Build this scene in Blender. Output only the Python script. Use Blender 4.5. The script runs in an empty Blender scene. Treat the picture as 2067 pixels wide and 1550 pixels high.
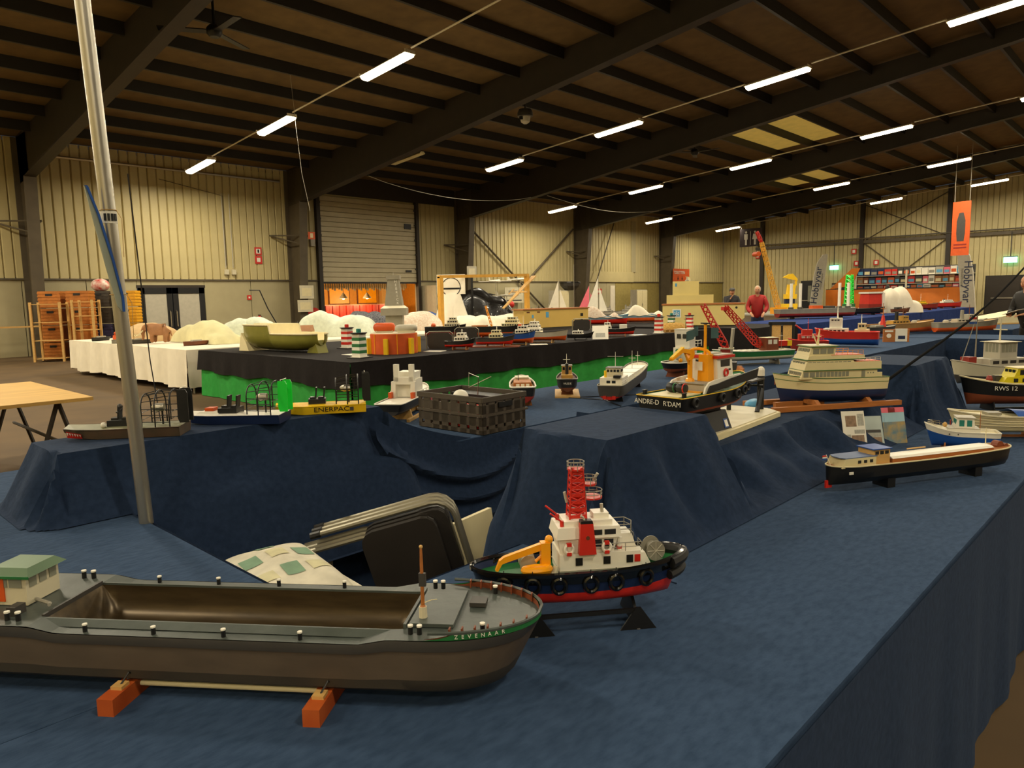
import bpy, bmesh, math, random
from mathutils import Vector, Matrix
random.seed(7)
PI = math.pi
scene = bpy.context.scene
C = scene.collection

# ---------------------------------------------------------------- camera
cam_d = bpy.data.cameras.new('camera'); cam = bpy.data.objects.new('camera', cam_d); C.objects.link(cam)
cam_d.sensor_width = 36.0; cam_d.lens = 36.0 * 1450.0 / 2067.0; cam_d.clip_start = 0.05; cam_d.clip_end = 300
CAMX = Vector((0.6877, -0.7257, -0.0194)); CAMD = Vector((-0.0992, -0.0675, -0.9928)); CAMF = Vector((0.7192, 0.6847, -0.1184))
M = Matrix.Identity(4)
for i in range(3):
    M[i][0] = CAMX[i]; M[i][1] = -CAMD[i]; M[i][2] = -CAMF[i]
M[2][3] = 1.6
cam.matrix_world = M
scene.camera = cam
# ---------------------------------------------------------------- world, exposure
w = bpy.data.worlds.new('world'); scene.world = w; w.use_nodes = True
w.node_tree.nodes['Background'].inputs[0].default_value = (0.9, 0.95, 1.0, 1)
w.node_tree.nodes['Background'].inputs[1].default_value = 0.02
scene.view_settings.view_transform = 'Standard'; scene.view_settings.look = 'None'
scene.view_settings.exposure = 0.5; scene.view_settings.gamma = 1.0
scene.view_settings.use_curve_mapping = False
cy_ = scene.cycles
cy_.max_bounces = 5; cy_.diffuse_bounces = 3; cy_.glossy_bounces = 2; cy_.transmission_bounces = 3; cy_.transparent_max_bounces = 6; cy_.caustics_reflective = False; cy_.caustics_refractive = False
LAMP_W = 215.0           # watts of one ceiling luminaire
LAMP_C = (1.0, 0.88, 0.66)

# ---------------------------------------------------------------- materials
def lin(h):
    if isinstance(h, str):
        h = h.lstrip('#'); c = [int(h[i:i+2], 16)/255 for i in (0, 2, 4)]
    else: c = h
    return tuple(x/12.92 if x <= .04045 else ((x+.055)/1.055)**2.4 for x in c)
MATS = {}
def mat(name, col, rough=.55, metal=0., var=.12, scale=8., bump=0., emit=0., alpha=1., coat=0., stretch=None, spec=.5, col2=None, trans=0., sheen=0.):
    if name in MATS: return MATS[name]
    m = bpy.data.materials.new(name); m.use_nodes = True; MATS[name] = m
    nt = m.node_tree; b = nt.nodes['Principled BSDF']
    c = lin(col)
    b.inputs['Roughness'].default_value = rough; b.inputs['Metallic'].default_value = metal
    b.inputs['Specular IOR Level'].default_value = spec
    if sheen: b.inputs['Sheen Weight'].default_value = sheen; b.inputs['Sheen Roughness'].default_value = .4; b.inputs['Sheen Tint'].default_value = (*lin('#8fa6cc'), 1)
    if coat: b.inputs['Coat Weight'].default_value = coat
    if trans: b.inputs['Transmission Weight'].default_value = trans
    b.inputs['Base Color'].default_value = (*c, 1)
    if var > 0 or bump > 0 or col2:
        tc = nt.nodes.new('ShaderNodeTexCoord'); mp = nt.nodes.new('ShaderNodeMapping')
        nt.links.new(tc.outputs['Object'], mp.inputs[0])
        if stretch: mp.inputs['Scale'].default_value = stretch
        n = nt.nodes.new('ShaderNodeTexNoise'); n.inputs['Scale'].default_value = scale; n.inputs['Detail'].default_value = 4
        nt.links.new(mp.outputs[0], n.inputs['Vector'])
        mx = nt.nodes.new('ShaderNodeMix'); mx.data_type = 'RGBA'
        a = tuple(x*(1-var) for x in c) if not col2 else c
        d = tuple(min(1, x*(1+var)) for x in c) if not col2 else lin(col2)
        mx.inputs[6].default_value = (*a, 1); mx.inputs[7].default_value = (*d, 1)
        rp = nt.nodes.new('ShaderNodeMapRange'); rp.inputs[1].default_value = .3; rp.inputs[2].default_value = .7
        nt.links.new(n.outputs[0], rp.inputs[0]); nt.links.new(rp.outputs[0], mx.inputs[0])
        nt.links.new(mx.outputs[2], b.inputs['Base Color'])
        if bump > 0:
            bp = nt.nodes.new('ShaderNodeBump'); bp.inputs['Strength'].default_value = bump; bp.inputs['Distance'].default_value = .01
            nt.links.new(n.outputs[0], bp.inputs['Height']); nt.links.new(bp.outputs[0], b.inputs['Normal'])
    if emit > 0:
        m.cycles.emission_sampling = 'NONE'
        b.inputs['Emission Color'].default_value = (*c, 1); b.inputs['Emission Strength'].default_value = emit
    if alpha < 1: b.inputs['Alpha'].default_value = alpha
    return m
def M_(n): return MATS[n]
# stuff of the place
mat('floor', '#5c4626', .85, var=.3, scale=.9, bump=.1, col2='#47351b')
mat('clad', '#bfb180', .55, var=.06, scale=2)
mat('clad_low', '#aaa07c', .6, var=.06, scale=1.5)
mat('brickwall', '#9a8a4c', .8, var=.12, scale=6)
mat('steel', '#544a38', .6, var=.15, scale=3)
mat('steel_dark', '#2c241b', .6, var=.15, scale=3)
mat('purlin', '#23211f', .6, var=.15, scale=3)
mat('roof', '#6e5833', .85, var=.16, scale=2.5)
mat('roller', '#bcb191', .5, var=.06, scale=3)
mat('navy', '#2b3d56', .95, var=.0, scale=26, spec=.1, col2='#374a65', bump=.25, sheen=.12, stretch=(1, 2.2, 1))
mat('navy_shaded', '#1d2a40', .95, var=.0, scale=40, spec=.1, col2='#25334b', bump=.2, sheen=.12)  # navy cloth again, with the shade of hanging sides put into a darker colour
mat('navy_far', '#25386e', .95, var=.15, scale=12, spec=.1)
mat('blackcloth', '#1a1616', .9, var=.2, scale=20, spec=.2)
mat('greencloth', '#2f8f3c', .85, var=.12, scale=9, spec=.2)
mat('whitecloth', '#e2d9c4', .9, var=.05, scale=5, spec=.2)
mat('black', '#121212', .45, var=.2); mat('blackgloss', '#0d0d0d', .18, var=.1, coat=.6); mat('rubber', '#161513', .6, var=.25)
mat('white', '#e9e4d4', .4, var=.04); mat('cream', '#e0d3a6', .5, var=.05); mat('offwhite', '#cfc6a8', .5, var=.06)
mat('red', '#c8281a', .4, var=.08); mat('darkred', '#8d2416', .5, var=.1); mat('orange', '#cc5216', .5, var=.1)
mat('yellow', '#f0c21a', .4, var=.06); mat('amber', '#f0a010', .35, var=.06)
mat('blue', '#1f4f9c', .4, var=.08); mat('darkblue', '#16264c', .4, var=.1); mat('lightblue', '#5aa0c8', .5, var=.08)
mat('green', '#1f6a34', .5, var=.1); mat('brightgreen', '#17d63a', .4, var=.05); mat('teal', '#1a7a70', .5, var=.08)
mat('grey', '#8a8678', .5, var=.08); mat('darkgrey', '#3d3a36', .5, var=.1); mat('lightgrey', '#b4ae9c', .5, var=.06)
mat('wood', '#a9662c', .6, var=.18, scale=6, stretch=(1, 8, 8)); mat('palewood', '#c99f5c', .6, var=.12, scale=6, stretch=(1, 8, 8)); mat('darkwood', '#6b3a1c', .6, var=.2, scale=6)
mat('ply', '#bf9850', .6, var=.12, scale=2, stretch=(1, 6, 6)); mat('brown', '#7a3c1e', .55, var=.15)
mat('metal', '#b9b4a6', .35, metal=.9, var=.06); mat('chrome', '#d8d2c2', .2, metal=1., var=.03)
mat('glassdark', '#20262a', .15, var=.05, coat=.4); mat('glasspale', '#8a8a78', .2, var=.08, coat=.3)
mat('matteblack', '#0e0d0c', .95, var=.1, spec=.05); mat('pink', '#e06a7a', .6, var=.06); mat('skin', '#c08a66', .6, var=.06); mat('hide', '#9a6a42', .7, var=.15)

# ---------------------------------------------------------------- mesh helpers
class MB:
    def __init__(s): s.v = []; s.f = []
    def add(s, vs, fs):
        o = len(s.v); s.v += [tuple(v) for v in vs]; s.f += [tuple(i+o for i in f) for f in fs]; return s
    def bx(s, x0, x1, y0, y1, z0, z1):
        return s.add([(x0,y0,z0),(x1,y0,z0),(x1,y1,z0),(x0,y1,z0),(x0,y0,z1),(x1,y0,z1),(x1,y1,z1),(x0,y1,z1)],
                     [(3,2,1,0),(4,5,6,7),(0,1,5,4),(1,2,6,5),(2,3,7,6),(3,0,4,7)])
    def hexa(s, b, t):            # bottom quad and top quad (both counter-clockwise from above)
        return s.add(list(b)+list(t), [(3,2,1,0),(4,5,6,7),(0,1,5,4),(1,2,6,5),(2,3,7,6),(3,0,4,7)])
    def taper(s, x0, x1, y0, y1, z0, z1, dx0=0, dx1=0, dy=0):   # box whose top is inset
        return s.hexa([(x0,y0,z0),(x1,y0,z0),(x1,y1,z0),(x0,y1,z0)], [(x0+dx0,y0+dy,z1),(x1-dx1,y0+dy,z1),(x1-dx1,y1-dy,z1),(x0+dx0,y1-dy,z1)])
    def prism(s, poly, a, b, ax='z'):
        n = len(poly)
        def P(p, h): return {'z': (p[0], p[1], h), 'y': (p[0], h, p[1]), 'x': (h, p[0], p[1])}[ax]
        vs = [P(p, a) for p in poly] + [P(p, b) for p in poly]
        fs = [tuple(range(n-1, -1, -1)), tuple(range(n, 2*n))] + [(i, (i+1) % n, n+(i+1) % n, n+i) for i in range(n)]
        return s.add(vs, fs)
    def tube(s, pts, r, n=6, closed=False):
        pts = [Vector(p) for p in pts]; m = len(pts)
        rs = r if isinstance(r, (list, tuple)) else [r]*m
        vs = []
        up = None
        for i, p in enumerate(pts):
            if closed: d = pts[(i+1) % m]-pts[i-1]
            else: d = pts[min(i+1, m-1)]-pts[max(i-1, 0)]
            if d.length < 1e-9: d = Vector((0, 0, 1))
            d.normalize()
            if up is None or abs(d.dot(up)) > .99:
                up = Vector((0, 0, 1)) if abs(d.z) < .9 else Vector((1, 0, 0))
            a = d.cross(up).normalized(); b = a.cross(d).normalized()
            up = b
            for k in range(n):
                t = 2*PI*k/n; vs.append(p + rs[i]*(math.cos(t)*a + math.sin(t)*b))
        fs = []
        for i in range(m if closed else m-1):
            j = (i+1) % m
            for k in range(n):
                l = (k+1) % n; fs.append((i*n+k, i*n+l, j*n+l, j*n+k))
        if not closed: fs += [tuple(range(n-1, -1, -1)), tuple((m-1)*n+k for k in range(n))]
        return s.add(vs, fs)
    def lathe(s, prof, n=16, c=(0, 0, 0), ax='z'):
        vs = []; m = len(prof)
        for r, h in prof:
            for k in range(n):
                t = 2*PI*k/n; q = (r*math.cos(t), r*math.sin(t), h)
                if ax == 'x': q = (q[2], q[0], q[1])
                if ax == 'y': q = (q[0], q[2], q[1])
                vs.append((q[0]+c[0], q[1]+c[1], q[2]+c[2]))
        fs = []
        for i in range(m-1):
            for k in range(n):
                l = (k+1) % n; fs.append((i*n+k, i*n+l, (i+1)*n+l, (i+1)*n+k))
        fs += [tuple(range(n-1, -1, -1)), tuple((m-1)*n+k for k in range(n))]
        return s.add(vs, fs)
    def torus(s, c, R, r, ax='z', n=16, k=6, sx=1., sy=1.):
        pts = []
        for i in range(n):
            t = 2*PI*i/n; a, b = R*math.cos(t)*sx, R*math.sin(t)*sy
            q = {'z': (a, b, 0), 'y': (a, 0, b), 'x': (0, a, b)}[ax]; pts.append((q[0]+c[0], q[1]+c[1], q[2]+c[2]))
        return s.tube(pts, r, k, closed=True)
    def loft(s, rings, cap=True, closed=True):
        n = len(rings[0]); m = len(rings)
        vs = [p for r in rings for p in r]; fs = []
        for i in range(m-1):
            for k in range(n if closed else n-1):
                l = (k+1) % n; fs.append((i*n+k, i*n+l, (i+1)*n+l, (i+1)*n+k))
        if cap and closed: fs += [tuple(range(n-1, -1, -1)), tuple((m-1)*n+k for k in range(n))]
        return s.add(vs, fs)
    def grid(s, fn, nu, nv):
        vs = [fn(i/nu, j/nv) for i in range(nu+1) for j in range(nv+1)]
        fs = [(i*(nv+1)+j, (i+1)*(nv+1)+j, (i+1)*(nv+1)+j+1, i*(nv+1)+j+1) for i in range(nu) for j in range(nv)]
        return s.add(vs, fs)
    def ball(s, c, r, n=10, sz=(1, 1, 1)):
        rings = []
        for i in range(1, n):
            t = PI*i/n - PI/2
            rings.append([(c[0]+sz[0]*r*math.cos(t)*math.cos(2*PI*k/n/1.), c[1]+sz[1]*r*math.cos(t)*math.sin(2*PI*k/n/1.), c[2]+sz[2]*r*math.sin(t)) for k in range(n)])
        return s.loft(rings)
    def mesh(s, name, m, smooth=False):
        me = bpy.data.meshes.new(name); me.from_pydata(s.v, [], s.f); me.validate()
        if smooth:
            for p in me.polygons: p.use_smooth = True
        bm = bmesh.new(); bm.from_mesh(me); bmesh.ops.recalc_face_normals(bm, faces=bm.faces)
        if smooth:
            for e in bm.edges:
                if len(e.link_faces) == 2 and e.calc_face_angle(0) > .7: e.smooth = False
        bm.to_mesh(me); bm.free()
        me.materials.append(MATS[m] if isinstance(m, str) else m)
        return me
    def build(s, name, m, parent=None, smooth=False, loc=None, rot=None):
        return link(name, s.mesh(name, m, smooth), parent, loc, rot)
def link(name, me, parent=None, loc=None, rot=None):
    o = bpy.data.objects.new(name, me); C.objects.link(o)
    if parent: o.parent = parent
    if loc is not None: o.location = loc
    if rot is not None: o.rotation_euler = rot
    return o
def tag(o, label, cat, group=None):
    o['label'] = label; o['category'] = cat
    if group: o['group'] = group
    return o
def thing(name, label, cat, loc=(0, 0, 0), rz=0, group=None, sc=None):
    o = bpy.data.objects.new(name, None); C.objects.link(o); o.empty_display_size = .1
    o.location = loc; o.rotation_euler = (0, 0, rz)
    if sc: o.scale = (sc, sc, sc)
    return tag(o, label, cat, group)
def struct(o): o['kind'] = 'structure'; return o
def stuff(o): o['kind'] = 'stuff'; return o
def dup(o, loc=None, rz=None, label=None, parent=None):
    c = o.copy(); C.objects.link(c); c.parent = parent
    if loc is not None: c.location = loc
    if rz is not None: c.rotation_euler = (0, 0, rz)
    if label: c['label'] = label
    for ch in o.children: dup(ch, parent=c)
    return c
TXT = {}
def text(s, size, m, parent, loc, rot, name='lettering', depth=.0006, align='CENTER', sx=1.):
    key = (s, round(size, 5), str(m), align, sx)
    if key not in TXT:
        cu = bpy.data.curves.new('lettering', 'FONT'); cu.body = s; cu.size = size; cu.align_x = align; cu.align_y = 'CENTER'; cu.extrude = depth; cu.resolution_u = 3
        t = bpy.data.objects.new('tmp', cu); C.objects.link(t)
        dg = bpy.context.evaluated_depsgraph_get(); me = bpy.data.meshes.new_from_object(t.evaluated_get(dg))
        bpy.data.objects.remove(t); bpy.data.curves.remove(cu)
        if sx != 1.:
            for v in me.vertices: v.co.x *= sx
        me.materials.clear(); me.materials.append(MATS[m] if isinstance(m, str) else m); TXT[key] = me
    return link(name, TXT[key], parent, loc, rot)

# ---------------------------------------------------------------- the hall
EAVE = 7.1; SL = .085; WL = 28.0; XE = 54.4; XN = -9.0; WR = -28.0
def roofz(y): return EAVE + SL*(WL-abs(y))
fl = struct(MB().bx(XN-.3, XE+.3, WR-.3, WL+9, -.2, 0).build('floor', 'floor'))
# roof
o = MB()
for a, b in ((WL+.1, 0), (0, WR-.1)):
    y0, y1 = (a, b)
    o.hexa([(XN,y1,roofz(y1)),(XE,y1,roofz(y1)),(XE,y0,roofz(y0)),(XN,y0,roofz(y0))], [(XN,y1,roofz(y1)+.15),(XE,y1,roofz(y1)+.15),(XE,y0,roofz(y0)+.15),(XN,y0,roofz(y0)+.15)])
ceil = struct(o.build('ceiling', 'roof'))
FRX = [-3.2, 6.45, 16.0, 25.5, 35.3, 45.0]
# purlins, one bar per bay
pm = MB().bx(0, 9.7, -.04, .04, -.3, 0).mesh('purlin', 'purlin')
ys = [28-1.75-1.65*i for i in range(16)]
for k, fx in enumerate([-9.0]+FRX):
    L = (FRX+[XE])[k]-fx
    for y in ys + [-y for y in ys[:]]:
        p = link('purlin', pm, ceil, (fx, y, roofz(y))); p.scale[0] = L/9.7
# lit patch of the roof, put in as panels with their own faint glow
mat('roof_glow', '#c8a850', .6, var=.1, scale=3, emit=.22)
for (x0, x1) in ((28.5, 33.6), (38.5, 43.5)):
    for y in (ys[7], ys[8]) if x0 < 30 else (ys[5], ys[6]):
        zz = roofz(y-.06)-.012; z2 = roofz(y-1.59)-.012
        MB().hexa([(x0,y-1.59,z2-.01),(x1,y-1.59,z2-.01),(x1,y-.06,zz-.01),(x0,y-.06,zz-.01)], [(x0,y-1.59,z2),(x1,y-1.59,z2),(x1,y-.06,zz),(x0,y-.06,zz)]).build('roof_glow_panel', 'roof_glow', ceil)
# portal frames
def rafter_mesh():
    b = MB()
    def bot(y): return 5.7+.127*(26.9-y) if y > 3 else min(8.75, 5.7+.127*23.9)
    top = [(WL, EAVE-.02), (0, roofz(0)-.05)]
    yy = [26.9, 20, 12, 3, 0]
    web = [(y, bot(y)) for y in yy] + [(0, roofz(0)-.05), (WL, EAVE-.02), (WL, 5.6)]
    for s in (1, -1):
        b.prism([(p[0]*s, p[1]) for p in web], -.02, .02, 'x')
        for i in range(4):       # bottom flange
            a, c = yy[i], yy[i+1]
            b.hexa([(-.16,a*s,bot(a)-.03),(.16,a*s,bot(a)-.03),(.16,c*s,bot(c)-.03),(-.16,c*s,bot(c)-.03)], [(-.16,a*s,bot(a)),(.16,a*s,bot(a)),(.16,c*s,bot(c)),(-.16,c*s,bot(c))])
    return b.mesh('rafter', 'steel_dark')
def column_mesh():
    b = MB()
    b.prism([(28, 0), (28, 7.05), (26.85, 7.05), (26.85, 5.65), (27.3, 0)], -.02, .02, 'x')
    b.hexa([(-.18,27.27,0),(.18,27.27,0),(.18,27.3,0),(-.18,27.3,0)], [(-.18,26.82,5.7),(.18,26.82,5.7),(.18,26.85,5.7),(-.18,26.85,5.7)])
    b.bx(-.18, .18, 27.95, 28.0, 0, 7.05)
    return b.mesh('column', 'steel')
rm = rafter_mesh(); cm = column_mesh()
for x in FRX: link('rafter', rm, ceil, (x, 0, 0))
# left wall: lower panels with the openings, upper ribbed cladding
DOORS = [(9.75, 12.2, 2.31), (17.35, 22.7, 2.47+0), (45.9, 47.1, 2.3)]
wl = struct(MB().bx(XN, XE, WL+.06, WL+.1, 2.6, 6.95).build('wall_left', 'clad'))
for x in FRX: link('column', cm, wl, (x, 0, 0))
def lowseg(a, b, mt='clad_low'):
    x = a
    while x < b-.01:
        e = min(b, x+1.9); MB().bx(x+.012, e-.012, WL, WL+.12, 0, 2.53).build('wall_panel', mt, wl); x = e
lowseg(XN, 9.75); lowseg(12.2, 17.35); lowseg(22.7, 35.3); lowseg(36.6, 39.5, 'clad_low'); lowseg(39.5, 45.9, 'brickwall'); lowseg(47.1, XE, 'brickwall')
MB().bx(9.75, 12.2, WL, WL+.12, 2.31, 2.53).build('wall_panel', 'clad_low', wl)
MB().bx(45.9, 47.1, WL, WL+.12, 2.3, 2.53).build('wall_panel', 'brickwall', wl)
MB().bx(XN, 17.2, WL-.06, WL, 2.5, 2.56).build('rail', 'steel', wl); MB().bx(22.9, XE, WL-.06, WL, 2.5, 2.56).build('rail', 'steel', wl)
def rib(h):
    b = MB(); pr = [(0, 0), (.02, .036), (.225, .036), (.245, 0)]
    return b.prism([(p[0], -p[1]) for p in pr] + [(.25, .03), (0, .03)], 0, h, 'z')
ribm = rib(4.5).mesh('cladding_panel', 'clad')
PW = .31
x = XN+.2
while x < XE-.2:
    if not (17.2 < x+PW/2 < 22.9):
        p = link('cladding_panel', ribm, wl, (x, WL+.03, 2.56)); p.scale[0] = PW/.265
    x += PW
for x0, x1 in ((16.2, 17.2), (22.9, 25.3)): pass
# end wall
we = MB().prism([(WL, 0), (WL, EAVE-.05), (0, roofz(0)-.05), (WR, EAVE-.05), (WR, 0)], XE+.05, XE+.15, 'x')
we = struct(we.build('wall_back', 'clad'))
y = WL-.3; heights = {}
while y > -8:
    h = roofz(y)-.1
    b = MB().prism([(-.03, 0), (-.03, .26), (0, .30), (.03, .30), (.03, 0)], 0, h, 'z'); b.build('cladding_panel', 'clad', we, loc=(XE, y-.3, 0)); y -= .31
wn = struct(MB().prism([(WL, 0), (WL, EAVE), (0, roofz(0)), (WR, EAVE), (WR, 0)], XN-.15, XN-.05, 'x').build('wall_front', 'clad'))
wr = struct(MB().bx(XN, XE, WR-.1, WR, 0, EAVE).build('wall_right', 'clad'))
for y in (24.65, 17.4, 12.05, 5.5):
    MB().bx(XE-.3, XE-.04, y-.13, y+.13, 0, roofz(y)-.1).build('column', 'steel_dark', we)
MB().bx(XE-.22, XE-.05, 0, 25.2, 4.95, 5.15).build('girt', 'steel', we)
MB().tube([(XE-.3, 25.1, 5.28), (XE-.3, 0, 5.28)], .05).build('pipe', 'metal', we)
for a, b in (((17.3, .8), (12.1, 5.0)), ((12.1, .8), (17.3, 5.0)), ((17.3, 5.1), (12.1, 8.0)), ((12.1, 5.1), (17.3, 7.6))):
    MB().tube([(XE-.12, a[0], a[1]), (XE-.12, b[0], b[1])], .035).build('brace', 'steel', we)
# diagonal braces and thin pipes on the left wall
for (xa, za), (xb, zb) in (((25.9, 5.6), (33.2, .2)), ((34.9, 5.7), (27.5, .2))):
    MB().tube([(xa, WL-.15, za), (xb, WL-.15, zb)], .055).build('brace', 'steel', wl)
MB().tube([(36.6, 27.5, 2.2), (39, 27.7, 6.4)], .04).build('brace', 'steel', wl)
# small angle brackets on the column faces
for x in FRX[1:]:
    b = MB(); b.tube([(x-1.0, 27.9, 4.35), (x+.25, 27.0, 4.35)], .03); b.tube([(x-1.0, 27.9, 4.35), (x-.15, 27.05, 4.0), (x+.25, 27.0, 4.35)], .03); b.build('bracket', 'steel', wl)
MB().tube([(7, WL-.25, 6.55), (15.5, WL-.25, 6.55)], .05).build('pipe', 'metal', wl)
# recess beside the third bay: a blocked-up door with a pale lintel panel
MB().bx(36.5, 41.5, WL-.08, WL+.02, 2.53, 3.2).build('lintel', 'clad', wl)
for x in (41.3,): MB().bx(x, x+.5, WL-.06, WL, 3.2, 6.6).build('trim_board', 'clad_low', wl)

# double door, left
d1 = struct(MB().bx(9.72, 12.23, WL-.02, WL+.06, 2.24, 2.34).build('door_1', 'steel_dark'))
for k, (a, b) in enumerate(((9.78, 10.95), (10.98, 12.17))):
    l = MB(); l.bx(a, a+.2, WL-.05, WL+.02, 0, 2.24); l.bx(b-.2, b, WL-.05, WL+.02, 0, 2.24); l.bx(a, b, WL-.05, WL+.02, 2.02, 2.24); l.bx(a, b, WL-.05, WL+.02, 0, .25)
    lf = l.build('door_leaf', 'black', d1)
    MB().bx(a+.2, b-.2, WL-.03, WL, .25, 2.02).build('pane', 'lightgrey', lf)
    hx = b-.12 if k == 0 else a+.08
    MB().tube([(hx, WL-.05, .75), (hx, WL-.12, .8), (hx, WL-.12, 1.35), (hx, WL-.05, 1.4)], .02).build('door_handle', 'chrome', lf)
# sectional roller door, half raised
d2 = struct(MB().bx(16.2, 25.3, WL-.1, WL+.05, 6.3, 7.14).build('door_2', 'steel_dark'))
MB().bx(17.2, 17.38, WL-.2, WL, 0, 6.3).build('guide_rail', 'steel_dark', d2); MB().bx(22.68, 22.85, WL-.2, WL, 0, 6.3).build('guide_rail', 'steel_dark', d2)
n = 17; hh = (6.2-2.47)/n
sm = MB().prism([(0, 0), (.012, -.02), (.025, -.04), (hh-.025, -.04), (hh-.012, -.02), (hh, 0)], 0, 5.28, 'x').v
for i in range(n):
    z0 = 2.47+i*hh
    MB().prism([(WL-.06, z0+.004), (WL-.085, z0+.014), (WL-.085, z0+hh-.014), (WL-.06, z0+hh-.004)], 17.4, 22.66, 'x').build('door_slat', 'roller', d2)
MB().bx(17.4, 22.66, WL-.11, WL-.05, 2.4, 2.475).build('bottom_seal', 'black', d2)
MB().bx(22.0, 22.4, WL-.13, WL-.1, 5.0, 5.25).build('vent', 'black', d2); MB().bx(22.0, 22.35, WL-.13, WL-.1, 2.95, 3.05).build('handle_plate', 'black', d2)
for z in (5.9, 5.2, 4.5, 3.8, 3.1): 
    for x in (17.38, 22.62): MB().bx(x-.02, x+.06, WL-.14, WL-.1, z-.04, z+.04).build('hinge', 'darkgrey', d2)
MB().bx(12.6, 17.2, WL+.03, WL+.06, 6.9, 7.0).build('flashing', 'steel', wl)
# end wall doors
d3 = struct(MB().bx(XE-.07, XE-.03, 20.7, 21.65, 0, 2.48).build('door_3', 'black'))
MB().bx(XE-.09, XE-.07, 20.85, 21.1, .9, 2.1).build('pane', 'glasspale', d3); MB().bx(XE-.12, XE-.08, 20.75, 21.6, .98, 1.05).build('push_bar', 'metal', d3)
d4 = struct(MB().bx(XE-.07, XE-.03, 5.9, 9.9, 0, 2.44).build('door_4', 'black'))
for a, b in ((8.05, 9.85), (6.0, 7.95)):
    lf = MB().bx(XE-.11, XE-.07, a, b, .02, 2.4).build('door_leaf', 'steel_dark', d4); MB().bx(XE-.15, XE-.11, a+.3, b-.3, .98, 1.06).build('push_bar', 'metal', lf)
# lit side door beyond the last column (daylight outside)
d5 = struct(MB().bx(45.88, 45.95, WL-.02, WL+.14, 0, 2.3).build('door_5', 'offwhite'))
MB().bx(47.05, 47.12, WL-.02, WL+.14, 0, 2.3).build('door_jamb', 'offwhite', d5); MB().bx(45.95, 47.05, WL-.02, WL+.14, 2.24, 2.3).build('door_head', 'offwhite', d5)
mat('daylight', '#dfe8ff', .5, var=0, emit=2.5)
MB().bx(45.95, 47.05, WL+.3, WL+.32, 0, 2.24).build('daylight_pane', 'daylight', d5)
# dark doorway with curtains in bay 4
d6 = struct(MB().bx(36.6, 36.68, WL-.02, WL+.1, 0, 2.4).build('door_6', 'offwhite'))
MB().bx(36.68, 39.4, WL+.06, WL+.1, 0, 2.4).build('door_opening', 'black', d6)
MB().bx(38.9, 39.4, WL-.04, WL+.02, 0, 2.3).build('door_curtain', 'whitecloth', d6)

# ---------------------------------------------------------------- ceiling luminaires, hung in rows that climb with the roof
mat('tube', (1, .93, .78), .5, var=0, emit=9.0)
mat('lamp_shell', '#d8d0bc', .5, var=.03)
LY = [24.9, 19.7, 14.4, 9.0, 3.9]
def lamp(x, y, z, label, lit=True):
    t = thing('ceiling_luminaire', label, 'ceiling lamp', (x, y, z), 0, 'luminaires hung in rows under the roof')
    t.rotation_euler = (-math.atan(SL), 0, 0)
    if 'lm' not in TXT:
        h = MB().prism([(-.15, -.01), (-.07, .07), (.07, .07), (.15, -.01), (.14, -.01), (.065, .055), (-.065, .055), (-.14, -.01)], -.9, .9, 'y')
        h.bx(-.15, .15, -.92, -.9, -.01, .07); h.bx(-.15, .15, .9, .92, -.01, .07)
        TXT['lm'] = (h.mesh('housing', 'lamp_shell'), MB().prism([(-.145, .0), (-.12, -.06), (-.07, -.085), (.07, -.085), (.12, -.06), (.145, 0)], -.88, .88, 'y').mesh('diffuser', 'tube'))
    link('housing', TXT['lm'][0], t)
    link('diffuser', TXT['lm'][1], t)
    ld = TXT.get('ld')
    if ld is None:
        ld = bpy.data.lights.new('luminaire_light', 'AREA'); ld.shape = 'RECTANGLE'; ld.size = .25; ld.size_y = 1.72; ld.energy = LAMP_W; ld.color = LAMP_C; TXT['ld'] = ld
    l = bpy.data.objects.new('luminaire_light', ld); C.objects.link(l); l.parent = t; l.location = (0, 0, -.095)
    return t
def lz(y): return 6.28 + .0835*(24.9-abs(y))
ROWS = [(11.0, 'first row'), (20.5, 'second row'), (30.3, 'third row'), (39.8, 'fourth row'), (49.0, 'fifth row by the end wall')]
ORD = ['lowest lamp at the wall end', 'second lamp from the wall end', 'third lamp from the wall end', 'fourth lamp from the wall end', 'fifth lamp from the wall end']
SKIP = {(20.5, 24.9), (39.8, 19.7), (49.0, 19.7)}
for rx, rl in ROWS + [(1.4, 'row overhead'), (-6.5, 'row behind')]:
    for i, y in enumerate(LY + [-3.9, -9.0, -14.4]):
        if (rx, y) in SKIP or (rx == 1.4 and y in (3.9, -9.0, -14.4)): continue
        if rx < 5: lab = 'hanging strip luminaire of a row above the viewer, outside the photo'
        elif i > 4: lab = 'hanging strip luminaire of the far roof slope, outside the photo'
        else: lab = 'lit strip luminaire, %s, %s' % (ORD[i], rl)
        lamp(rx, y, lz(y), lab)
    if rx > 5:
        ends = [y for y in LY if (rx, y) not in SKIP or rx != 20.5]
        tr = thing('conduit', 'thin pale conduit between the lamps of the ' + rl, 'conduit', (rx, 0, 0))
        for ya, yb in zip(ends[:-1], ends[1:]): MB().tube([(0, ya-.95, lz(ya-.95)+.1), (0, yb+.95, lz(yb+.95)+.1)], .025, 4).build('conduit_pipe', 'lamp_shell', tr)
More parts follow.
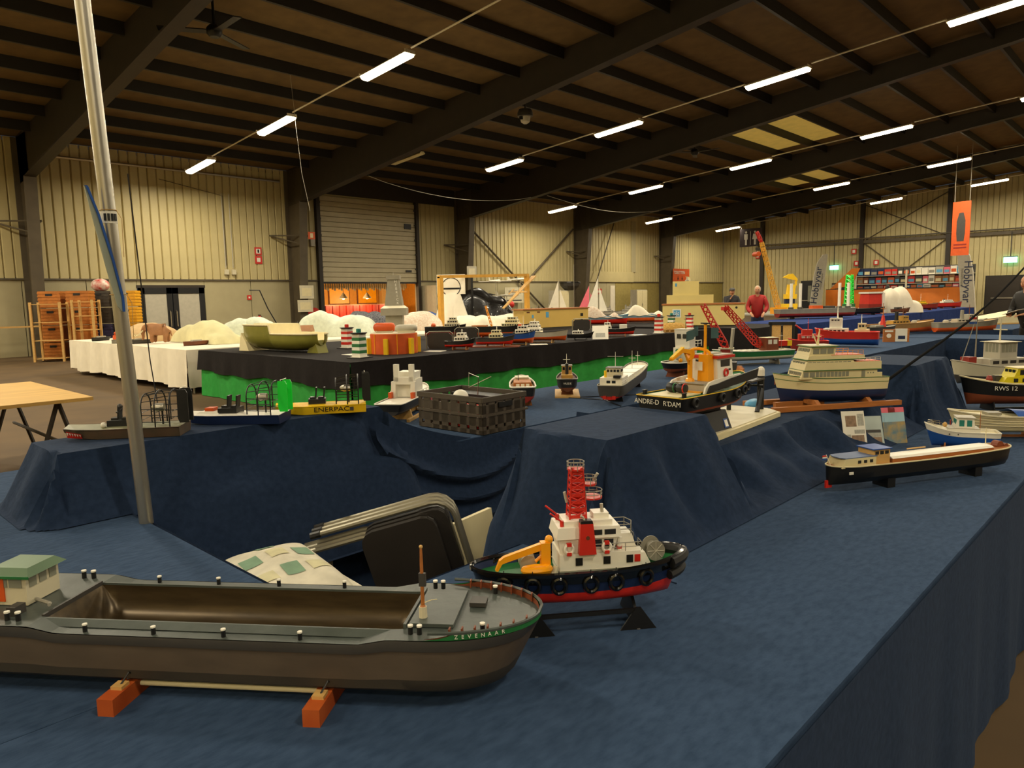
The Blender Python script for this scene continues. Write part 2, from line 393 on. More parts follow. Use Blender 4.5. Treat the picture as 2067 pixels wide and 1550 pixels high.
# ---------------------------------------------------------------- model-building kit
def hull(p, L, B, zk, zd, wl, mt, mb, md, bow=.35, stern=.15, sb=0., ss=0., bul=.012, rake=.05, tw=0., flat=.9, rim='black', rr=.003, N=22, pw=2.0, bilge=.35, deck_name='deck', srake=0., strake=None):
    """lofted hull along local x, bow at +L/2; topsides, bottom, deck and gunwale are parts"""
    D = zd-zk; uw = (wl-zk)/D
    def sheer(t):
        return zd + (sb*((t-.5)*2)**2 if t > .5 else ss*((.5-t)*2)**2)
    def hw(t, u):
        lo = 1-u; bw = min(.9, bow*(1+.5*lo)); st = min(.6, stern*(1+.8*lo)); k = 1.
        if t > 1-bw:
            q = (t-(1-bw))/bw; k = max(0, 1-q**pw)**(.55 if pw > 1.6 else .9)
        if t < st:
            q = (st-t)/st; tk = tw*(1-.25*lo); k = min(k, tk+(1-tk)*max(0, 1-q**2)**.5)
        g = flat+(1-flat)*u
        if u < bilge: g *= max(0., 1-(1-u/bilge)**2.2)**.5 if bilge > 0 else 1
        return B/2*g*k
    def P(t, u, s):
        z = zk+(sheer(t)-zk)*u; x = (t-.5)*L
        if t > .5: x -= rake*(1-u)*((t-.5)*2)**2
        else: x += srake*(1-u)*((.5-t)*2)**2
        return (x, s*hw(t, u), z)
    ts = [0]+[.5-.5*math.cos(PI*i/N) for i in range(1, N)]+[1]
    up = [1, 1-(1-uw)*.33, 1-(1-uw)*.66, uw]
    def strip(us, close_bottom):
        m = MB(); rings = []
        for t in ts:
            r = [P(t, u, 1) for u in us] + [P(t, u, -1) for u in reversed(us)]
            rings.append(r)
        m.loft(rings, cap=False, closed=False); n = len(rings[0])
        m.f.append(tuple(range(n-1, -1, -1)))
        return m
    h = strip(up, False).build('hull', mt, p, smooth=True)
    if uw > .02:
        us = [uw*k/5 for k in (5, 4, 3, 2, 1, 0.35, 0.)]
        strip(us, True).build('hull_bottom', mb, p, smooth=True)
    d = MB(); rings = []
    for t in ts:
        z = sheer(t)-bul; u = (z-zk)/(sheer(t)-zk); a = P(t, u, 1)
        rings.append([(a[0], a[1]*.985, z), (a[0], 0, z+.0), (a[0], -a[1]*.985, z)])
    d.loft(rings, cap=False, closed=False).build(deck_name, md, p)
    if rim:
        pts = [P(t, 1, 1) for t in ts] + [P(t, 1, -1) for t in reversed(ts)]
        q = []
        for a in pts:
            if not q or (Vector(a)-Vector(q[-1])).length > 1e-4: q.append(a)
        MB().tube(q, rr, 5, closed=True).build('gunwale', rim, p, smooth=True)
    if strake:
        for s in (1, -1): MB().tube([P(t, strake[0], s) for t in ts[1:-1]], strake[1], 5).build('rubbing_strake', strake[2], p)
    return h, P, sheer
def house(p, name, m, x0, x1, hw, z0, z1, dx0=0, dx1=0, dy=0, win=(), wm='glassdark', roof=None, over=.004, rth=.004, y0=0.):
    h = MB().taper(x0, x1, y0-hw, y0+hw, z0, z1, dx0, dx1, dy).build(name, m, p)
    H = z1-z0
    for wn in win:
        k, a, b, za, zb = wn; zm = ((za+zb)/2-z0)/H
        if k == 's':
            for s in (1, -1):
                y = y0+s*(hw-dy*zm); MB().bx(a, b, y-.0016, y+.0016, za, zb).build('window', wm, h)
        else:
            x = x1-dx1*zm if k == 'f' else x0+dx0*zm
            MB().bx(x-.0016, x+.0016, y0+a, y0+b, za, zb).build('window', wm, h)
    if roof:
        MB().bx(x0+dx0-over, x1-dx1+over, y0-hw+dy-over, y0+hw-dy+over, z1, z1+rth).build('roof', roof, h)
    return h
def swin(x0, x1, n, za, zb, gap=.3):
    w = (x1-x0)/n; return [('s', x0+w*i+w*gap/2, x0+w*(i+1)-w*gap/2, za, zb) for i in range(n)]
def fwin(y0, y1, n, za, zb, k='f', gap=.3):
    w = (y1-y0)/n; return [(k, y0+w*i+w*gap/2, y0+w*(i+1)-w*gap/2, za, zb) for i in range(n)]
def rail(p, pts, h, r=.0012, m='grey', mid=True, name='railing'):
    b = MB(); top = [(x, y, z+h) for x, y, z in pts]; b.tube(top, r, 4)
    if mid: b.tube([(x, y, z+h*.5) for x, y, z in pts], r*.8, 4)
    for q, t in zip(pts, top): b.tube([q, t], r, 4)
    return b.build(name, m, p)
def mast(p, x, y, z0, z1, r=.003, m='white', bars=((.7, .02),), name='mast'):
    b = MB().tube([(x, y, z0), (x, y, z1)], [r, r*.5], 6)
    for f, w in bars: b.tube([(x, y-w, z0+(z1-z0)*f), (x, y+w, z0+(z1-z0)*f)], r*.5, 4)
    return b.build(name, m, p)
def rgrid(m, n): return m
def stand(p, pts, m, hw, z0, z1, th=.008, bar=True):
    """two saddle plates and a joining bar"""
    for x in pts: MB().prism([(-hw, z0), (hw, z0), (hw*.8, z1), (hw*.3, z1-.2*(z1-z0)), (-hw*.3, z1-.2*(z1-z0)), (-hw*.8, z1)], x-th/2, x+th/2, 'x').build('stand_plate', m, p)
    if bar: MB().bx(pts[0], pts[1], -.006, .006, z0+.004, z0+.016).build('stand_bar', m, p)
D2 = math.radians

# ---------------------------------------------------------------- carpeted display tables
def table_run(name, label, x0, x1, y0, y1, z, top_m='navy', skirt_m='navy_shaded', faces='nsew', hang=None, wave=.012, group='carpet-covered display tables'):
    t = thing(name, label, 'table', ((x0+x1)/2, (y0+y1)/2, 0), 0, group)
    cx, cy = (x0+x1)/2, (y0+y1)/2; a, b = (x1-x0)/2, (y1-y0)/2; hang = z-.02 if hang is None else hang
    MB().bx(-a, a, -b, b, z-.03, z).build('table_top', top_m, t)
    b_ = MB()
    def side(P0, P1, nx, ny):
        n = max(8, int(math.dist(P0, P1)/.06)); ph = random.random()*6
        def fn(u, v):
            d = wave*v*(math.sin(u*math.dist(P0, P1)*9+ph)+.5*math.sin(u*math.dist(P0, P1)*23+ph*2)) + .012 + .02*v
            return (P0[0]+(P1[0]-P0[0])*u+nx*d, P0[1]+(P1[1]-P0[1])*u+ny*d, z-.002-hang*v)
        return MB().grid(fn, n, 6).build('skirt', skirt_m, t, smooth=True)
    if 's' in faces: side((-a, -b), (a, -b), 0, -1)
    if 'n' in faces: side((a, b), (-a, b), 0, 1)
    if 'w' in faces: side((-a, b), (-a, -b), -1, 0)
    if 'e' in faces: side((a, -b), (a, b), 1, 0)
    lg = MB().tube([(0, 0, 0), (0, 0, z-.03)], .02).mesh('leg', 'metal')
    for sx in (-1, 1):
        for sy in (-1, 1): link('leg', lg, t, (sx*(a-.1), sy*(b-.1), 0))
    return t
table_run('display_table', 'long navy carpeted table in the foreground carrying the grey barge and the red tug', -1.6, 9.9, .48, 1.55, .8, faces='sn')
table_run('display_table', 'navy carpeted cross table at left beside the metal pole', -1.6, .94, 1.552, 4.2, .8, faces='new')
table_run('display_table', 'navy carpeted back table under the airboats, the grey crate and the small tugs', .942, 13.6, 3.0, 4.2, .8, faces='sn', wave=.02)

# ---------------------------------------------------------------- draped risers (cloth thrown over boxes)
def drape(name, label, blocks, xr, yr, step, base, seed, flare=.12, folds=.85, extra=None):
    rnd = random.Random(seed); ph = [rnd.random()*6.28 for _ in range(8)]
    nx = int((xr[1]-xr[0])/step[0]); ny = int((yr[1]-yr[0])/step[1])
    V = []; keep = []
    for i in range(nx+1):
        for j in range(ny+1):
            x = xr[0]+(xr[1]-xr[0])*i/nx; y = yr[0]+(yr[1]-yr[0])*j/ny; zb = base(x, y); z = zb; best = None
            for (x0, x1, y0, y1, zt, *ff) in blocks:
                dx = max(x0-x, 0, x-x1); dy = max(y0-y, 0, y-y1); d = math.hypot(dx, dy)
                if d > .8: continue
                ang = math.atan2(dy*(1 if y > y1 else -1), dx*(1 if x > x1 else -1)) if d > 0 else 0
                along = x if dy >= dx else y
                w = flare*(ff[0] if ff and y < y0 and dy > dx*.6 else 1.) if not (dx > 0 and dy > 0) else math.hypot(flare*dx, flare*(ff[0] if ff and y < y0 else 1.)*dy)/d
                if dx > 0 and dy > 0: p_ = .62+folds*(.45*math.sin(ang*6+ph[0])+.35*math.sin(ang*11+ph[1]))
                else: p_ = .68+folds*(.35*math.sin(along*8+ph[2])+.3*math.sin(along*15+ph[3])+.22*math.sin(along*27+ph[4]))
                if y > y1 and dx > 0: p_ = .7
                q_ = max(0, d-.004)/w; Hh = zt-.8
                zz = zt-(Hh*(q_**max(.35, p_)) if q_ < 1 else Hh+Hh*1.6*(q_-1))
                z = max(z, zz)
            if extra: z = extra(x, y, z)
            V.append((x, y, z+.004)); keep.append(z > zb+.0005)
    F = []
    W_ = ny+1
    for i in range(nx):
        for j in range(ny):
            q = (i*W_+j, (i+1)*W_+j, (i+1)*W_+j+1, i*W_+j+1)
            if any(keep[k] for k in q): F.append(q)
    m = MB(); m.v = V; m.f = F
    t = thing(name, label, 'draped riser', (0, 0, 0), 0)
    c = m.build('cloth', 'navy_shaded', t, smooth=True)
    for (x0, x1, y0, y1, zt, *ff) in blocks: MB().bx(x0+.01, x1-.01, y0+.01, y1-.01, min(.802, zt-.05), zt-.004).build('riser_box', 'palewood', t)
    return t
def base1(x, y): return .8 if (y < 1.553 and x > 1.7) else .12
def swoop(x, y, z):
    # slack between the high box and the low run, pulled folds
    if 2.43 < x < 3.0 and 1.2 < y < 1.95:
        k = (x-2.43)/.57
        zs = 1.135-.15*min(1, k*4.5)**.6
        if y > 1.36: z = max(z, min(zs, 1.14))
    if y < 1.36 and 2.45 < x < 4.6: z += .012*math.sin((z-.8)*38+x*6)*max(0, min(1, (z-.81)/.05))
    return z
drape('draped_riser', 'navy cloth over the long riser under the workboat, ferry and block behind the red tug',
      [(1.79, 2.43, 1.31, 1.66, 1.15, 1.65), (2.43, 4.72, 1.37, 1.95, .985, 2.2), (4.74, 5.5, 1.19, 1.62, 1.15, 1.0)], (1.52, 5.75), (1.0, 2.12), (.02, .014), base1, 3, extra=swoop)
def base2(x, y): return .8 if (x < .95 or y > 3.0) else .42
def sw2(x, y, z):
    if x > 2.21 and y < 3.45 and y > 2.86:      # cloth slipping off the right end of the box
        k = (x-2.21)/.6; zz = 1.045-.25*min(1, k)**.6-.15*max(0, y-3.1)
        if y > 3.0: z = max(z, zz)
    return z
drape('draped_riser', 'navy cloth over the riser box carrying the three airboats', [(.74, 2.21, 3.06, 3.42, 1.05)], (.5, 3.0), (2.6, 3.62), (.018, .012), base2, 11, flare=.13, folds=.8, extra=sw2)
# slack swags of the same cloth hanging in front of the back table
sg = MB()
def swag(u, v):
    x = 2.12+u*1.3; zt = 1.03-.235*min(1, u*2.2)**.6; z = zt-(.66)*v
    c = .0
    for k in range(3):
        zc = .86-.16*k-(.30-.05*k)*math.sin(PI*min(1, u*.95))**1.0*.9
        c += .05*math.exp(-((z-zc)/.03)**2)
    return (x, 2.985-.06*v-c*min(1, v*5)-.02*math.sin(u*14)*v, z)
sg.grid(swag, 40, 40)
tag(sg.build('cloth_swag', 'navy_shaded', None, smooth=True), 'slack navy cloth hanging in curved folds below the grey crate', 'cloth')

# ---------------------------------------------------------------- aluminium pole with the tied blade
t = thing('tent_pole', 'tall leaning aluminium pole at the left, tied with string', 'pole', (.935, 2.78, 0))
ptop = (-.115, -.04, 3.6); 
MB().tube([(.02, 0, 0), (.0, 0, .8), ptop], .0245, 14).build('tube', 'metal', t, smooth=True)
def pp(z): k = (z-.8)/2.8; return (ptop[0]*k, ptop[1]*k, z)
a = pp(1.9); MB().tube([(a[0], a[1], 1.885), (pp(1.925)[0], pp(1.925)[1], 1.925)], .0258, 14).build('tape_band', 'white', t)
for i in range(4):
    an = -2.35+i*.42
    MB().bx(-.004, .004, -.002, .002, -.012, .012).build('tape_mark', 'black', t, loc=(a[0]+.0265*math.cos(an), a[1]+.0265*math.sin(an), 1.905), rot=(0, 0, an+PI/2))
for z in (1.93, 1.64):
    c = pp(z); b = MB().torus((c[0], c[1], z), .027, .0016, n=14, k=4); b.tube([(c[0]+.02, c[1]-.02, z), (c[0]+.035, c[1]-.02, z-.03), (c[0]+.03, c[1]-.025, z-.16)], .0012, 4); b.build('string', 'palewood', t)
mat('clearplastic', '#9aa090', .25, var=.05)
t = thing('tied_blade', 'slim grey blade with a blue edge, tied to the aluminium pole', 'blade', (.9, 2.785, 1.58))
pl = [(.0, 0), (.0, .05), (-.022, .18), (-.055, .33), (-.083, .42), (-.087, .425), (-.066, .3), (-.04, .15), (-.014, .02)]
MB().prism(pl, -.045, -.038, 'y').build('blade', 'clearplastic', t)
MB().prism([(p[0]+.007, p[1]) for p in pl[:6]] + [(p[0], p[1]) for p in reversed(pl[:6])], -.052, -.034, 'y').build('edge_strip', 'blue', t)
tag(MB().tube([(.94, 2.7, 2.05), (1.25, 3.5, 1.35), (1.5, 4.1, .9)], .0025, 4).build('guy_line', 'darkgrey'), 'thin dark line running down from the aluminium pole', 'line')

# ---------------------------------------------------------------- the big grey barge in front
mat('bargehull', '#53473a', .6, var=.14, scale=10, stretch=(1, 6, 3)); mat('bargelow', '#3c362d', .6, var=.15, scale=10)
mat('bargedeck', '#474e49', .42, var=.14, scale=16, bump=.15); mat('hold', '#4a3d28', .33, metal=.5, var=.3, scale=9, stretch=(1, 5, 5))
barge = thing('model_barge', 'large grey hopper barge model on orange wooden blocks, nearest the viewer', 'model boat', (.786, 1.32, .8), math.atan2(-.8, .6))
bz = -.8
zr = .94-.8; zk = .832-.8; X0, X1 = -.98, .47; HB = .14
def bplan(x, k=1.0):
    if x > .22: q = min(1, (x-.22)/(X1-.22)); return HB*max(0, 1-q**2.3)**.5*k
    if x < -.8: q = (-.8-x)/.2; return HB*(1-.25*q*q)*k
    return HB*k
def bz_(x):
    return zr + (.012 if x > .30 else .012*max(0, min(1, (x-.12)/.06)) if x > .12 else 0) + (.012*max(0, min(1, (-.52-x)/.06)) if x < -.52 else 0)
xs = [X0+(X1-X0)*i/60 for i in range(61)]; xs[-1] = X1-.0005
def bh(lev, names):
    m = MB(); rings = []
    for x in xs:
        r = []
        for (f, kz) in lev:
            z = zk+(bz_(x)-zk)*kz; sh = (1-kz)*.06*max(0, (x-.2)/.27)
            r.append((x-sh, bplan(x)*f, z))
        rings.append(r)
    m.loft(rings, cap=False, closed=False); m.loft([[(a, -b, c) for a, b, c in r] for r in rings], cap=False, closed=False)
    e = rings[0]+[(a, -b, c) for a, b, c in reversed(rings[0])]; m.add(e, [tuple(range(len(e)))])
    return m.build(names[0], names[1], barge, smooth=True)
bh([(1.0, .80), (.995, .5), (.985, .3)], ('hull', 'bargehull')); bh([(.985, .3), (.96, .12), (.86, .02), (0, 0)], ('hull_bottom', 'bargelow'))
bh([(1.02, .98), (1.03, .9), (1.02, .8)], ('wale', 'darkgrey'))
# side decks, foredeck, aft deck with the sunken hold between
HX0, HX1, HWD = -.58, .20, .092
dk = MB()
def deckstrip(x0, x1, inner, n, s):
    def fn(u, v):
        x = x0+(x1-x0)*u; o = bplan(x)*1.0
        return (x, s*(inner+(o-inner)*v), bz_(x)-.002)
    dk.grid(fn, n, 2)
for s in (1, -1):
    deckstrip(HX0, HX1, HWD+.0, 30, s); deckstrip(HX1, X1-.001, 0, 24, s); deckstrip(X0, HX0, 0, 14, s)
dk.build('deck', 'bargedeck', barge)
hm = MB()
def holdfn(u, v):
    x = HX0+(HX1-HX0)*u; e = min(1, min(u, 1-u)/.05)**.5; a = PI*v
    return (x, -HWD*math.cos(a), bz_(0)+.004-(.085*e)*math.sin(a)**.55)
hm.grid(holdfn, 40, 16).build('hold', 'hold', barge, smooth=True)
cmg = MB()
for s in (1, -1): cmg.prism([(HWD*s, zr-.004), ((HWD+.004)*s, zr-.004), ((HWD+.022)*s, zr+.0), ((HWD+.004)*s, zr+.009), (HWD*s, zr+.009)], HX0-.02, HX1+.02, 'x')
cmg.build('coaming', 'bargedeck', barge); MB().bx(HX1, HX1+.006, -HWD, HWD, zr-.03, zr+.02).build('bulkhead', 'bargedeck', barge)
MB().bx(HX0-.006, HX0, -HWD, HWD, zr-.06, zr+.014).build('bulkhead', 'darkgrey', barge)
# raised hatch on the foredeck, bulwark, lettering
MB().prism([(HX1+.01, -.085), (HX1+.01, .085), (.30, .085), (.30, -.085)], zr+.012, zr+.019).build('hatch_cover', 'bargedeck', barge)
MB().bx(.315, .35, .015, .05, zr+.012, zr+.021).build('hatch', 'darkgrey', barge)
bw = MB(); bi = MB()
for s in (1, -1):
    for b_, off, hh_ in ((bw, 1.0, .013), (bi, .955, .012)):
        def fn(u, v, s=s, off=off, hh_=hh_): x = .25+(X1-.0006-.25)*u**.6; return (x if off == 1. else x-.006*u, s*bplan(x)*off, bz_(x)-.002+hh_*v*min(1, u*8))
        b_.grid(fn, 30, 2)
bw.build('bulwark', 'green', barge, smooth=True); bi.build('bulwark_lining', 'brown', barge, smooth=True)
pts = []
for s in (1, -1):
    q = [(.26+(X1-.0006-.26)*(i/30)**.6, 0) for i in range(31)]; q = [(x, s*bplan(x)*.98, bz_(x)+.011) for x, _ in q]
    pts += q if s == 1 else list(reversed(q))[1:]
MB().tube(pts, .0035, 5).build('bulwark_cap', 'bargedeck', barge, smooth=True)
for i in range(7):
    for s in (1, -1):
        x = .3+.024*i; MB().bx(-.0015, .0015, -.006, .006, 0, .017).build('bulwark_stay', 'brown', barge, loc=(x, s*(bplan(x)*.94-.006), bz_(x)))
x_ = .33
for i, ch in enumerate('ZEVENAAR'):
    x = .315+.0125*i; y = -bplan(x)-.0012; dx = .01; ang = math.atan2(-(bplan(x+dx)-bplan(x)), dx)
    text(ch, .011, 'white', barge, (x, y, bz_(x)+.0045), (PI/2, 0, -math.atan2(bplan(x+dx)-bplan(x), dx)))
bl = MB().lathe([(.0045, 0), (.0045, .014)], 10).mesh('bollard', 'black'); bc = MB().lathe([(.005, .014), (.005, .017)], 10).mesh('bollard_cap', 'white')
def bol(x, y, z, p=barge, sc=1.):
    b = link('bollard', bl, p, (x, y, z)); b.scale = (sc, sc, sc); link('bollard_cap', bc, b); return b
for x in (-.46, -.31, -.16, .0): 
    for s in (1, -1): bol(x, s*.128, zr-.002)
for x in (.22, .238, .36):
    for s in (1, -1): bol(x, s*(bplan(x)-.028), bz_(x)-.002, sc=1.1)
for x in (-.62, -.645):
    for s in (1, -1): bol(x, s*.115, bz_(x)-.002, sc=1.15)
# foremast
fm = MB().lathe([(.009, 0), (.0075, .03), (.004, .035), (.0033, .13), (.0025, .155)], 8, (.232, -.055, zr+.01)).build('mast', 'wood', barge)
MB().lathe([(.0095, 0), (.008, .032)], 8, (.232, -.055, zr+.0098)).build('mast_foot', 'offwhite', fm); MB().ball((.232, -.055, zr+.167), .004, 8).build('mast_ball', 'palewood', fm)
MB().bx(.226, .24, -.059, -.051, zr+.085, zr+.112).build('lantern', 'darkgrey', fm); MB().tube([(.236, -.055, zr+.05), (.25, -.05, zr+.054), (.262, -.056, zr+.058)], .001, 4).build('string', 'cream', fm)
# wheelhouse and aft cabin
wh = house(barge, 'wheelhouse', 'offwhite', -.745, -.655, .048, zr+.012, zr+.078, win=[('s', -.735, -.70, zr+.052, zr+.072), ('s', -.695, -.665, zr+.052, zr+.072)]+fwin(-.044, .044, 3, zr+.05, zr+.072), wm='glasspale')
MB().hexa([(-.758,-.058,zr+.078),(-.64,-.058,zr+.078),(-.64,.058,zr+.078),(-.758,.058,zr+.078)], [(-.74,-.04,zr+.094),(-.655,-.04,zr+.094),(-.655,.04,zr+.094),(-.74,.04,zr+.094)]).build('roof', 'bargeroof' if 'bargeroof' in MATS else mat('bargeroof', '#46653f', .5, var=.1), wh)
MB().bx(-.73, -.707, -.0505, -.048, zr+.02, zr+.073).build('wheelhouse_door', 'orange', wh); MB().bx(-.758, -.64, -.0585, -.056, zr+.075, zr+.081).build('roof_trim', 'green', wh)
MB().bx(-.93, -.76, -.085, .085, zr+.012, zr+.045).build('aft_cabin', 'offwhite', barge); MB().bx(-.935, -.755, -.09, .09, zr+.045, zr+.05).build('cabin_roof', 'cream', barge)
MB().tube([(-.65, -.03, zr+.02), (-.6, -.05, zr+.02), (-.585, -.07, zr+.026)], .004).build('drain_pipe', 'grey', barge); MB().bx(-.66, -.64, -.1, -.07, zr+.005, zr+.03).build('winch', 'darkgrey', barge)
# trestle stand: two orange wooden blocks and a rod
st = thing('model_stand', 'orange wooden cradle with a pale rod under the grey barge', 'stand', (.786, 1.32, .8), math.atan2(-.8, .6))
for x in (-.375, .045):
    b = MB().bx(x-.017, x+.017, -.2, .10, 0, .035).build('block', mat('blockorange', '#a8440f', .6, var=0, scale=14, col2='#b8561c'), st); MB().bx(x-.012, x+.012, -.165, -.14, .035, .042).build('worn_pad', 'palewood', b)
    MB().tube([(x, -.155, .037), (x+.012, -.14, .06), (x+.02, -.12, .045), (x, -.13, .04)], .0022, 5).build('tie_string', 'black', b)
MB().tube([(-.375, -.11, .022), (.045, -.11, .022)], .0055, 10).build('rod', 'cream', st, smooth=True)

# ---------------------------------------------------------------- red and white tug
tug = thing('model_tugboat', 'red, white and black tug model with tyre fenders on a black stand', 'model boat', (1.345, 1.065, .818), D2(-39)); tug.scale = (.95, .98, 1.04)
h, P, sh = hull(tug, .56, .175, .045, .13, .085, 'darkblue', 'red', 'green', bow=.42, stern=.38, sb=.018, ss=.004, bul=.02, rake=.04, pw=2.4, rim='blackgloss', rr=.006, srake=.03)
tsl = [.5-.5*math.cos(PI*i/30) for i in range(31)]
bk = MB()
for s in (1, -1):
    bk.loft([[P(t, .72, s), (P(t, .74, s)[0], P(t, .74, s)[1]*1.03, P(t, .74, s)[2]), (P(t, .98, s)[0], P(t, .98, s)[1]*1.03, P(t, .98, s)[2]), P(t, 1, s)] for t in tsl], cap=False, closed=False)
bk.build('bulwark', 'blackgloss', tug, smooth=True)
fp = [P(t, .9, s) for s, r in ((1, tsl[24:]), (-1, tsl[24:][::-1])) for t in r]
MB().tube([(a+.004, b*1.02, c) for a, b, c in fp], .015, 8).build('bow_fender', 'rubber', tug, smooth=True)
MB().tube([(a, b*1.0, c-.03) for a, b, c in fp], .012, 8).build('bow_fender', 'rubber', tug, smooth=True)
ty = MB().torus((0, 0, 0), .0165, .0058, 'y', 18, 8).mesh('tyre', 'blackgloss', True)
for s in (1, -1):
    for x in (-.205, -.135, -.07, .01, .075, .155):
        t_ = x/.56+.5; q = P(t_, .72, s); ang = math.atan2(P(t_+.02, .72, s)[1]-q[1], .02*.56)
        o = link('tyre_fender', ty, tug, (x, q[1]+s*.006, q[2]), (0, 0, ang)); MB().tube([(0, 0, .018), (0, -s*.003, .034)], .0012, 4).build('chain', 'black', o)
# deckhouse
lo = house(tug, 'deckhouse', 'white', -.06, .155, .052, .112, .165, dx1=.006, win=[('s', -.02, -.002, .138, .156), ('s', .052, .07, .138, .156), ('s', .112, .129, .138, .156)], wm='black')
MB().bx(.133, .148, -.0535, -.0505, .139, .156).build('hatch_sign', 'red', lo); MB().bx(-.062, .158, -.054, .054, .126, .1275).build('ledge', 'lightgrey', lo)
MB().taper(.15, .19, -.03, .03, .112, .15, 0, .02, .005).build('companionway', 'white', tug)
up_ = house(tug, 'bridge', 'white', -.055, .082, .042, .165, .2, dx0=-.008, dx1=-.01, dy=-.003, win=[('s', .025, .05, .178, .195), ('s', .056, .08, .178, .195)]+fwin(-.036, .036, 4, .178, .195))
up2 = house(tug, 'bridge_top', 'white', -.068, .1, .05, .2, .226, dx0=.006, dx1=.004, dy=.004, win=[('s', .025, .05, .207, .219), ('s', .056, .085, .207, .219)]+fwin(-.04, .04, 3, .207, .219))
MB().bx(-.045, .08, -.035, .035, .226, .238).build('upper_deck', 'white', tug); MB().bx(.035, .075, -.02, .02, .238, .25).build('locker', 'white', tug)
# funnels
for s in (1, -1):
    f = MB().taper(-.012, .032, s*.05-.012, s*.05+.012, .165, .238, .004, .008, .001).build('funnel', 'red', tug); MB().taper(-.008, .024, s*.05-.011, s*.05+.011, .238, .2445, .001, .002, 0).build('funnel_top', 'black', f)
    MB().lathe([(.005, 0), (.005, .0015)], 10, (.01, s*.0625, .205), 'y').build('crest', 'darkwood', f)
    MB().tube([(.004, s*.05, .244), (0, s*.05, .252), (-.006, s*.05, .254)], .003).build('exhaust', 'lightgrey', f)
# lattice mast
lm = MB()
for sx in (-1, 1):
    for sy in (-1, 1): lm.tube([(-.005+sx*.022, sy*.02, .236), (-.005+sx*.015, sy*.014, .355)], .0022, 4)
for i in range(7):
    z = .24+i*.017; k = 1-.3*i/7; x = .021*k; y = .019*k; lm.bx(-.005-x, -.005+x, -y-.001, -y+.001, z, z+.008); lm.bx(-.005-x, -.005+x, y-.001, y+.001, z, z+.008)
    lm.bx(-.006-x, -.004-x, -y, y, z, z+.008); lm.bx(-.006+x, -.004+x, -y, y, z, z+.008)
    lm.tube([(-.005-x, -y, z), (-.005+x, -y, z+.017)], .0018, 4); lm.tube([(-.005+x, -y, z), (-.005-x, -y, z+.017)], .0018, 4)
lm.build('lattice_mast', 'red', tug)
for z, x, r, nm in ((.352, -.006, .022, 'top'), (.315, .028, .02, ''), (.283, .035, .027, '')):
    pl_ = MB().lathe([(r, 0), (r, .004)], 16, (x, 0, z)).build('platform', 'red', tug)
    b = MB(); b.torus((x, 0, z+.02), r, .0012, n=16, k=4); b.torus((x, 0, z+.012), r, .001, n=16, k=4)
    for k in range(8): a = k*PI/4; b.tube([(x+r*math.cos(a), r*math.sin(a), z), (x+r*math.cos(a), r*math.sin(a), z+.02)], .001, 4)
    b.build('railing', 'grey', pl_)
MB().tube([(.04, 0, .325), (.05, -.006, .342)], .004).build('searchlight', 'lightgrey', tug); MB().tube([(-.03, 0, .275), (-.036, 0, .30)], .004).build('horn', 'lightgrey', tug); MB().tube([(.06, -.01, .25), (.058, -.01, .27)], .0045).build('searchlight', 'lightgrey', tug)
for s in (1, -1):
    b = MB(); b.tube([(-.05, s*.03, .226), (-.05, s*.03, .24)], .005); b.tube([(-.048, s*.03, .236), (-.08, s*.034, .26)], .0025); b.build('fire_monitor', 'red', tug)
    tor = MB().torus((0, 0, 0), .0105, .004, 'y', 14, 6).mesh('lifebuoy', 'white', True)
    for x in (-.037, .06):
        o = link('lifebuoy', tor, tug, (x, s*.055, .179)); MB().bx(-.006, .006, -.0045, .0045, .007, .0145).build('buoy_band', 'red', o); MB().bx(-.006, .006, -.0045, .0045, -.0145, -.007).build('buoy_band', 'red', o)
    rail(tug, [(.03, s*.05, .165), (.07, s*.05, .165), (.11, s*.05, .165), (.152, s*.05, .165), (.152, s*.02, .165)], .02, .0011)
    MB().lathe([(.007, 0), (.007, .03)], 8, (.098, s*.035, .165)).build('raft_canister', 'white', tug); MB().lathe([(.0075, .0), (.0075, .006)], 8, (.098, s*.035, .168)).build('canister_band', 'red', tug)
MB().taper(.1, .145, -.03, .03, .165, .2, 0, .012, .004).build('fore_house', 'white', tug); rail(tug, [(.085, -.03, .2), (.13, -.03, .2), (.14, 0, .2), (.13, .03, .2), (.085, .03, .2)], .022, .0012)
# deck crane, raft, winches
cr = MB().bx(-.107, -.083, -.05, -.026, .11, .195).build('crane_post', 'amber', tug); MB().ball((-.085, -.038, .2), .0105, 10).build('slew_ball', 'amber', cr)
b = MB(); b.hexa([(-.1,-.045,.178),(-.085,-.045,.185),(-.085,-.031,.185),(-.1,-.031,.178)], [(-.1,-.045,.193),(-.085,-.045,.2),(-.085,-.031,.2),(-.1,-.031,.193)])
b.prism([(-.088, .182), (-.088, .198), (-.2, .166), (-.212, .158), (-.222, .135), (-.216, .133), (-.205, .15), (-.196, .153)], -.045, -.031, 'y'); b.build('crane_boom', 'amber', tug)
MB().tube([(-.12, -.038, .15), (-.1, -.038, .165)], .004).build('crane_ram', 'amber', tug)
MB().torus((-.12, -.058, .138), .024, .0085, 'z', 18, 8, sx=1.35, sy=.5).build('life_raft', 'amber', tug, smooth=True); MB().bx(-.145, -.105, -.07, -.046, .108, .13).build('raft_cradle', 'offwhite', tug)
MB().tube([(-.09, -.06, .112), (-.075, -.055, .125), (-.07, -.052, .14)], .0075, 8).build('fender_roll', 'offwhite', tug)
MB().lathe([(.022, -.02), (.022, -.018), (.013, -.018), (.013, .018), (.022, .018), (.022, .02)], 18, (-.135, .0, .137), 'y').build('towing_winch', 'lightgrey', tug, smooth=False)
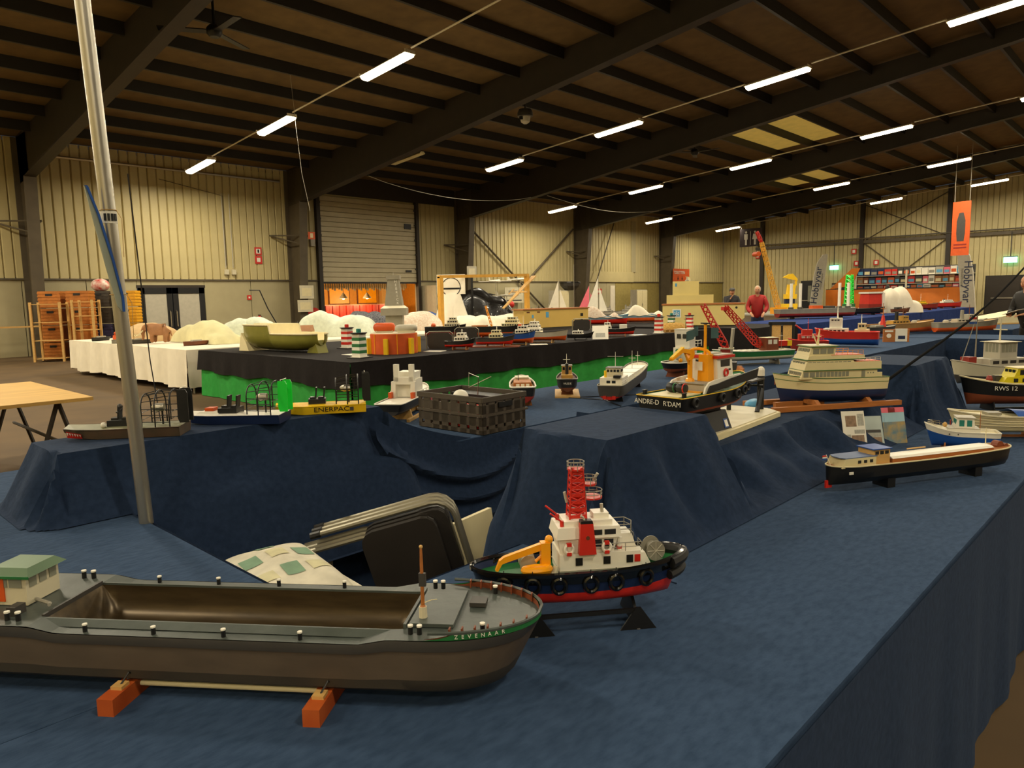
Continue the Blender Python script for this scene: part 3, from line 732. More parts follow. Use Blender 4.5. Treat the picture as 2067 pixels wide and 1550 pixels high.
wd = MB().lathe([(.0245, -.022), (.0245, -.019), (.014, -.019), (.014, .019), (.0245, .019), (.0245, .022)], 20, (.2, 0, .15), 'y').build('anchor_winch', 'grey', tug)
for k in range(8): a = k*PI/4; MB().tube([(.2, -.0225, .15), (.2+.022*math.cos(a), -.0225, .15+.022*math.sin(a))], .001, 4).build('spoke', 'lightgrey', wd)
MB().tube([(-.27, 0, .06), (-.29, 0, .06)], .012).build('rudder', 'red', tug)
ts_ = thing('model_stand', 'black plastic stand with triangular feet under the red tug', 'stand', (1.345, 1.065, .8), D2(-39)); ts_.scale = (1, 1, 1.38)
for x in (-.12, .13):
    MB().prism([(-.075, 0), (.075, 0), (.045, .03), (.012, .048), (-.012, .048), (-.045, .03)], x-.004, x+.004, 'x').build('stand_plate', 'black', ts_)
    MB().prism([(x-.045, 0), (x+.045, 0), (x+.006, .04), (x-.006, .04)], -.073, -.068, 'y').build('stand_foot', 'black', ts_)
MB().bx(-.12, .13, -.07, -.062, .03, .037).build('stand_bar', 'black', ts_); MB().bx(-.12, .13, .062, .07, .03, .037).build('stand_bar', 'black', ts_)
# ---------------------------------------------------------------- things stored in the gap between the tables
mat('chairvinyl', '#2b2723', .45, var=.12); mat('chairtube', '#8f8a78', .4, metal=.6, var=.08)
def folding_chair(label, off, grp='folded chairs stored between the tables'):
    """folded flat: two bent tube frames, seat and back pads; lies on its long edge in the xz plane"""
    t = thing('folding_chair', label, 'chair', (1.55+.656*off, 2.56+.755*off, .235+.02*off), 0, grp)
    def frame(x0, x1, z0, z1, r, y, nm):
        pts = []; c = r
        for cx_, cz, a0 in ((x1-c, z0+c, -PI/2), (x1-c, z1-c, 0)):
            for k in range(5): a = a0+k*PI/8; pts.append((cx_+c*math.cos(a), y, cz+c*math.sin(a)))
        pts = [(x0, y, z0)] + pts + [(x0, y, z1)]
        MB().tube(pts, .011, 8).build(nm, 'chairtube', t, smooth=True)
    frame(.08, .6, .0, .38, .08, 0, 'back_frame'); frame(.0, .3, .04, .33, .06, -.025, 'leg_frame')
    for (x0, x1, z0, z1, y, nm) in ((.24, .53, .02, .35, -.045, 'seat'), (.42, .57, .03, .35, .012, 'backrest')):
        r = .05; pl = []
        for cx_, cz, a0 in ((x1-r, z0+r, -PI/2), (x1-r, z1-r, 0), (x0+r, z1-r, PI/2), (x0+r, z0+r, PI)):
            for k in range(4): a = a0+k*PI/6; pl.append((cx_+r*math.cos(a), cz+r*math.sin(a)))
        MB().prism(pl, y-.014, y+.014, 'y').build(nm, 'chairvinyl', t)
    for z in (0, .38): MB().lathe([(.014, -.02), (.014, .02)], 8, (.07, 0, z), 'x').build('rubber_foot', 'black', t)
    t.rotation_euler = (D2(4), D2(-15), D2(-46)); t.scale = (1.08, 1.08, 1.08)
    return t
folding_chair('folded grey chair with a dark padded seat, front of the stack in the gap', 0)
folding_chair('second folded grey chair behind the front one, in the gap between tables', .05)
folding_chair('third folded grey chair at the back of the stack, against the navy cloth', .10)
def vent_crate(name, label, loc, sx, sy, sz, rz, m, rows=3, cols=6, th=.008, sq=.6):
    t = thing(name, label, 'crate', loc, rz)
    MB().bx(-sx/2, sx/2, -sy/2, sy/2, 0, .01).build('base', m, t)
    for ax, L in (('x', sx), ('y', sy)):
        for s in (-1, 1):
            b = MB(); n = cols if ax == 'x' else max(3, int(cols*sy/sx)); w = L/n; hh_ = sz/rows
            def pb(a0, a1, z0, z1):
                if ax == 'x': b.bx(a0, a1, s*sy/2-th/2, s*sy/2+th/2, z0, z1)
                else: b.bx(s*sx/2-th/2, s*sx/2+th/2, a0, a1, z0, z1)
            for i in range(n+1):
                c = -L/2+w*i; pb(max(-L/2, c-w*(1-sq)/2), min(L/2, c+w*(1-sq)/2), 0, sz)
            for j in range(rows+1):
                z = hh_*j; pb(-L/2, L/2, max(0, z-hh_*(1-sq)/2), min(sz, z+hh_*(1-sq)/2))
            b.build('side_panel', m, t)
    r = MB()
    for s in (-1, 1): r.bx(-sx/2-.008, sx/2+.008, s*sy/2-.009, s*sy/2+.009, sz-.03, sz); r.bx(s*sx/2-.009, s*sx/2+.009, -sy/2, sy/2, sz-.03, sz)
    r.build('rim', m, t)
    return t
mat('cratebrown', '#4a4136', .5, var=.08); mat('crategrey', '#7a7566', .55, var=.1)
vent_crate('storage_crate', 'grey slatted crate under the patchwork cushion', (1.22, 2.23, .25), .32, .42, .34, D2(-4), 'crategrey', 6, 4, sq=.5)
tag(MB().bx(1.05, 1.38, 2.02, 2.44, .0, .25).build('packing_case', 'darkgrey'), 'dark packing case at the bottom of the gap', 'case')
# patchwork cushion
mat('patch_white', '#d9d2bc', .9, var=.1, scale=20); mat('patch_cream', '#cfc8a0', .9, var=.1, scale=20); mat('patch_green', '#7d9c80', .9, var=.1, scale=20)
t = thing('patchwork_cushion', 'white cushion with pale green patches lying on the crate', 'cushion', (1.2, 2.25, .63), D2(-6))
def cush(u, v, top=True):
    x = (u-.5)*.32; y = (v-.5)*.48; e = max(0, (1-(2*abs(u-.5))**3)*(1-(2*abs(v-.5))**3))
    z = .055*e**.45+.012*math.sin(u*9)*math.sin(v*7)*e
    return (x, y, z+.05*(v-.5)+.01 if top else -.3*z+.05*(v-.5))
MB().grid(cush, 24, 24).build('cover', 'patch_white', t, smooth=True); MB().grid(lambda u, v: cush(u, v, False), 24, 24).build('underside', 'patch_white', t, smooth=True)
for (u0, v0, m) in ((.12, .62, 'patch_green'), (.42, .34, 'patch_green'), (.72, .62, 'patch_green'), (.4, .86, 'patch_green'), (.12, .3, 'patch_cream'), (.42, .62, 'patch_cream'), (.7, .32, 'patch_cream')):
    MB().grid(lambda u, v: tuple(a+b for a, b in zip(cush(u0+u*.2, v0+v*.15), (0, 0, .0025))), 6, 6).build('patch', m, t, smooth=True)
for z, m in ((.0, 'offwhite'),): MB().bx(.1, .175, -.22, .0, -.03, .0).build('folded_end', 'patch_white', t)
bd = MB().bx(-.22, .22, -.012, .012, 0, .3).build('leaning_board', 'cream', None, loc=(2.06, 2.27, .33), rot=(D2(-6), D2(-4), D2(2)))
tag(bd, 'cream board leaning in the gap behind the folded chairs', 'board')
tag(MB().bx(1.72, 2.1, 2.2, 2.6, 0, .24).build('cardboard_box', 'crate_orange' if 'crate_orange' in MATS else 'palewood'), 'cardboard box at the bottom of the gap under the folded chairs', 'box')
rl_ = MB().bx(.95, 1.75, 2.84, 2.87, .38, .43).build('table_rail', 'grey'); tag(rl_, 'grey steel table rail under the hem of the airboat cloth', 'rail')

# ---------------------------------------------------------------- folding crate on the back table
c = vent_crate('folding_crate', 'dark brown folding crate with red and white contents on the back table', (3.07, 3.28, .805), .38, .56, .22, D2(2), 'cratebrown', 3, 5, sq=.3)
for y in (-.288, .288): MB().bx(-.06, .06, y-.006, y+.006, .15, .18).build('hand_grip', 'black', c)
MB().bx(-.205, .205, -.293, -.283, .105, .12).build('hinge_strip', 'cratebrown', c); MB().bx(-.208, -.198, -.28, .28, .105, .12).build('hinge_strip', 'cratebrown', c)
tag(MB().bx(2.95, 3.05, 3.1, 3.42, .82, .95).build('red_box', 'red'), 'red carton showing through the side of the brown crate', 'carton')
tag(MB().ball((2.98, 3.28, 1.0), .05, 12, (1, 1, .9)).build('white_bag', 'white', None, True), 'white bundle on top of the brown crate contents', 'bundle')
tag(MB().ball((2.93, 3.47, .97), .035, 10, (.8, 1, 1)).build('pink_bundle', 'pink', None, True), 'pale pink bundle at the grip of the brown crate', 'bundle')
tag(MB().bx(3.1, 3.22, 3.1, 3.5, .82, 1.0).build('black_case', 'black'), 'black case inside the brown crate', 'case')
tag(MB().tube([(3.1, 3.25, 1.0), (3.06, 3.2, 1.12), (3.0, 3.22, 1.15), (3.05, 3.28, 1.05), (3.12, 3.15, 1.12)], .003, 5).build('wire', 'metal'), 'loop of pale wire sticking out of the brown crate', 'wire')

# ---------------------------------------------------------------- the three airboats
def airboat(label, loc, rz, L, B, hm, dm, rudm, cagem, teeth=False, lettering=None, deckm=None, cockpit='black', sc=1.):
    t = thing('model_airboat', label, 'model boat', loc, rz, 'airboats on the riser', sc)
    H = .04
    # flat-bottomed punt with an upswept bow
    b = MB(); st = [(-L/2, 0, H, 1), (-.3*L, 0, H, 1), (.2*L, 0, H, 1), (.38*L, .008, H+.002, .9), (.5*L, .03, H+.004, .62)]
    rings = [[(x, B/2*k, zt), (x, B/2*k*.88, zb), (x, -B/2*k*.88, zb), (x, -B/2*k, zt)] for x, zb, zt, k in st]
    b.loft(rings).build('hull', hm, t)
    d = MB(); d.loft([[(x, B/2*k*.94, zt+.001), (x, 0, zt+.012*(1 if x > .1*L else .2)), (x, -B/2*k*.94, zt+.001)] for x, zb, zt, k in st], cap=False, closed=False).build('deck', dm, t)
    if deckm: MB().taper(.12*L, .38*L, -B*.3, B*.3, H, H+.016, .01, .03, .01).build('fore_hatch', deckm, t)
    for s in (1, -1): MB().tube([(st[0][0], s*B/2, H), (st[2][0], s*B/2, H), (st[3][0], s*B/2*.9, H+.002), (st[4][0], s*B/2*.62, H+.004)], .002, 4).build('gunwale', hm, t)
    MB().bx(-.05*L, .14*L, -B*.26, B*.26, H, H+.03).build('seat_box', cockpit, t)
    for x in (-.0*L, .09*L):
        b = MB(); b.bx(x-.014, x+.014, -.022, .022, H+.03, H+.038); b.prism([(x-.016, H+.036), (x-.01, H+.036), (x-.014, H+.085), (x-.022, H+.085)], -.02, .02, 'y'); b.build('seat', 'black', t)
    # cage: hoops and longitudinal bars
    cg = MB(); cx0, cx1 = -.42*L, -.17*L; Rr = B*.46; cz = H+.075
    for x, k in ((cx0, 1.), ((cx0+cx1)/2, .98), (cx1, .78)):
        pts = []
        for i in range(13):
            a = PI*i/12; pts.append((x, Rr*k*math.cos(a), cz+Rr*k*math.sin(a)*.95))
        pts = [(x, Rr*k, H)] + pts + [(x, -Rr*k, H)]; cg.tube(pts, .003, 5)
        for zz in (H+.03, H+.06): cg.tube([(x, Rr*k, zz), (x, -Rr*k, zz)], .0015, 4)
    for i in range(0, 13, 2):
        a = PI*i/12; cg.tube([(cx0, Rr*math.cos(a), cz+Rr*math.sin(a)*.95), ((cx0+cx1)/2, Rr*.98*math.cos(a), cz+Rr*.98*math.sin(a)*.95), (cx1, Rr*.78*math.cos(a), cz+Rr*.78*math.sin(a)*.95)], .0018, 4)
    for s in (1, -1):
        for zz in (H+.02, H+.05): cg.tube([(cx0, s*Rr, zz), (cx1, s*Rr*.78, zz)], .0018, 4)
    cg.build('propeller_cage', cagem, t)
    e = MB(); e.lathe([(.016, 0), (.018, .03), (.012, .045), (.006, .05)], 10, (-.33*L, 0, cz), 'x'); e.build('engine', 'metal', t)
    MB().tube([(-.31*L, 0, H), (-.31*L, 0, cz)], .004).build('engine_post', 'black', t)
    p = MB(); p.hexa([(-.385*L,-.006,cz),(-.38*L,-.006,cz),(-.38*L,.006,cz),(-.385*L,.006,cz)], [(-.387*L,-.004,cz+Rr*.8),(-.38*L,-.004,cz+Rr*.8),(-.38*L,.006,cz+Rr*.8),(-.387*L,.006,cz+Rr*.8)])
    p.hexa([(-.385*L,-.004,cz-Rr*.7),(-.38*L,-.004,cz-Rr*.7),(-.38*L,.006,cz-Rr*.7),(-.385*L,.006,cz-Rr*.7)], [(-.387*L,-.006,cz),(-.38*L,-.006,cz),(-.38*L,.006,cz),(-.387*L,.006,cz)]); p.build('propeller', 'black', t)
    for s in (1, -1):
        MB().prism([(-.56*L, H+.01), (-.56*L, H+.135), (-.545*L, H+.15), (-.47*L, H+.15), (-.465*L, H+.03), (-.48*L, H+.01)], s*B*.2-.003, s*B*.2+.003, 'y').build('rudder', rudm, t)
    MB().tube([(-.5*L, -B*.24, H+.155), (-.5*L, B*.24, H+.155)], .002, 4).build('rudder_rod', 'metal', t)
    return t, st, H
sk, st_, H_ = airboat('camouflage airboat with a shark mouth on its bow, leftmost of the three', (1.05, 3.25, 1.056), D2(142), .46, .17, mat('camo', '#3c3a2c', .6, var=.0, scale=9, col2='#5a4432'), mat('camodeck', '#6f7256', .5, var=.0, scale=10, col2='#8a8868'), 'black', 'black')
for s in (1, -1):
    def mo(u, v, s=s): x = .15+.06*u; return (x, s*(.17/2*(.97-.16*max(0, (x-.15)/.06)*.6)*(.88+.12*(v))+.0025), .006+.028*v*(.7+.3*u)+.004*u)
    MB().grid(mo, 6, 2).build('painted_mouth', 'red', sk)
    for k in range(6):
        q = mo(k/6+.02, .85); q2 = mo((k+1)/6-.02, .85); q3 = mo((k+.5)/6, .3); n_ = MB(); e_ = s*.0015
        n_.add([(a, b+e_, c_) for a, b, c_ in (q, q2, q3)], [(0, 1, 2)]); n_.build('painted_tooth', 'white', sk)
MB().ball((.075, .05, .055), .012, 8).build('eye_lamp', 'white', sk); MB().ball((.075, -.05, .055), .012, 8).build('eye_lamp', 'white', sk)
b = MB(); b.tube([(.03, -.02, .06), (.03, -.02, .1), (.02, -.0, .115), (.03, .02, .1)], .006); b.ball((.025, 0, .125), .011, 8); b.build('driver_figure', 'darkgrey', sk)
bl_, _, _ = airboat('blue and white airboat with bright green rudders, middle of the three', (1.5, 3.2, 1.056), D2(132), .46, .17, 'darkblue', 'white', 'brightgreen', 'black', deckm='white')
MB().bx(.09, .13, -.02, .03, .055, .07).build('deck_bag', 'orange', bl_)
ye, _, _ = airboat('yellow airboat lettered ENERPAC with black rudders, rightmost of the three', (1.91, 3.13, 1.056), D2(146), .43, .155, 'yellow', 'yellow', 'black', 'black')
text('ENERPAC', .032, 'black', ye, (-.05, .0755, .0215), (PI/2+.15, 0, PI), sx=1.25); MB().bx(-.155, -.137, .0725, .0755, .012, .03).build('logo_plate', 'darkgrey', ye)

# ---------------------------------------------------------------- boats on the back table
wb = thing('model_supply_ship', 'white supply ship model with twin towers behind the brown crate', 'model boat', (3.12, 4.0, .8), D2(34))
h, P, s_ = hull(wb, .8, .2, .05, .13, .08, 'black', 'darkgrey', 'white', bow=.35, stern=.1, tw=.85, sb=.05, bul=.006, rim='white', rr=.004)
MB().bx(-.38, -.05, -.085, .085, .124, .128).build('work_deck', 'white', wb); rail(wb, [(-.05+.07*i, -.098, .13) for i in range(5)], .04, .003, 'white'); rail(wb, [(-.05+.07*i, .098, .13) for i in range(5)], .04, .003, 'white')
hs = house(wb, 'superstructure', 'white', -.03, .15, .075, .128, .25, dx0=.02, win=fwin(-.06, .06, 4, .21, .24))
MB().taper(.0, .13, -.065, .065, .25, .3, .01, -.02, 0).build('bridge', 'white', hs); 
for s in (1, -1):
    b = MB().taper(-.08, -.03, s*.07-.016, s*.07+.016, .128, .24, .015, 0, 0); b.bx(-.06, -.03, s*.055-.02, s*.055+.014, .24, .36); b.build('exhaust_tower', 'white', wb); MB().bx(-.12, -.08, s*.08-.012, s*.08+.012, .13, .17).build('deck_tank', 'orange', wb)
MB().bx(-.06, -.02, -.07, .07, .22, .27).build('tower_bridge', 'white', wb)
stand(wb, (-.2, .2), 'palewood', .11, 0, .07, .012); MB().bx(-.32, .3, -.12, -.1, 0, .02).build('stand_rail', 'palewood', wb)

b6 = thing('model_launch', 'brown and white launch model on the back table, right of the crate', 'model boat', (4.02, 3.72, .8), D2(44))
hull(b6, .62, .19, .04, .15, .085, 'black', 'darkred', 'palewood', bow=.5, stern=.2, tw=.75, sb=.03, ss=.008, bul=.02, rim='white', rr=.007)
house(b6, 'cabin', 'wood', -.2, .02, .07, .135, .18, dy=.006, win=fwin(-.055, .055, 3, .148, .17, 'b'), wm='white'); house(b6, 'fore_cabin', 'offwhite', .02, .2, .06, .14, .19, dx1=.03, dy=.01, roof='offwhite')
mast(b6, -.05, .03, .18, .25, m='black'); MB().tube([(-.3, 0, .07), (-.33, 0, .07)], .012).build('propeller', 'chrome', b6); stand(b6, (-.15, .15), 'wood', .07, 0, .06)

b7 = thing('model_steam_tug', 'small black steam tug with ochre cabin on a plywood base', 'model boat', (4.6, 3.75, .8), D2(40))
MB().bx(-.24, .24, -.1, .1, 0, .014).build('base_board', 'palewood', b7)
hull(b7, .5, .17, .05, .14, .08, 'black', 'darkwood', 'darkwood', bow=.45, stern=.3, tw=.5, sb=.03, ss=.015, bul=.015, rim='grey', rr=.004)
house(b7, 'deckhouse', mat('ochre', '#b58c3c', .5, var=.08), -.1, .12, .045, .125, .17, win=swin(-.09, .1, 4, .14, .16)); house(b7, 'wheelhouse', 'palewood', .02, .1, .042, .17, .235, win=fwin(-.038, .038, 3, .2, .225, 'b')+swin(.03, .09, 2, .2, .225), roof='grey')
MB().lathe([(.014, 0), (.014, .09)], 10, (-.03, 0, .17)).build('funnel', 'black', b7); mast(b7, .08, 0, .235, .33, bars=((.5, .03),)); text('VREDE', .022, 'white', b7, (-.252, 0, .118), (PI/2, 0, -PI/2)); stand(b7, (-.12, .12), 'darkwood', .05, .014, .06, bar=False)

co = thing('model_coaster', 'long grey coaster model with white hatch covers on the back table', 'model boat', (4.95, 3.4, .8), D2(25))
hull(co, 1.5, .2, .045, .15, .07, 'darkgrey', 'red', 'offwhite', bow=.14, stern=.06, tw=.8, sb=.05, bul=.008, rim='grey', rr=.004, N=26, flat=.97)
for i, x in enumerate((-.36, -.02, .32)): MB().bx(x, x+.31, -.075, .075, .143, .175).build('hatch_cover', 'white', co)
hs = house(co, 'superstructure', 'white', -.68, -.44, .085, .143, .2, win=fwin(-.04, .04, 2, .16, .18, 'b')); house(hs, 'wheelhouse', 'offwhite', -.6, -.48, .055, .2, .265, win=fwin(-.05, .05, 4, .235, .255, 'b')+swin(-.59, -.49, 3, .235, .255), roof='darkgrey')
MB().bx(-.7, -.64, -.07, -.02, .2, .22).build('lifeboat', 'black', co); MB().lathe([(.01, 0), (.01, .05)], 8, (-.64, .05, .2)).build('funnel', 'yellow', co); mast(co, -.5, 0, .265, .38, bars=((.7, .06),)); mast(co, .3, 0, .17, .33, bars=((.6, .03),)); mast(co, .62, 0, .17, .3)
for y in (-.035, .035): MB().prism([(-.76, .05), (-.72, .05), (-.72, .075), (-.76, .075)], y-.012, y+.012, 'y').build('rudder', 'red', co)
stand(co, (-.5, .4), 'black', .06, 0, .06, bar=False); rail(co, [(-.74, -.09, .15), (-.6, -.095, .15), (-.46, -.095, .15)], .03, .0015, 'white')
tag(MB().tube([(4.3, 3.0, .803), (4.5, 3.3, .803), (4.42, 3.6, .803), (5.1, 3.1, .803), (6.4, 3.45, .803)], .004, 5).build('power_cable', 'black'), 'thin black cable lying beside the coaster on the back table', 'cable')

bb = thing('model_pusher', 'black workboat model with tall white wheelhouse behind the yellow crane', 'model boat', (6.35, 3.7, .8), D2(188))
hull(bb, .62, .26, .05, .15, .09, 'black', 'brown', 'grey', bow=.2, stern=.1, tw=.9, bul=.01, rim='white', rr=.005, N=14)
house(bb, 'deckhouse', 'white', -.2, .02, .08, .14, .28); house(bb, 'wheelhouse', 'white', -.17, -.02, .075, .28, .46, dx1=-.03, dx0=0, win=fwin(-.06, .06, 2, .37, .44, 'f')+swin(-.15, -.03, 1, .37, .44)+fwin(-.06, .06, 1, .37, .44, 'b'), wm='glassdark', roof='white')
rail(bb, [(-.3, -.09, .28), (-.2, -.09, .28), (-.2, .09, .28), (-.3, .09, .28)], .06, .004, 'white'); MB().tube([(.05, 0, .15), (.05, 0, .22), (.12, 0, .26)], .018).build('winch_gear', 'green', bb); MB().ball((.16, .03, .2), .035, 8).build('float', 'lightgrey', bb)
mast(bb, -.1, 0, .46, .6, .004, 'black'); stand(bb, (-.15, .15), 'brown', .1, 0, .06)

gw = thing('model_crane_vessel', 'green and white crane vessel with two red lattice booms', 'model boat', (7.75, 3.62, .8), D2(150))
hull(gw, 1.0, .24, .05, .16, .1, 'green', 'offwhite', 'offwhite', bow=.2, stern=.1, tw=.85, bul=.008, sb=.03, rim='white', rr=.005, N=14)
house(gw, 'wheelhouse', 'brown', -.3, -.14, .07, .155, .3, win=swin(-.29, -.15, 2, .23, .28), wm='white', roof='cream'); MB().torus((-.2, -.072, .19), .02, .006, 'y', 12, 5).build('lifebuoy', 'white', gw)
MB().bx(-.5, -.3, -.04, .04, .2, .26).build('counter_jib', 'red', gw); MB().bx(-.5, -.44, -.042, .042, .2, .262).build('jib_tip', 'yellow', gw)
for k in range(5): MB().bx(-.05+.08*k, -.01+.08*k, -.08, .08, .152, .17).build('deck_box', 'white', gw)
def lattice(p, a, b, w, m, n=8, name='boom', r=.006):
    a, b = Vector(a), Vector(b); d = (b-a).normalized(); u = d.cross(Vector((0, 1, 0))).normalized(); v = Vector((0, 1, 0)); L_ = (b-a).length; mb = MB()
    def pt(i, su, sv): k = i/n; ww = w*(1-.35*k) if .05 < k else w*.5; return a+d*L_*k+u*su*ww/2+v*sv*ww/2
    for su in (-1, 1):
        for sv in (-1, 1): mb.tube([pt(i, su, sv) for i in range(n+1)], r, 4)
    for i in range(n):
        for sv in (-1, 1):
            mb.tube([pt(i, -1, sv), pt(i+1, 1, sv)], r*.8, 4); mb.tube([pt(i, 1, sv), pt(i+1, -1, sv)], r*.8, 4)
        for su in (-1, 1): mb.tube([pt(i, su, -1), pt(i+1, su, 1)], r*.8, 4)
    return mb.build(name, m, p)
lattice(gw, (-.13, -.03, .2), (.34, -.03, .66), .075, 'red', 9); MB().bx(.3, .37, -.06, .0, .62, .66).build('boom_head', 'red', gw)
stand(gw, (-.3, .3), 'grey', .1, 0, .06); mast(gw, -.35, .05, .16, .36, .003, 'metal', ((.8, .05),))
cb = thing('model_crane', 'red lattice crane boom leaning up from a dark deckhouse', 'model crane', (6.75, 3.42, .8), D2(115))
MB().bx(-.1, .1, -.09, .09, 0, .12).build('pontoon', 'darkgrey', cb); MB().bx(-.05, .06, -.05, .05, .12, .25).build('crane_house', 'darkred', cb); MB().bx(-.07, .08, -.06, .06, .25, .262).build('roof', 'offwhite', cb)
lattice(cb, (0, 0, .25), (.24, .0, .70), .07, 'red', 9); MB().tube([(-.04, .03, .2), (-.06, .06, .46)], .02, 6).build('support_leg', 'lightgrey', cb)

rb = thing('model_pilot_tug', 'red and blue tug model with white superstructure on the back table', 'model boat', (11.0, 3.7, .8), D2(100))
hull(rb, .86, .3, .03, .22, .12, 'red', 'blue', 'red', bow=.45, stern=.25, tw=.6, sb=.05, bul=.02, rim='red', rr=.008)
house(rb, 'superstructure', 'white', -.02, .3, .09, .2, .27, win=swin(.0, .28, 5, .225, .25)); house(rb, 'funnel_house', 'white', .06, .22, .06, .27, .42, win=swin(.08, .2, 3, .38, .4)); mast(rb, .12, 0, .42, .6, .012, 'white', ((.5, .04),))
house(rb, 'wheelhouse', 'cream', -.3, -.12, .08, .2, .26); house(rb, 'pilot_top', 'cream', -.26, -.16, .06, .26, .34, win=swin(-.25, -.17, 2, .29, .32)+fwin(-.05, .05, 2, .29, .32, 'b'), roof='cream'); mast(rb, -.2, 0, .34, .47, .008, 'white', ((.7, .04),))
MB().lathe([(.05, 0), (.05, .06), (.02, .08)], 10, (-.33, 0, .03)).build('thruster', 'blue', rb)
rf = thing('model_fireboat', 'small red fireboat model with red rails behind the ferry', 'model boat', (9.7, 3.75, .8), D2(120))
hull(rf, .5, .2, .02, .16, .08, 'darkred', 'darkred', 'red', bow=.45, stern=.2, tw=.7, sb=.03, rim='red', rr=.006)
house(rf, 'cabin', 'red', -.1, .12, .07, .15, .25, win=swin(-.09, .1, 3, .19, .23), wm='white'); house(rf, 'flybridge', 'red', -.05, .08, .05, .25, .31)
rail(rf, [(-.18, -.08, .16), (-.1, -.08, .16), (0, -.08, .16), (.1, -.08, .16)], .07, .005, 'red'); rail(rf, [(-.18, .08, .16), (-.1, .08, .16), (0, .08, .16), (.1, .08, .16)], .07, .005, 'red'); mast(rf, 0, 0, .31, .46, .006, 'red', ((.6, .06),)); MB().tube([(.08, 0, .31), (.16, 0, .37)], .012).build('water_cannon', 'red', rf)
sb_ = thing('display_card', 'wooden stand with a white card and a round emblem on the back table', 'sign', (12.35, 3.42, .8), D2(-60))
MB().bx(-.17, 0, -.02, .02, 0, .2).build('wooden_block', 'wood', sb_); MB().bx(.0, .17, -.03, -.01, .01, .21).build('card', 'white', sb_); MB().lathe([(.035, 0), (.035, .004)], 14, (-.09, -.024, .1), 'y').build('emblem', 'white', sb_)
MB().bx(.04, .14, -.034, -.03, .05, .1).build('ship_picture', 'darkblue', sb_); MB().bx(-.15, -.03, -.024, -.02, .16, .185).build('caption_strip', 'white', sb_); MB().bx(.17, .2, -.03, .03, 0, .2).build('side_post', 'wood', sb_)
for nm, lab, loc, rz, L, m1 in (('model_warship', 'tan and red warship model with ochre deckhouses beyond the card stand', (14.6, 3.95, .8), -23, 1.75, mat('tan', '#9a7440', .6, var=.1)), ('model_warship', 'grey and red warship model at the right end of the back table', (15.6, 3.1, .8), -30, 1.5, 'grey')):
    s = thing(nm, lab, 'model boat', loc, D2(rz)); hull(s, L, .26, .03, .2, .11, m1, 'orange', 'palewood', bow=.3, stern=.15, tw=.6, sb=.05, rim=m1, rr=.006)
    house(s, 'deckhouse', 'ochre' if m1 != 'grey' else 'lightgrey', -.3, .15, .07, .19, .26, win=swin(-.28, .12, 5, .22, .24)); house(s, 'bridge', 'ochre' if m1 != 'grey' else 'lightgrey', -.02, .13, .06, .26, .34, win=swin(0, .12, 3, .3, .32))
    MB().lathe([(.035, 0), (.03, .16)], 10, (-.12, 0, .26)).build('funnel', 'black' if m1 != 'grey' else 'grey', s); mast(s, .05, 0, .34, .52, .008, 'darkwood', ((.7, .08),))
    for x in (.35, -.5): MB().lathe([(.05, 0), (.05, .04), (.03, .06)], 10, (x, 0, .19)).build('gun_turret', 'lightgrey', s); MB().tube([(x, 0, .235), (x+.14, 0, .25)], .008).build('gun_barrel', 'grey', s)
s = thing('model_lightship', 'dark launch model with a red and white tower, in front of the warship', 'model boat', (13.1, 3.85, .8), D2(-20)); hull(s, .7, .2, .1, .2, .13, 'darkgrey', 'darkgrey', 'grey', bow=.3, stern=.2, sb=.03); MB().lathe([(.06, 0), (.045, .06), (.02, .2)], 10, (.05, 0, .19)).build('light_tower', 'red', s); mast(s, .05, 0, .36, .6, .01, 'wood', ((.3, .06), (.6, .05))); MB().bx(-.2, .0, -.06, .06, .19, .23).build('deckhouse', 'grey', s); stand(s, (-.2, .2), 'wood', .08, 0, .12)
# ---------------------------------------------------------------- workboat with yellow crane on its base board
bb_ = thing('base_board', 'cream base board with two black mooring piles beside the black workboat', 'board', (3.05, 1.58, .99), D2(4))
MB().prism([(-.42, -.14), (.42, -.14), (.5, -.06), (.5, .16), (-.42, .16)], 0, .022).build('board', 'cream', bb_); MB().prism([(-.4, -.125), (.41, -.125), (.485, -.05), (.485, .145), (-.4, .145)], .022, .026).build('upper_sheet', 'offwhite', bb_)
MB().lathe([(.017, 0), (.017, .17)], 10, (.44, -.03, .026)).build('mooring_pile', 'black', bb_); MB().lathe([(.0185, .17), (.0185, .2), (.015, .21), (.006, .217)], 10, (.44, -.03, .026)).build('pile_cap', 'white', bb_)
MB().tube([(.33, -.055, .026), (.40, -.045, .1), (.425, -.04, .13)], .012, 8).build('raking_pile', 'black', bb_); MB().tube([(.33, .09, .026), (.33, .09, .2)], .012, 8).build('mooring_pile', 'black', bb_)
MB().bx(.26, .43, -.055, .09, .18, .188).build('jetty_deck', 'darkgrey', bb_); MB().tube([(.43, -.045, .15), (.33, .09, .15)], .006).build('cross_beam', 'black', bb_)
for k in range(3): MB().prism([(.2+.06*k, .19), (.22+.06*k, .19), (.25+.06*k, .25), (.235+.06*k, .25)], -.02+.03*k, .0+.03*k, 'y').build('gangway', 'wood', bb_)
an = thing('model_workboat', 'black workboat model with yellow deck crane and white wheelhouse, lettered on the stern', 'model boat', (2.74, 1.5, 1.085), D2(-3)); an.scale = (.74, .74, .74)
h, P, s_ = hull(an, .84, .31, .05, .16, .085, 'black', 'orange', 'green', bow=.38, stern=.06, tw=.93, sb=.07, bul=.006, rake=.06, rim='yellow', rr=.0025, flat=.92, N=24)
MB().bx(-.385, -.17, -.1, .1, .156, .162).build('cargo_deck', 'cream', an); MB().bx(-.19, -.15, -.1, .1, .162, .168).build('deck_edge', 'amber', an)
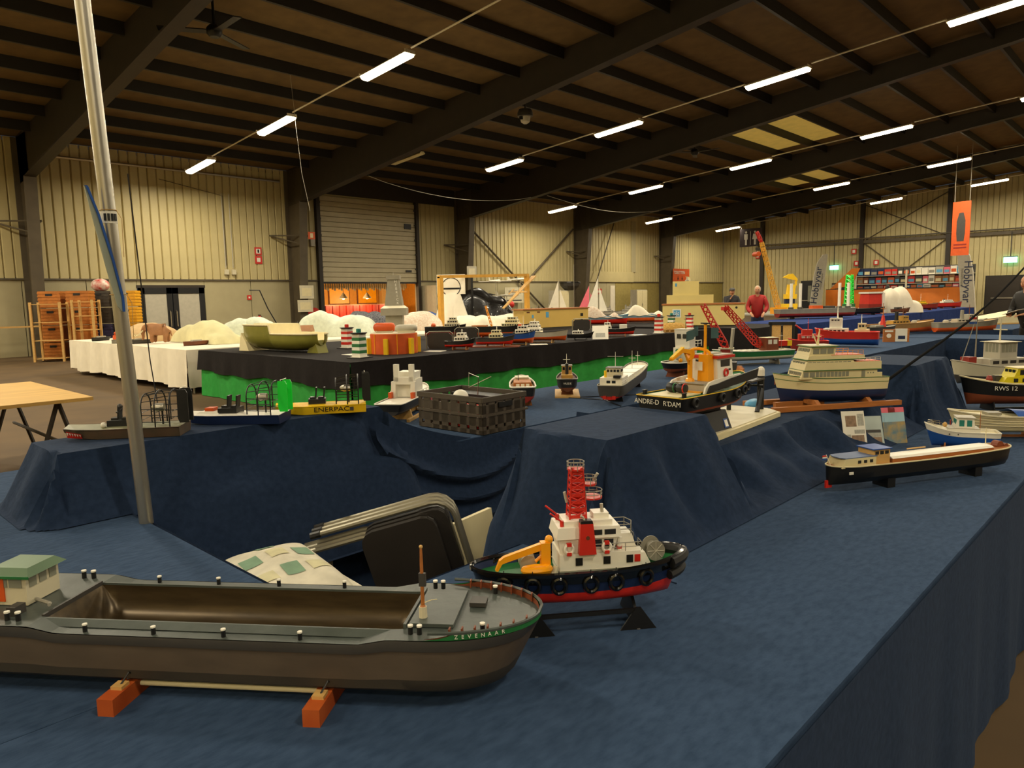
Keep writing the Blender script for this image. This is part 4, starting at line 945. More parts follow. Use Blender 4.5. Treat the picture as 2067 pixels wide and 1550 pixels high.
for s in (1, -1):
    MB().prism([(-.16, .16), (.38, .2), (.40, .255), (.1, .225), (-.05, .205), (-.13, .2)], s*.135-.004, s*.135+.004, 'y').build('bulwark', 'black' if s == -1 else 'darkgrey', an)
    MB().prism([(-.17, .157), (-.02, .157), (.2, .2), (.22, .24), (-.06, .225), (-.12, .215), (-.155, .19)], s*.118-.005, s*.118+.005, 'y').build('inner_bulwark', 'white', an)
    for x in (-.09, .0, .09): MB().lathe([(.006, -.0065), (.006, .0065)], 10, (x, s*.118, .2+x*.1), 'y').build('porthole', 'black', an)
    for x in (-.32, -.05, .12, .22, .30):
        q = P(x/.84+.5, .72, s); o = MB().torus((x, q[1]+s*.012, q[2]), .022, .009, 'y', 14, 6).build('tyre_fender', 'rubber', an, smooth=True)
    for x in (-.38, -.36): MB().lathe([(.007, 0), (.007, .022), (.009, .022), (.009, .026)], 8, (x, s*.125, .158)).build('bollard', 'black', an)
MB().bx(-.14, .02, -.11, .11, .165, .205).build('engine_casing', 'lightgrey', an); MB().bx(-.15, .0, -.1, .1, .205, .209).build('casing_top', 'grey', an)
for y, m in ((-.025, 'red'), (.035, 'green')):
    o = MB().lathe([(.0, -.03), (.022, -.028), (.027, -.015), (.027, .015), (.022, .028), (0, .03)], 12, (-.24, y, .19), 'y').build('buoy', 'black', an, smooth=True); MB().lathe([(.0275, .008), (.0275, .014)], 12, (-.24, y-.03, .19), 'y').build('buoy_band', m, o)
wh = house(an, 'wheelhouse', 'white', .03, .2, .085, .205, .335, dx1=.01, dy=.006, win=swin(.06, .17, 1, .285, .325, .1)+fwin(-.07, .07, 3, .285, .325)+fwin(.0, .07, 1, .27, .325, 'b'))
MB().bx(.02, .205, -.092, .092, .335, .35).build('roof_band', 'red', wh); MB().bx(.03, .195, -.082, .082, .35, .356).build('roof', 'lightgrey', wh)
MB().torus((.115, -.088, .25), .02, .006, 'y', 14, 6).build('lifebuoy', 'red', an); MB().bx(.05, .16, -.03, .03, .356, .364).build('roof_hatch', 'lightgrey', an); MB().bx(.15, .17, -.002, .002, .262, .27).build('nameplate', 'black', wh, loc=(0, -.084, 0))
# yellow funnel casing and hooped mast
MB().taper(-.03, .03, -.06, .01, .205, .36, .005, .0, .005).build('funnel_casing', 'amber', an)
ar = MB(); pts = [(.0, .02-.075*math.cos(a), .355+.035*math.sin(a)) for a in [PI*i/8 for i in range(9)]]; ar.tube(pts, .009, 6); ar.build('hoop', 'amber', an)
mm = MB().tube([(0, -.02, .36), (0, -.02, .53)], .0085, 8).build('mast', 'amber', an); MB().tube([(0, -.05, .535), (0, .01, .535)], .004, 5).build('yard', 'black', mm); MB().lathe([(.014, 0), (.014, .004)], 10, (0, -.02, .53)).build('masthead', 'black', mm)
mat('flag', '#3c5a5c', .8, var=.1)
MB().grid(lambda u, v: (-.01-.07*u, .02+.03*u+.008*math.sin(u*9), .52-.055*v-.035*u), 10, 4).build('signal_flag', 'flag', an); MB().grid(lambda u, v: (.01+.03*u, -.05-.03*u, .51-.06*v), 4, 4).build('signal_flag', 'flag', an)
# deck crane
MB().lathe([(.028, 0), (.022, .02), (.014, .022), (.014, .13)], 12, (-.075, .03, .205)).build('crane_pedestal', 'amber', an)
MB().prism([(-.10, .33), (-.06, .335), (-.045, .36), (-.05, .385), (-.16, .40), (-.265, .35), (-.262, .34), (-.16, .378), (-.09, .365)], .018, .042, 'y').build('crane_boom', 'amber', an)
MB().prism([(-.15, .41), (-.26, .357), (-.258, .35), (-.15, .4)], .02, .04, 'y').build('crane_jib', 'yellow', an); MB().tube([(-.08, .03, .3), (-.13, .03, .375)], .006).build('crane_ram', 'amber', an); MB().ball((-.17, .03, .335), .012, 8).build('grab', 'amber', an)
MB().bx(-.045, -.042, -.03, .02, .27, .32).build('notice', 'white', an)
text('ANDRE-D', .037, 'white', an, (-.4235, .075, .128), (PI/2, 0, -PI/2)); text("R'DAM", .037, 'white', an, (-.4235, -.085, .126), (PI/2, 0, -PI/2))
ast = thing('model_stand', 'black stand with two small stickers under the workboat', 'stand', (2.80, 1.525, 1.016), D2(-3)); ast.scale = (.8, .8, .92)
MB().taper(-.16, .15, -.09, .09, 0, .09, .02, .02, .03).build('plinth', 'black', ast); MB().bx(-.13, .13, -.03, .03, .09, .115).build('keel_block', 'black', ast)
for x, m in ((-.12, 'red'), (.1, 'blue')): o = MB().hexa([(x-.02,-.0905,.008),(x+.02,-.0905,.008),(x+.02,-.088,.008),(x-.02,-.088,.008)], [(x-.02,-.0745,.05),(x+.02,-.0745,.05),(x+.02,-.072,.05),(x-.02,-.072,.05)]).build('sticker', m, ast); MB().hexa([(x-.014,-.0915,.014),(x+.014,-.0915,.014),(x+.014,-.089,.014),(x-.014,-.089,.014)], [(x-.014,-.078,.044),(x+.014,-.078,.044),(x+.014,-.075,.044),(x-.014,-.075,.044)]).build('sticker_print', 'white', o)

# ---------------------------------------------------------------- cream passenger ferry
fe = thing('model_ferry', 'cream three-deck passenger ferry model with blue bottom on a wooden sledge', 'model boat', (3.98, 1.43, 1.03), D2(140))
mat('ferrycream', '#dccf9f', .45, var=.04); mat('greentrim', '#3f6b3a', .5, var=.05)
h, P, s_ = hull(fe, .62, .17, -.02, .115, .05, 'ferrycream', 'darkblue', 'wood', bow=.4, stern=.08, tw=.92, sb=.03, bul=.004, rake=.05, pw=1.5, rim='greentrim', rr=.0022, strake=(.82, .0018, 'greentrim'))
MB().bx(.26, .275, -.05, -.04, .075, .095).build('anchor', 'brown', fe)
d1_ = house(fe, 'main_deck', 'ferrycream', -.24, .19, .076, .113, .158, dx1=.012, win=swin(-.08, .11, 9, .124, .15, .22)+swin(.11, .18, 2, .124, .15, .2)+[('s', -.17, -.15, .118, .152)]+[('s', -.22+.015*k, -.214+.015*k, .136, .142) for k in range(3)]+fwin(-.065, .065, 6, .124, .15, gap=.2), wm='glasspale')
d2_ = house(fe, 'upper_deck', 'ferrycream', -.26, .175, .08, .158, .2, dx1=.012)
d2b = house(fe, 'saloon', 'ferrycream', -.12, .17, .076, .172, .212, dx1=.014, dx0=.02, win=swin(-.09, .155, 10, .178, .204, .22)+fwin(-.065, .065, 5, .178, .204, gap=.2), wm='glasspale')
MB().bx(-.255, -.12, -.075, .075, .2, .203).build('deck_planking', 'orange', fe); MB().bx(-.262, .178, -.083, .083, .1565, .1605).build('deck_edge', 'greentrim', fe)
MB().bx(-.17, .165, -.08, .08, .212, .2165).build('deck_edge', 'greentrim', fe); house(fe, 'sun_deck', 'ferrycream', -.165, .155, .076, .2165, .236, dx1=.008); MB().bx(-.16, .02, -.07, .07, .236, .239).build('deck_planking', 'orange', fe)
wh = house(fe, 'wheelhouse', 'ferrycream', .0, .145, .068, .236, .282, dx0=-.01, dx1=.016, win=swin(.005, .125, 3, .246, .274, .15)+fwin(-.06, .06, 4, .246, .274, gap=.15), wm='glasspale', roof='greentrim', over=.01); MB().bx(-.015, .135, -.07, .07, .286, .29).build('roof_panel', 'offwhite', wh)
for s in (1, -1): rail(fe, [(-.16+.03*k, s*.07, .239) for k in range(6)], .022, .0012, 'amber'); rail(fe, [(-.255+.03*k, s*.076, .203) for k in range(5)], .018, .0012, 'white')
mk = MB().tube([(.06, 0, .288), (.05, 0, .375)], [.007, .003], 8); mk.tube([(.055, -.025, .335), (.055, .025, .335)], .002, 4); mk.build('mast', 'ferrycream', fe); MB().tube([(.06, 0, .288), (.09, 0, .35)], .003).build('mast_stay', 'ferrycream', fe)
for x, y, z in ((.06, -.0775, .226), (-.2, -.0815, .18)): MB().torus((x, y, z), .006, .002, 'y', 10, 5).build('lifebuoy', 'red', fe)
for s in (1, -1): MB().bx(-.27, -.22, s*.07-.004, s*.07+.004, .113, .14).build('stern_rail', 'ferrycream', fe)
fs = thing('wooden_sledge', 'varnished wooden sledge stand under the cream ferry', 'stand', (3.96, 1.44, .992), D2(148))
for y in (-.13, .13): MB().bx(-.38, .4, y-.015, y+.015, 0, .025).build('runner', 'wood', fs)
for x in (-.2, .12): MB().prism([(-.13, .02), (.13, .02), (.1, .045), (.02, .04), (-.02, .04), (-.1, .045)], x-.012, x+.012, 'x').build('cradle', 'wood', fs)
MB().bx(-.0, .3, -.012, .012, .0, .03).build('keel_rest', 'wood', fs)
tag(MB().ball((3.72, 1.72, 1.0), .06, 12, (1.3, .7, .5)).build('blue_shape', 'lightblue', None, True), 'light blue rounded form peeking out behind the ferry sledge', 'form')
# ---------------------------------------------------------------- long black barge, papers, small boats on the right
sp = thing('model_spits_barge', 'long black cargo barge model with cream cabin and white hatches on the carpet', 'model boat', (3.34, .80, .8), D2(-28))
h, P, s_ = hull(sp, .98, .115, .03, .105, .035, 'black', 'black', 'wood', bow=.1, stern=.12, sb=.012, ss=.006, bul=.002, rake=.01, rim='cream', rr=.003, flat=.98, tw=.05, N=28)
MB().bx(-.2, .36, -.04, .04, .104, .12).build('hatch_coaming', 'wood', sp); MB().prism([(-.042, .12), (.042, .12), (.03, .127), (0, .13), (-.03, .127)], -.2, .36, 'x').build('hatch_cover', 'white', sp)
cb_ = house(sp, 'aft_cabin', 'ferrycream', -.46, -.29, .045, .103, .14, dx0=.02, win=swin(-.39, -.3, 3, .118, .13, .5)); MB().prism([(-.44, -.044), (-.285, -.046), (-.285, .046), (-.44, .044), (-.455, .02), (-.455, -.02)], .14, .1435).build('roof', mat('slateblue', '#5d6f92', .5, var=.08), cb_)
wh = house(sp, 'wheelhouse', 'palewood', -.3, -.215, .04, .105, .165, win=swin(-.295, -.22, 3, .145, .158)+fwin(-.035, .035, 2, .145, .158), roof='blue', over=.006)
MB().lathe([(.02, -.015), (.02, .015)], 10, (.43, 0, .118), 'y').build('anchor_winch', 'brown', sp); MB().lathe([(.014, -.02), (.014, .02)], 10, (.46, 0, .112), 'y').build('winch_drum', 'brown', sp)
mast(sp, .36, 0, .13, .2, .0025, 'cream', ()); MB().tube([(-.475, 0, .105), (-.5, 0, .155)], .0018, 5).build('flagstaff', 'white', sp)
for k, m in enumerate(('blue', 'white', 'red')): MB().bx(-.518, -.497, -.001, .001, .135+.006*k, .141+.006*k).build('ensign_stripe', m, sp)
MB().prism([(-.5, .02), (-.47, .02), (-.47, .05), (-.5, .05)], -.004, .004, 'y').build('rudder', 'red', sp); MB().bx(-.43, -.41, -.0535, -.05, .078, .088).build('stern_mark', 'white', sp)
for x in (-.2, .28): MB().bx(-.02, .02, -.04, .04, 0, .04).build('support_block', 'black', sp, loc=(x, 0, 0))
MB().tube([(-.05, .03, .135), (.05, .03, .135)], .003).build('boathook', 'palewood', sp); MB().bx(-.23, -.205, -.03, .03, .105, .135).build('blue_locker', 'blue', sp)
def sheet(label, c, w, h_, rz, lean, m, deco):
    t = thing('display_sheet', label, 'paper', c, rz, 'papers propped up behind the black barge'); t.rotation_euler = (D2(-lean), 0, rz)
    MB().bx(-w/2, w/2, 0, .0025, 0, h_).build('sheet', m, t)
    for (x0, x1, z0, z1, mm_) in deco: MB().bx(x0*w-w/2, x1*w-w/2, -.0008, 0, z0*h_, z1*h_).build('print', mm_, t)
    return t
mat('print_tan', '#8a7058', .6, var=.3, scale=60); mat('print_grey', '#a8a69a', .6, var=.2, scale=80); mat('print_sea', '#4f7f92', .4, var=.0, scale=25, col2='#b89a5a'); mat('print_sky', '#9fc0cc', .4, var=.1); mat('gloss_pale', '#b7c2bc', .25, var=.08)
sheet('tilted white sheet with two photographs and text, leftmost paper', (3.78, 1.20, .803), .12, .20, D2(-42), 16, 'white', [(.15, .62, .6, .88, 'print_tan'), (.35, .9, .1, .38, 'print_tan'), (.68, .95, .62, .92, 'print_grey'), (.1, .32, .12, .4, 'print_grey'), (.5, .95, .42, .52, 'print_grey')])
sheet('glossy pale ship photograph half hidden behind the text sheet', (3.93, 1.16, .803), .11, .16, D2(-44), 20, 'gloss_pale', [(.1, .9, .45, .55, 'darkgrey'), (.1, .9, .05, .3, 'print_tan'), (.1, .9, .3, .44, 'print_grey')])
sheet('magazine with a red title and harbour picture, rightmost paper', (4.08, 1.10, .803), .13, .19, D2(-38), 14, 'print_sky', [(.0, 1, .86, 1., 'pink'), (.0, 1., .0, .6, 'print_sea'), (.3, .6, .86, 1, 'darkred'), (.1, .9, .6, .84, 'print_sky')])
cr_ = thing('model_cruiser', 'small blue and white motor cruiser with green windows on a wooden stand', 'model boat', (4.03, .80, .8), D2(112)); cr_.scale = (.72, .85, .95)
hull(cr_, .44, .15, .035, .12, .095, 'white', 'blue', 'cream', bow=.5, stern=.1, tw=.8, sb=.035, bul=.01, rim='white', rr=.003, flat=.8)
for s in (1, -1):
    for x in (-.02, .03, .08): MB().lathe([(.004, -.003), (.004, .003)], 8, (x, s*.069, .108), 'y').build('porthole', 'darkgrey', cr_)
house(cr_, 'cabin', 'white', -.1, .12, .058, .11, .135, dx1=.03, roof='lightgrey', over=0); wh = house(cr_, 'wheelhouse', 'white', -.07, .045, .052, .135, .19, dx0=.006, dx1=.014, dy=.006, win=swin(-.06, .03, 2, .145, .18, .35)+fwin(-.04, .04, 2, .145, .18)+fwin(-.04, .04, 2, .145, .18, 'b'), wm='teal', roof='lightgrey', over=.008)
MB().bx(.05, .056, -.06, -.05, .11, .165).build('red_board', 'darkred', cr_); mast(cr_, -.11, 0, .12, .22, .003, 'wood', ((.6, .03),)); MB().ball((.1, .02, .15), .014, 8).build('horn', 'palewood', cr_)
stand(cr_, (-.12, .1), 'wood', .06, 0, .06); rail(cr_, [(.12, -.04, .14), (.17, -.025, .145), (.2, 0, .15), (.17, .025, .145), (.12, .04, .14)], .02, .0012, 'chrome')
lb = thing('model_lifeboat', 'cream clinker lifeboat model with a blue tarpaulin at the right edge', 'model boat', (4.62, .70, .8), D2(128))
h, P, s_ = hull(lb, .62, .2, .03, .125, .05, 'cream', 'cream', 'ferrycream', bow=.5, stern=.35, tw=.5, sb=.03, ss=.01, bul=.004, rim='offwhite', rr=.005, flat=.75, tw_=0) if False else hull(lb, .62, .2, .03, .125, .05, 'cream', 'cream', 'ferrycream', bow=.5, stern=.35, tw=.5, sb=.03, ss=.01, bul=.004, rim='offwhite', rr=.005, flat=.75)
for u in (.45, .6, .75, .88):
    for s in (1, -1): MB().tube([P(t/16, u, s) for t in range(1, 16)], .0025, 4).build('plank_edge', 'offwhite', lb)
MB().loft([[(-.3, y*.06, .125), (-.05, y*.1, .135)] for y in (-1, -.5, 0, .5, 1)], cap=False, closed=False).build('tarpaulin_edge', 'blue', lb)
MB().grid(lambda u, v: (-.3+.3*u, (v-.5)*.19*min(1, .35+1.6*u), .126+.03*math.sin(PI*v)*(.4+.6*u)), 8, 8).build('tarpaulin', 'blue', lb, smooth=True); MB().bx(.05, .12, -.03, .03, .125, .14).build('thwart_gear', 'grey', lb); stand(lb, (-.12, .12), 'wood', .08, 0, .06)
rw = thing('model_patrol_boat', 'black patrol boat model with yellow cabin, numbered RWS 12 on the bow', 'model boat', (5.75, .82, .8), D2(132))
hull(rw, .78, .22, .04, .18, .10, 'black', 'brown', 'cream', bow=.42, stern=.1, tw=.85, sb=.05, bul=.01, rim='cream', rr=.006)
mat('lemon', '#d8c81e', .45, var=.05)
wh = house(rw, 'cabin', 'lemon', -.2, .16, .07, .175, .225, dx1=.03, win=swin(-.18, .1, 5, .19, .215, .5)); house(rw, 'wheelhouse', 'lemon', -.08, .08, .065, .225, .28, dx0=.01, dx1=.025, win=swin(-.07, .05, 3, .238, .27)+fwin(-.055, .055, 3, .238, .27), roof='cream', over=.008)
MB().lathe([(.02, 0), (.02, .03), (.012, .05)], 8, (.2, 0, .18)).build('deck_winch', 'darkred', rw); mast(rw, -.05, 0, .28, .4, .004, 'white', ((.6, .05),)); text('RWS 12', .04, 'white', rw, (.16, .114, .155), (PI/2, 0, PI-.2)); stand(rw, (-.2, .2), 'black', .08, 0, .06)
MB().bx(.13, .17, -.02, .02, .19, .23).build('figure', 'darkgrey', rw)
gy = thing('model_salvage_ship', 'weathered grey ship model with tall masts and a glazed bridge, at the right', 'model boat', (7.0, 1.15, .8), D2(150))
hull(gy, .95, .26, .05, .18, .1, 'offwhite', 'darkgrey', 'lightgrey', bow=.35, stern=.2, tw=.7, sb=.06, bul=.01, rim='lightgrey', rr=.005)
house(gy, 'deckhouse', 'lightgrey', -.2, .2, .09, .175, .24, win=swin(-.18, .18, 4, .2, .225)); house(gy, 'bridge', 'lightgrey', -.1, .08, .075, .24, .37, win=swin(-.09, .07, 4, .29, .36, .2)+fwin(-.06, .06, 4, .29, .36), wm='glasspale', roof='offwhite', over=.02)
mast(gy, 0, 0, .38, .56, .008, 'offwhite', ((.5, .06),)); mast(gy, .25, 0, .18, .62, .007, 'grey', ((.85, .05),)); mast(gy, -.3, .02, .18, .6, .007, 'grey', ((.8, .06),)); MB().tube([(.25, 0, .6), (.4, 0, .2)], .003).build('stay', 'grey', gy)
for k, m in enumerate(('red', 'white', 'blue')): MB().bx(.255, .33, -.002, .002, .56-.018*k, .578-.018*k).build('flag_stripe', m, gy)
MB().bx(.28, .36, -.04, .04, .19, .26).build('red_gear', 'darkred', gy); stand(gy, (-.25, .25), 'black', .1, 0, .07)
rd = thing('model_racing_boat', 'bright red low model boat on the carpet beyond the tall block', 'model boat', (8.2, 1.3, .8), D2(150)); hull(rd, .6, .16, .02, .12, .05, 'red', 'darkred', 'red', bow=.6, stern=.1, tw=.9, bul=.002, rim='red', rr=.004); house(rd, 'cockpit', 'red', -.15, .08, .05, .118, .15, dx1=.04, dx0=.02); MB().bx(-.1, -.04, -.053, -.05, .125, .14).build('sticker', 'white', rd); MB().bx(0, .04, -.053, -.05, .125, .14).build('sticker', 'white', rd)
tag(MB().tube([(4.2, 1.19, 1.12), (4.75, 1.2, 1.185), (5.35, 1.2, 1.262), (6.1, 1.2, 1.37), (7.02, 1.2, 1.53), (7.7, 1.2, 1.67), (8.25, 1.2, 1.79), (9.2, 1.2, 2.05)], .008, 8).build('dark_hose', 'matteblack', None, True), 'dark flexible rod curving up to the right above the draped block', 'rod')
# cross table at the right
table_run('display_table', 'navy carpeted cross table at the far right, before the person in black', 13.7, 15.0, -1.5, 4.2, .8, faces='wns', wave=.02)
# ---------------------------------------------------------------- middle of the hall: black and green table
def cloth_table(label, x0, x1, y0, y1, z, top_m, layers, faces='swne', wave=.02, grp=None, cat='table'):
    t = thing('display_table', label, cat, ((x0+x1)/2, (y0+y1)/2, 0), 0, grp); a, b = (x1-x0)/2, (y1-y0)/2
    MB().bx(-a, a, -b, b, z-.03, z).build('table_top', top_m, t)
    for (m, zt, zb, off, nm) in layers:
        for f in faces:
            P0, P1, nx, ny = {'s': ((-a, -b), (a, -b), 0, -1), 'n': ((a, b), (-a, b), 0, 1), 'w': ((-a, b), (-a, -b), -1, 0), 'e': ((a, -b), (a, b), 1, 0)}[f]
            ex_ = off/max(.001, math.dist(P0, P1)); P0, P1 = (P0[0]-(P1[0]-P0[0])*ex_, P0[1]-(P1[1]-P0[1])*ex_), (P1[0]+(P1[0]-P0[0])*ex_, P1[1]+(P1[1]-P0[1])*ex_); L = math.dist(P0, P1); n = max(10, int(L/.09)); ph = random.random()*6
            def fn(u, v):
                s = u*L; d = off+wave*v*(math.sin(s*7+ph)+.6*math.sin(s*17+ph*2)+.3*math.sin(s*31))+.02*v; hem = .02*math.sin(s*2.3+ph)+.012*math.sin(s*6)
                return (P0[0]+(P1[0]-P0[0])*u+nx*d, P0[1]+(P1[1]-P0[1])*u+ny*d, zt+(zb+hem*(1 if zb > .03 else 0)-zt)*v)
            MB().grid(fn, n, 5).build(nm, m, t, smooth=True)
    lg = MB().tube([(0, 0, 0), (0, 0, z-.03)], .02).mesh('leg', 'metal')
    for sx in (-1, 1):
        for sy in (-1, 1): link('leg', lg, t, (sx*(a-.15), sy*(b-.15), 0))
    return t
cloth_table('large table under a black cloth with a bright green skirt below', 5.38, 15.0, 8.05, 12.65, .8, 'blackcloth', [('greencloth', .78, .01, .0, 'green_skirt'), ('blackcloth', .799, .44, .035, 'black_cloth')], wave=.02)
cloth_table('long white-clothed table at the left before the double door', 5.25, 6.95, 12.95, 19.75, .8, 'whitecloth', [('whitecloth', .799, .12, .01, 'cloth')], wave=.04)
cloth_table('white-clothed table behind the black table, carrying covered models', 7.2, 17.4, 13.3, 16.6, .8, 'whitecloth', [('whitecloth', .799, .1, .01, 'cloth')], wave=.03)
cloth_table('black-clothed stand table under the big yellow tanker model', 15.9, 18.4, 7.4, 11.2, .8, 'blackcloth', [('blackcloth', .799, .05, .01, 'cloth')], wave=.02)
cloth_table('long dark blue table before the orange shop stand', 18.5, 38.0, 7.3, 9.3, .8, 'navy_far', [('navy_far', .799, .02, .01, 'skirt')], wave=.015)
cloth_table('dark table with sailing yachts before the storage cabinets', 17.8, 30.0, 16.8, 20.0, .78, 'darkgrey', [('blackcloth', .779, .2, .01, 'cloth')], wave=.03)

# bathtub-like hull mould
mat('olive', '#7c7a30', .35, var=.08, coat=.3)
tb = thing('hull_mould', 'cream hull mould with an olive green outside and a stepped rim on the black table', 'boat mould', (6.05, 10.95, .8), D2(-83))
def tubsh(u, v, k, dz):
    x = -.95+1.9*u; e = max(0., 1-abs(2*u-1)**3.2)**.5; rz_ = .44 if u < .52 else .30-.0*u; a = PI*v
    hw = .30*k*(.25+.75*e); zb = .02+.0+.10*abs(2*u-1)**4+dz
    return (x*(.98 if k < 1 else 1), -hw*math.cos(a), zb+(rz_-zb)*(1-math.sin(a)**.6))
MB().grid(lambda u, v: tubsh(u, v, 1., 0), 46, 18).build('outer_shell', 'olive', tb, smooth=True); MB().grid(lambda u, v: tubsh(u, v, .95, .02), 46, 18).build('inner_shell', 'cream', tb, smooth=True)
for s in (1, -1):
    q = [tubsh(u/46, 0 if s == 1 else 1, 1, 0) for u in range(47)]; MB().tube(q, .016, 5).build('rim', 'cream', tb)
MB().prism([(-.98, 0), (-.7, 0), (-.78, .16), (-.9, .3)], -.22, .22, 'y').build('end_support', 'cream', tb); MB().prism([(.7, 0), (.98, 0), (.9, .2), (.8, .14)], -.1, .1, 'y').build('end_support', 'olive', tb)
# model lighthouses
def lighthouse(label, loc, c, sc=1., base='black'):
    t = thing('model_lighthouse', label, 'model lighthouse', loc, .2, 'striped harbour lights', sc)
    MB().bx(-.13, .13, -.13, .13, 0, .012).build('base', base, t); MB().bx(-.09, .09, -.09, .09, .012, .022).build('plinth', 'white', t)
    for i in range(7):
        k = .075-.001*i; MB().bx(-k, k, -k, k, .022+.045*i, .022+.045*(i+1)).build('band', c if i % 2 else 'white', t)
    MB().lathe([(.10, 0), (.12, .012), (.12, .02)], 14, (0, 0, .34)).build('gallery', 'black', t); MB().lathe([(.035, 0), (.035, .05), (.02, .055)], 10, (0, 0, .36)).build('lantern', 'teal' if c == 'green' else c, t)
lighthouse('green and white striped harbour light at the front corner of the black table', (5.9, 8.6, .8), 'green')
lighthouse('red and white striped harbour light beside the olive hull mould', (7.0, 10.55, .8), 'red')
lighthouse('green and white harbour light peeking over the rim of the hull mould', (6.9, 12.3, .8), 'green')
lighthouse('red and white striped harbour light by the straw model at the table end', (13.1, 8.18, .8), 'red')
lighthouse('green and white harbour light before the big yellow tanker', (14.55, 8.75, .8), 'green', .95); lighthouse('red and white harbour light before the big yellow tanker', (14.75, 8.4, .8), 'red', .95)
# orange caisson with tanks
cs = thing('model_caisson', 'orange drum-shaped caisson model with yellow posts and two tanks on top', 'model', (6.78, 8.95, .8), .3)
MB().lathe([(.36, 0), (.36, .3), (.34, .305)], 32).build('drum', 'orange', cs, smooth=True); MB().lathe([(.345, .30), (.345, .312)], 32).build('top_deck', 'offwhite', cs)
for k in range(6): a = k*PI/3+.3; MB().bx(-.03, .03, -.03, .03, 0, .235).build('fender_post', 'yellow', cs, loc=(.385*math.cos(a), .385*math.sin(a), 0), rot=(0, 0, a))
for k in range(6): a = k*PI/3+.75; MB().bx(-.004, .004, -.006, .006, 0, .3).build('joint_strip', 'amber', cs, loc=(.361*math.cos(a), .361*math.sin(a), 0), rot=(0, 0, a))
for (x, y, m, r) in ((.0, .17, 'orange', .075), (.05, -.2, 'lightgrey', .06)):
    rz_ = D2(-60); o = MB().lathe([(.02, -.17), (r*.8, -.15), (r, -.11), (r, .11), (r*.8, .15), (.02, .17)], 14, (0, 0, 0), 'x').build('tank', m, cs, smooth=True, loc=(x, y, .315+r), rot=(0, 0, rz_)); MB().bx(-.13, .13, -.05, .05, -r, -r*.55).build('saddle', 'offwhite', o)
# obelisk tower
tw_ = thing('model_tower', 'grey obelisk tower model lettered down its side', 'model tower', (10.7, 14.05, .8), D2(-44)); mat('towergrey', '#8d8674', .7, var=.08)
MB().taper(-.2, .2, -.2, .2, 0, .45, .0, .0, 0).build('foot', 'towergrey', tw_); MB().taper(-.3, .3, -.3, .3, .45, .62, .0, .0, .0).build('plinth', 'towergrey', tw_); MB().taper(-.3, .3, -.3, .3, .62, .68, .08, .08, .08).build('plinth_slope', 'offwhite', tw_)
MB().taper(-.21, .21, -.21, .21, .68, 1.3, .08, .08, .08).build('shaft', 'towergrey', tw_); MB().bx(-.16, .16, -.16, .16, 1.3, 1.4).build('cap', 'towergrey', tw_); MB().tube([(0, 0, 1.4), (0, 0, 1.47)], .01).build('finial', 'metal', tw_)
for i, ch in enumerate('HEBRICK'): z = 1.25-.085*i; text(ch, .085, 'white', tw_, (.06+.008*i, -.146-.011*i, z), (PI/2-.13, 0, 0))
# generic ships of the middle table
def ship(label, loc, rz, L, B, H, top, bot, deck, hx, hm, nlev=2, extra=None, name='model_ship', rim='black', sb=.05, stern=.15, tw=.6, fun=None, std='wood', mh=.16):
    t = thing(name, label, 'model boat', loc, D2(rz)); z0 = .04
    hull(t, L, B, z0, z0+H, z0+H*.45, top, bot, deck, bow=.35, stern=stern, tw=tw, sb=sb, bul=.012, rim=rim, rr=.006, N=16)
    z = z0+H-.01; x0, x1 = hx; w = B*.4
    for i in range(nlev):
        h_ = .075-.008*i; house(t, ('superstructure', 'bridge', 'wheelhouse')[i], hm, x0, x1, w, z, z+h_, dx1=.01, win=swin(x0+.01, x1-.02, max(2, int((x1-x0)/.05)), z+h_*.45, z+h_*.8)+fwin(-w*.8, w*.8, 3, z+h_*.45, z+h_*.8)); z += h_; d = (x1-x0)*.18; x0 += d; x1 -= d*.6; w *= .82
    mast(t, (x0+x1)/2, 0, z, z+mh, .006, 'white', ((.5, .05), (.8, .03)))
    if fun: MB().lathe([(.03, 0), (.025, .1)], 10, (x0-.04, 0, z-.06)).build('funnel', fun, t)
    stand(t, (-L*.22, L*.22), std, B*.4, 0, .06, .015)
    if extra: extra(t, z0+H)
    return t
ship('black and white sea tug model with tall bridge on the black table', (9.9, 11.3, .8), -45, .85, .28, .2, 'black', 'darkred', 'black', (-.02, .3), 'offwhite', 3, lambda t, z: MB().ball((-.25, 0, z+.03), .05, 8).build('winch', 'orange', t), mh=.22)
ship('small black and red tug with white house near the front edge', (7.75, 8.5, .8), -60, .5, .18, .1, 'black', 'red', 'black', (-.08, .12), 'white', 2, mh=.06)
ship('long black and red offshore ship with cream bridge forward', (10.3, 10.2, .8), -58, 1.35, .28, .2, 'black', 'orange', 'darkgrey', (.12, .5), 'cream', 3, lambda t, z: (lattice(t, (-.1, 0, z), (-.22, 0, z+.42), .04, 'amber', 6, 'deck_crane', .004), MB().bx(-.5, -.2, -.09, .09, z, z+.03).build('deck_cargo', 'wood', t)), std='orange')
ship('low grey and red workboat with yellow gear on a wooden base', (8.5, 8.45, .8), -55, .65, .2, .11, 'darkgrey', 'red', 'grey', (-.1, .12), 'cream', 2, lambda t, z: MB().bx(-.4, .4, -.16, .16, .0, .015).build('base_board', 'brown', t), mh=.08)
ship('blue and red tug with orange hull bottom on pale blocks', (9.0, 8.4, .8), -50, .6, .22, .16, 'blue', 'orange', 'cream', (-.05, .2), 'white', 2, lambda t, z: MB().bx(.0, .06, -.05, .05, z+.11, z+.16).build('orange_cap', 'orange', t), std='palewood')
ship('broad grey and orange ship with white bridge beside the blue tug', (9.7, 8.5, .8), -62, 1.0, .26, .15, 'lightgrey', 'orange', 'cream', (-.28, .02), 'white', 3, std='palewood', mh=.05)
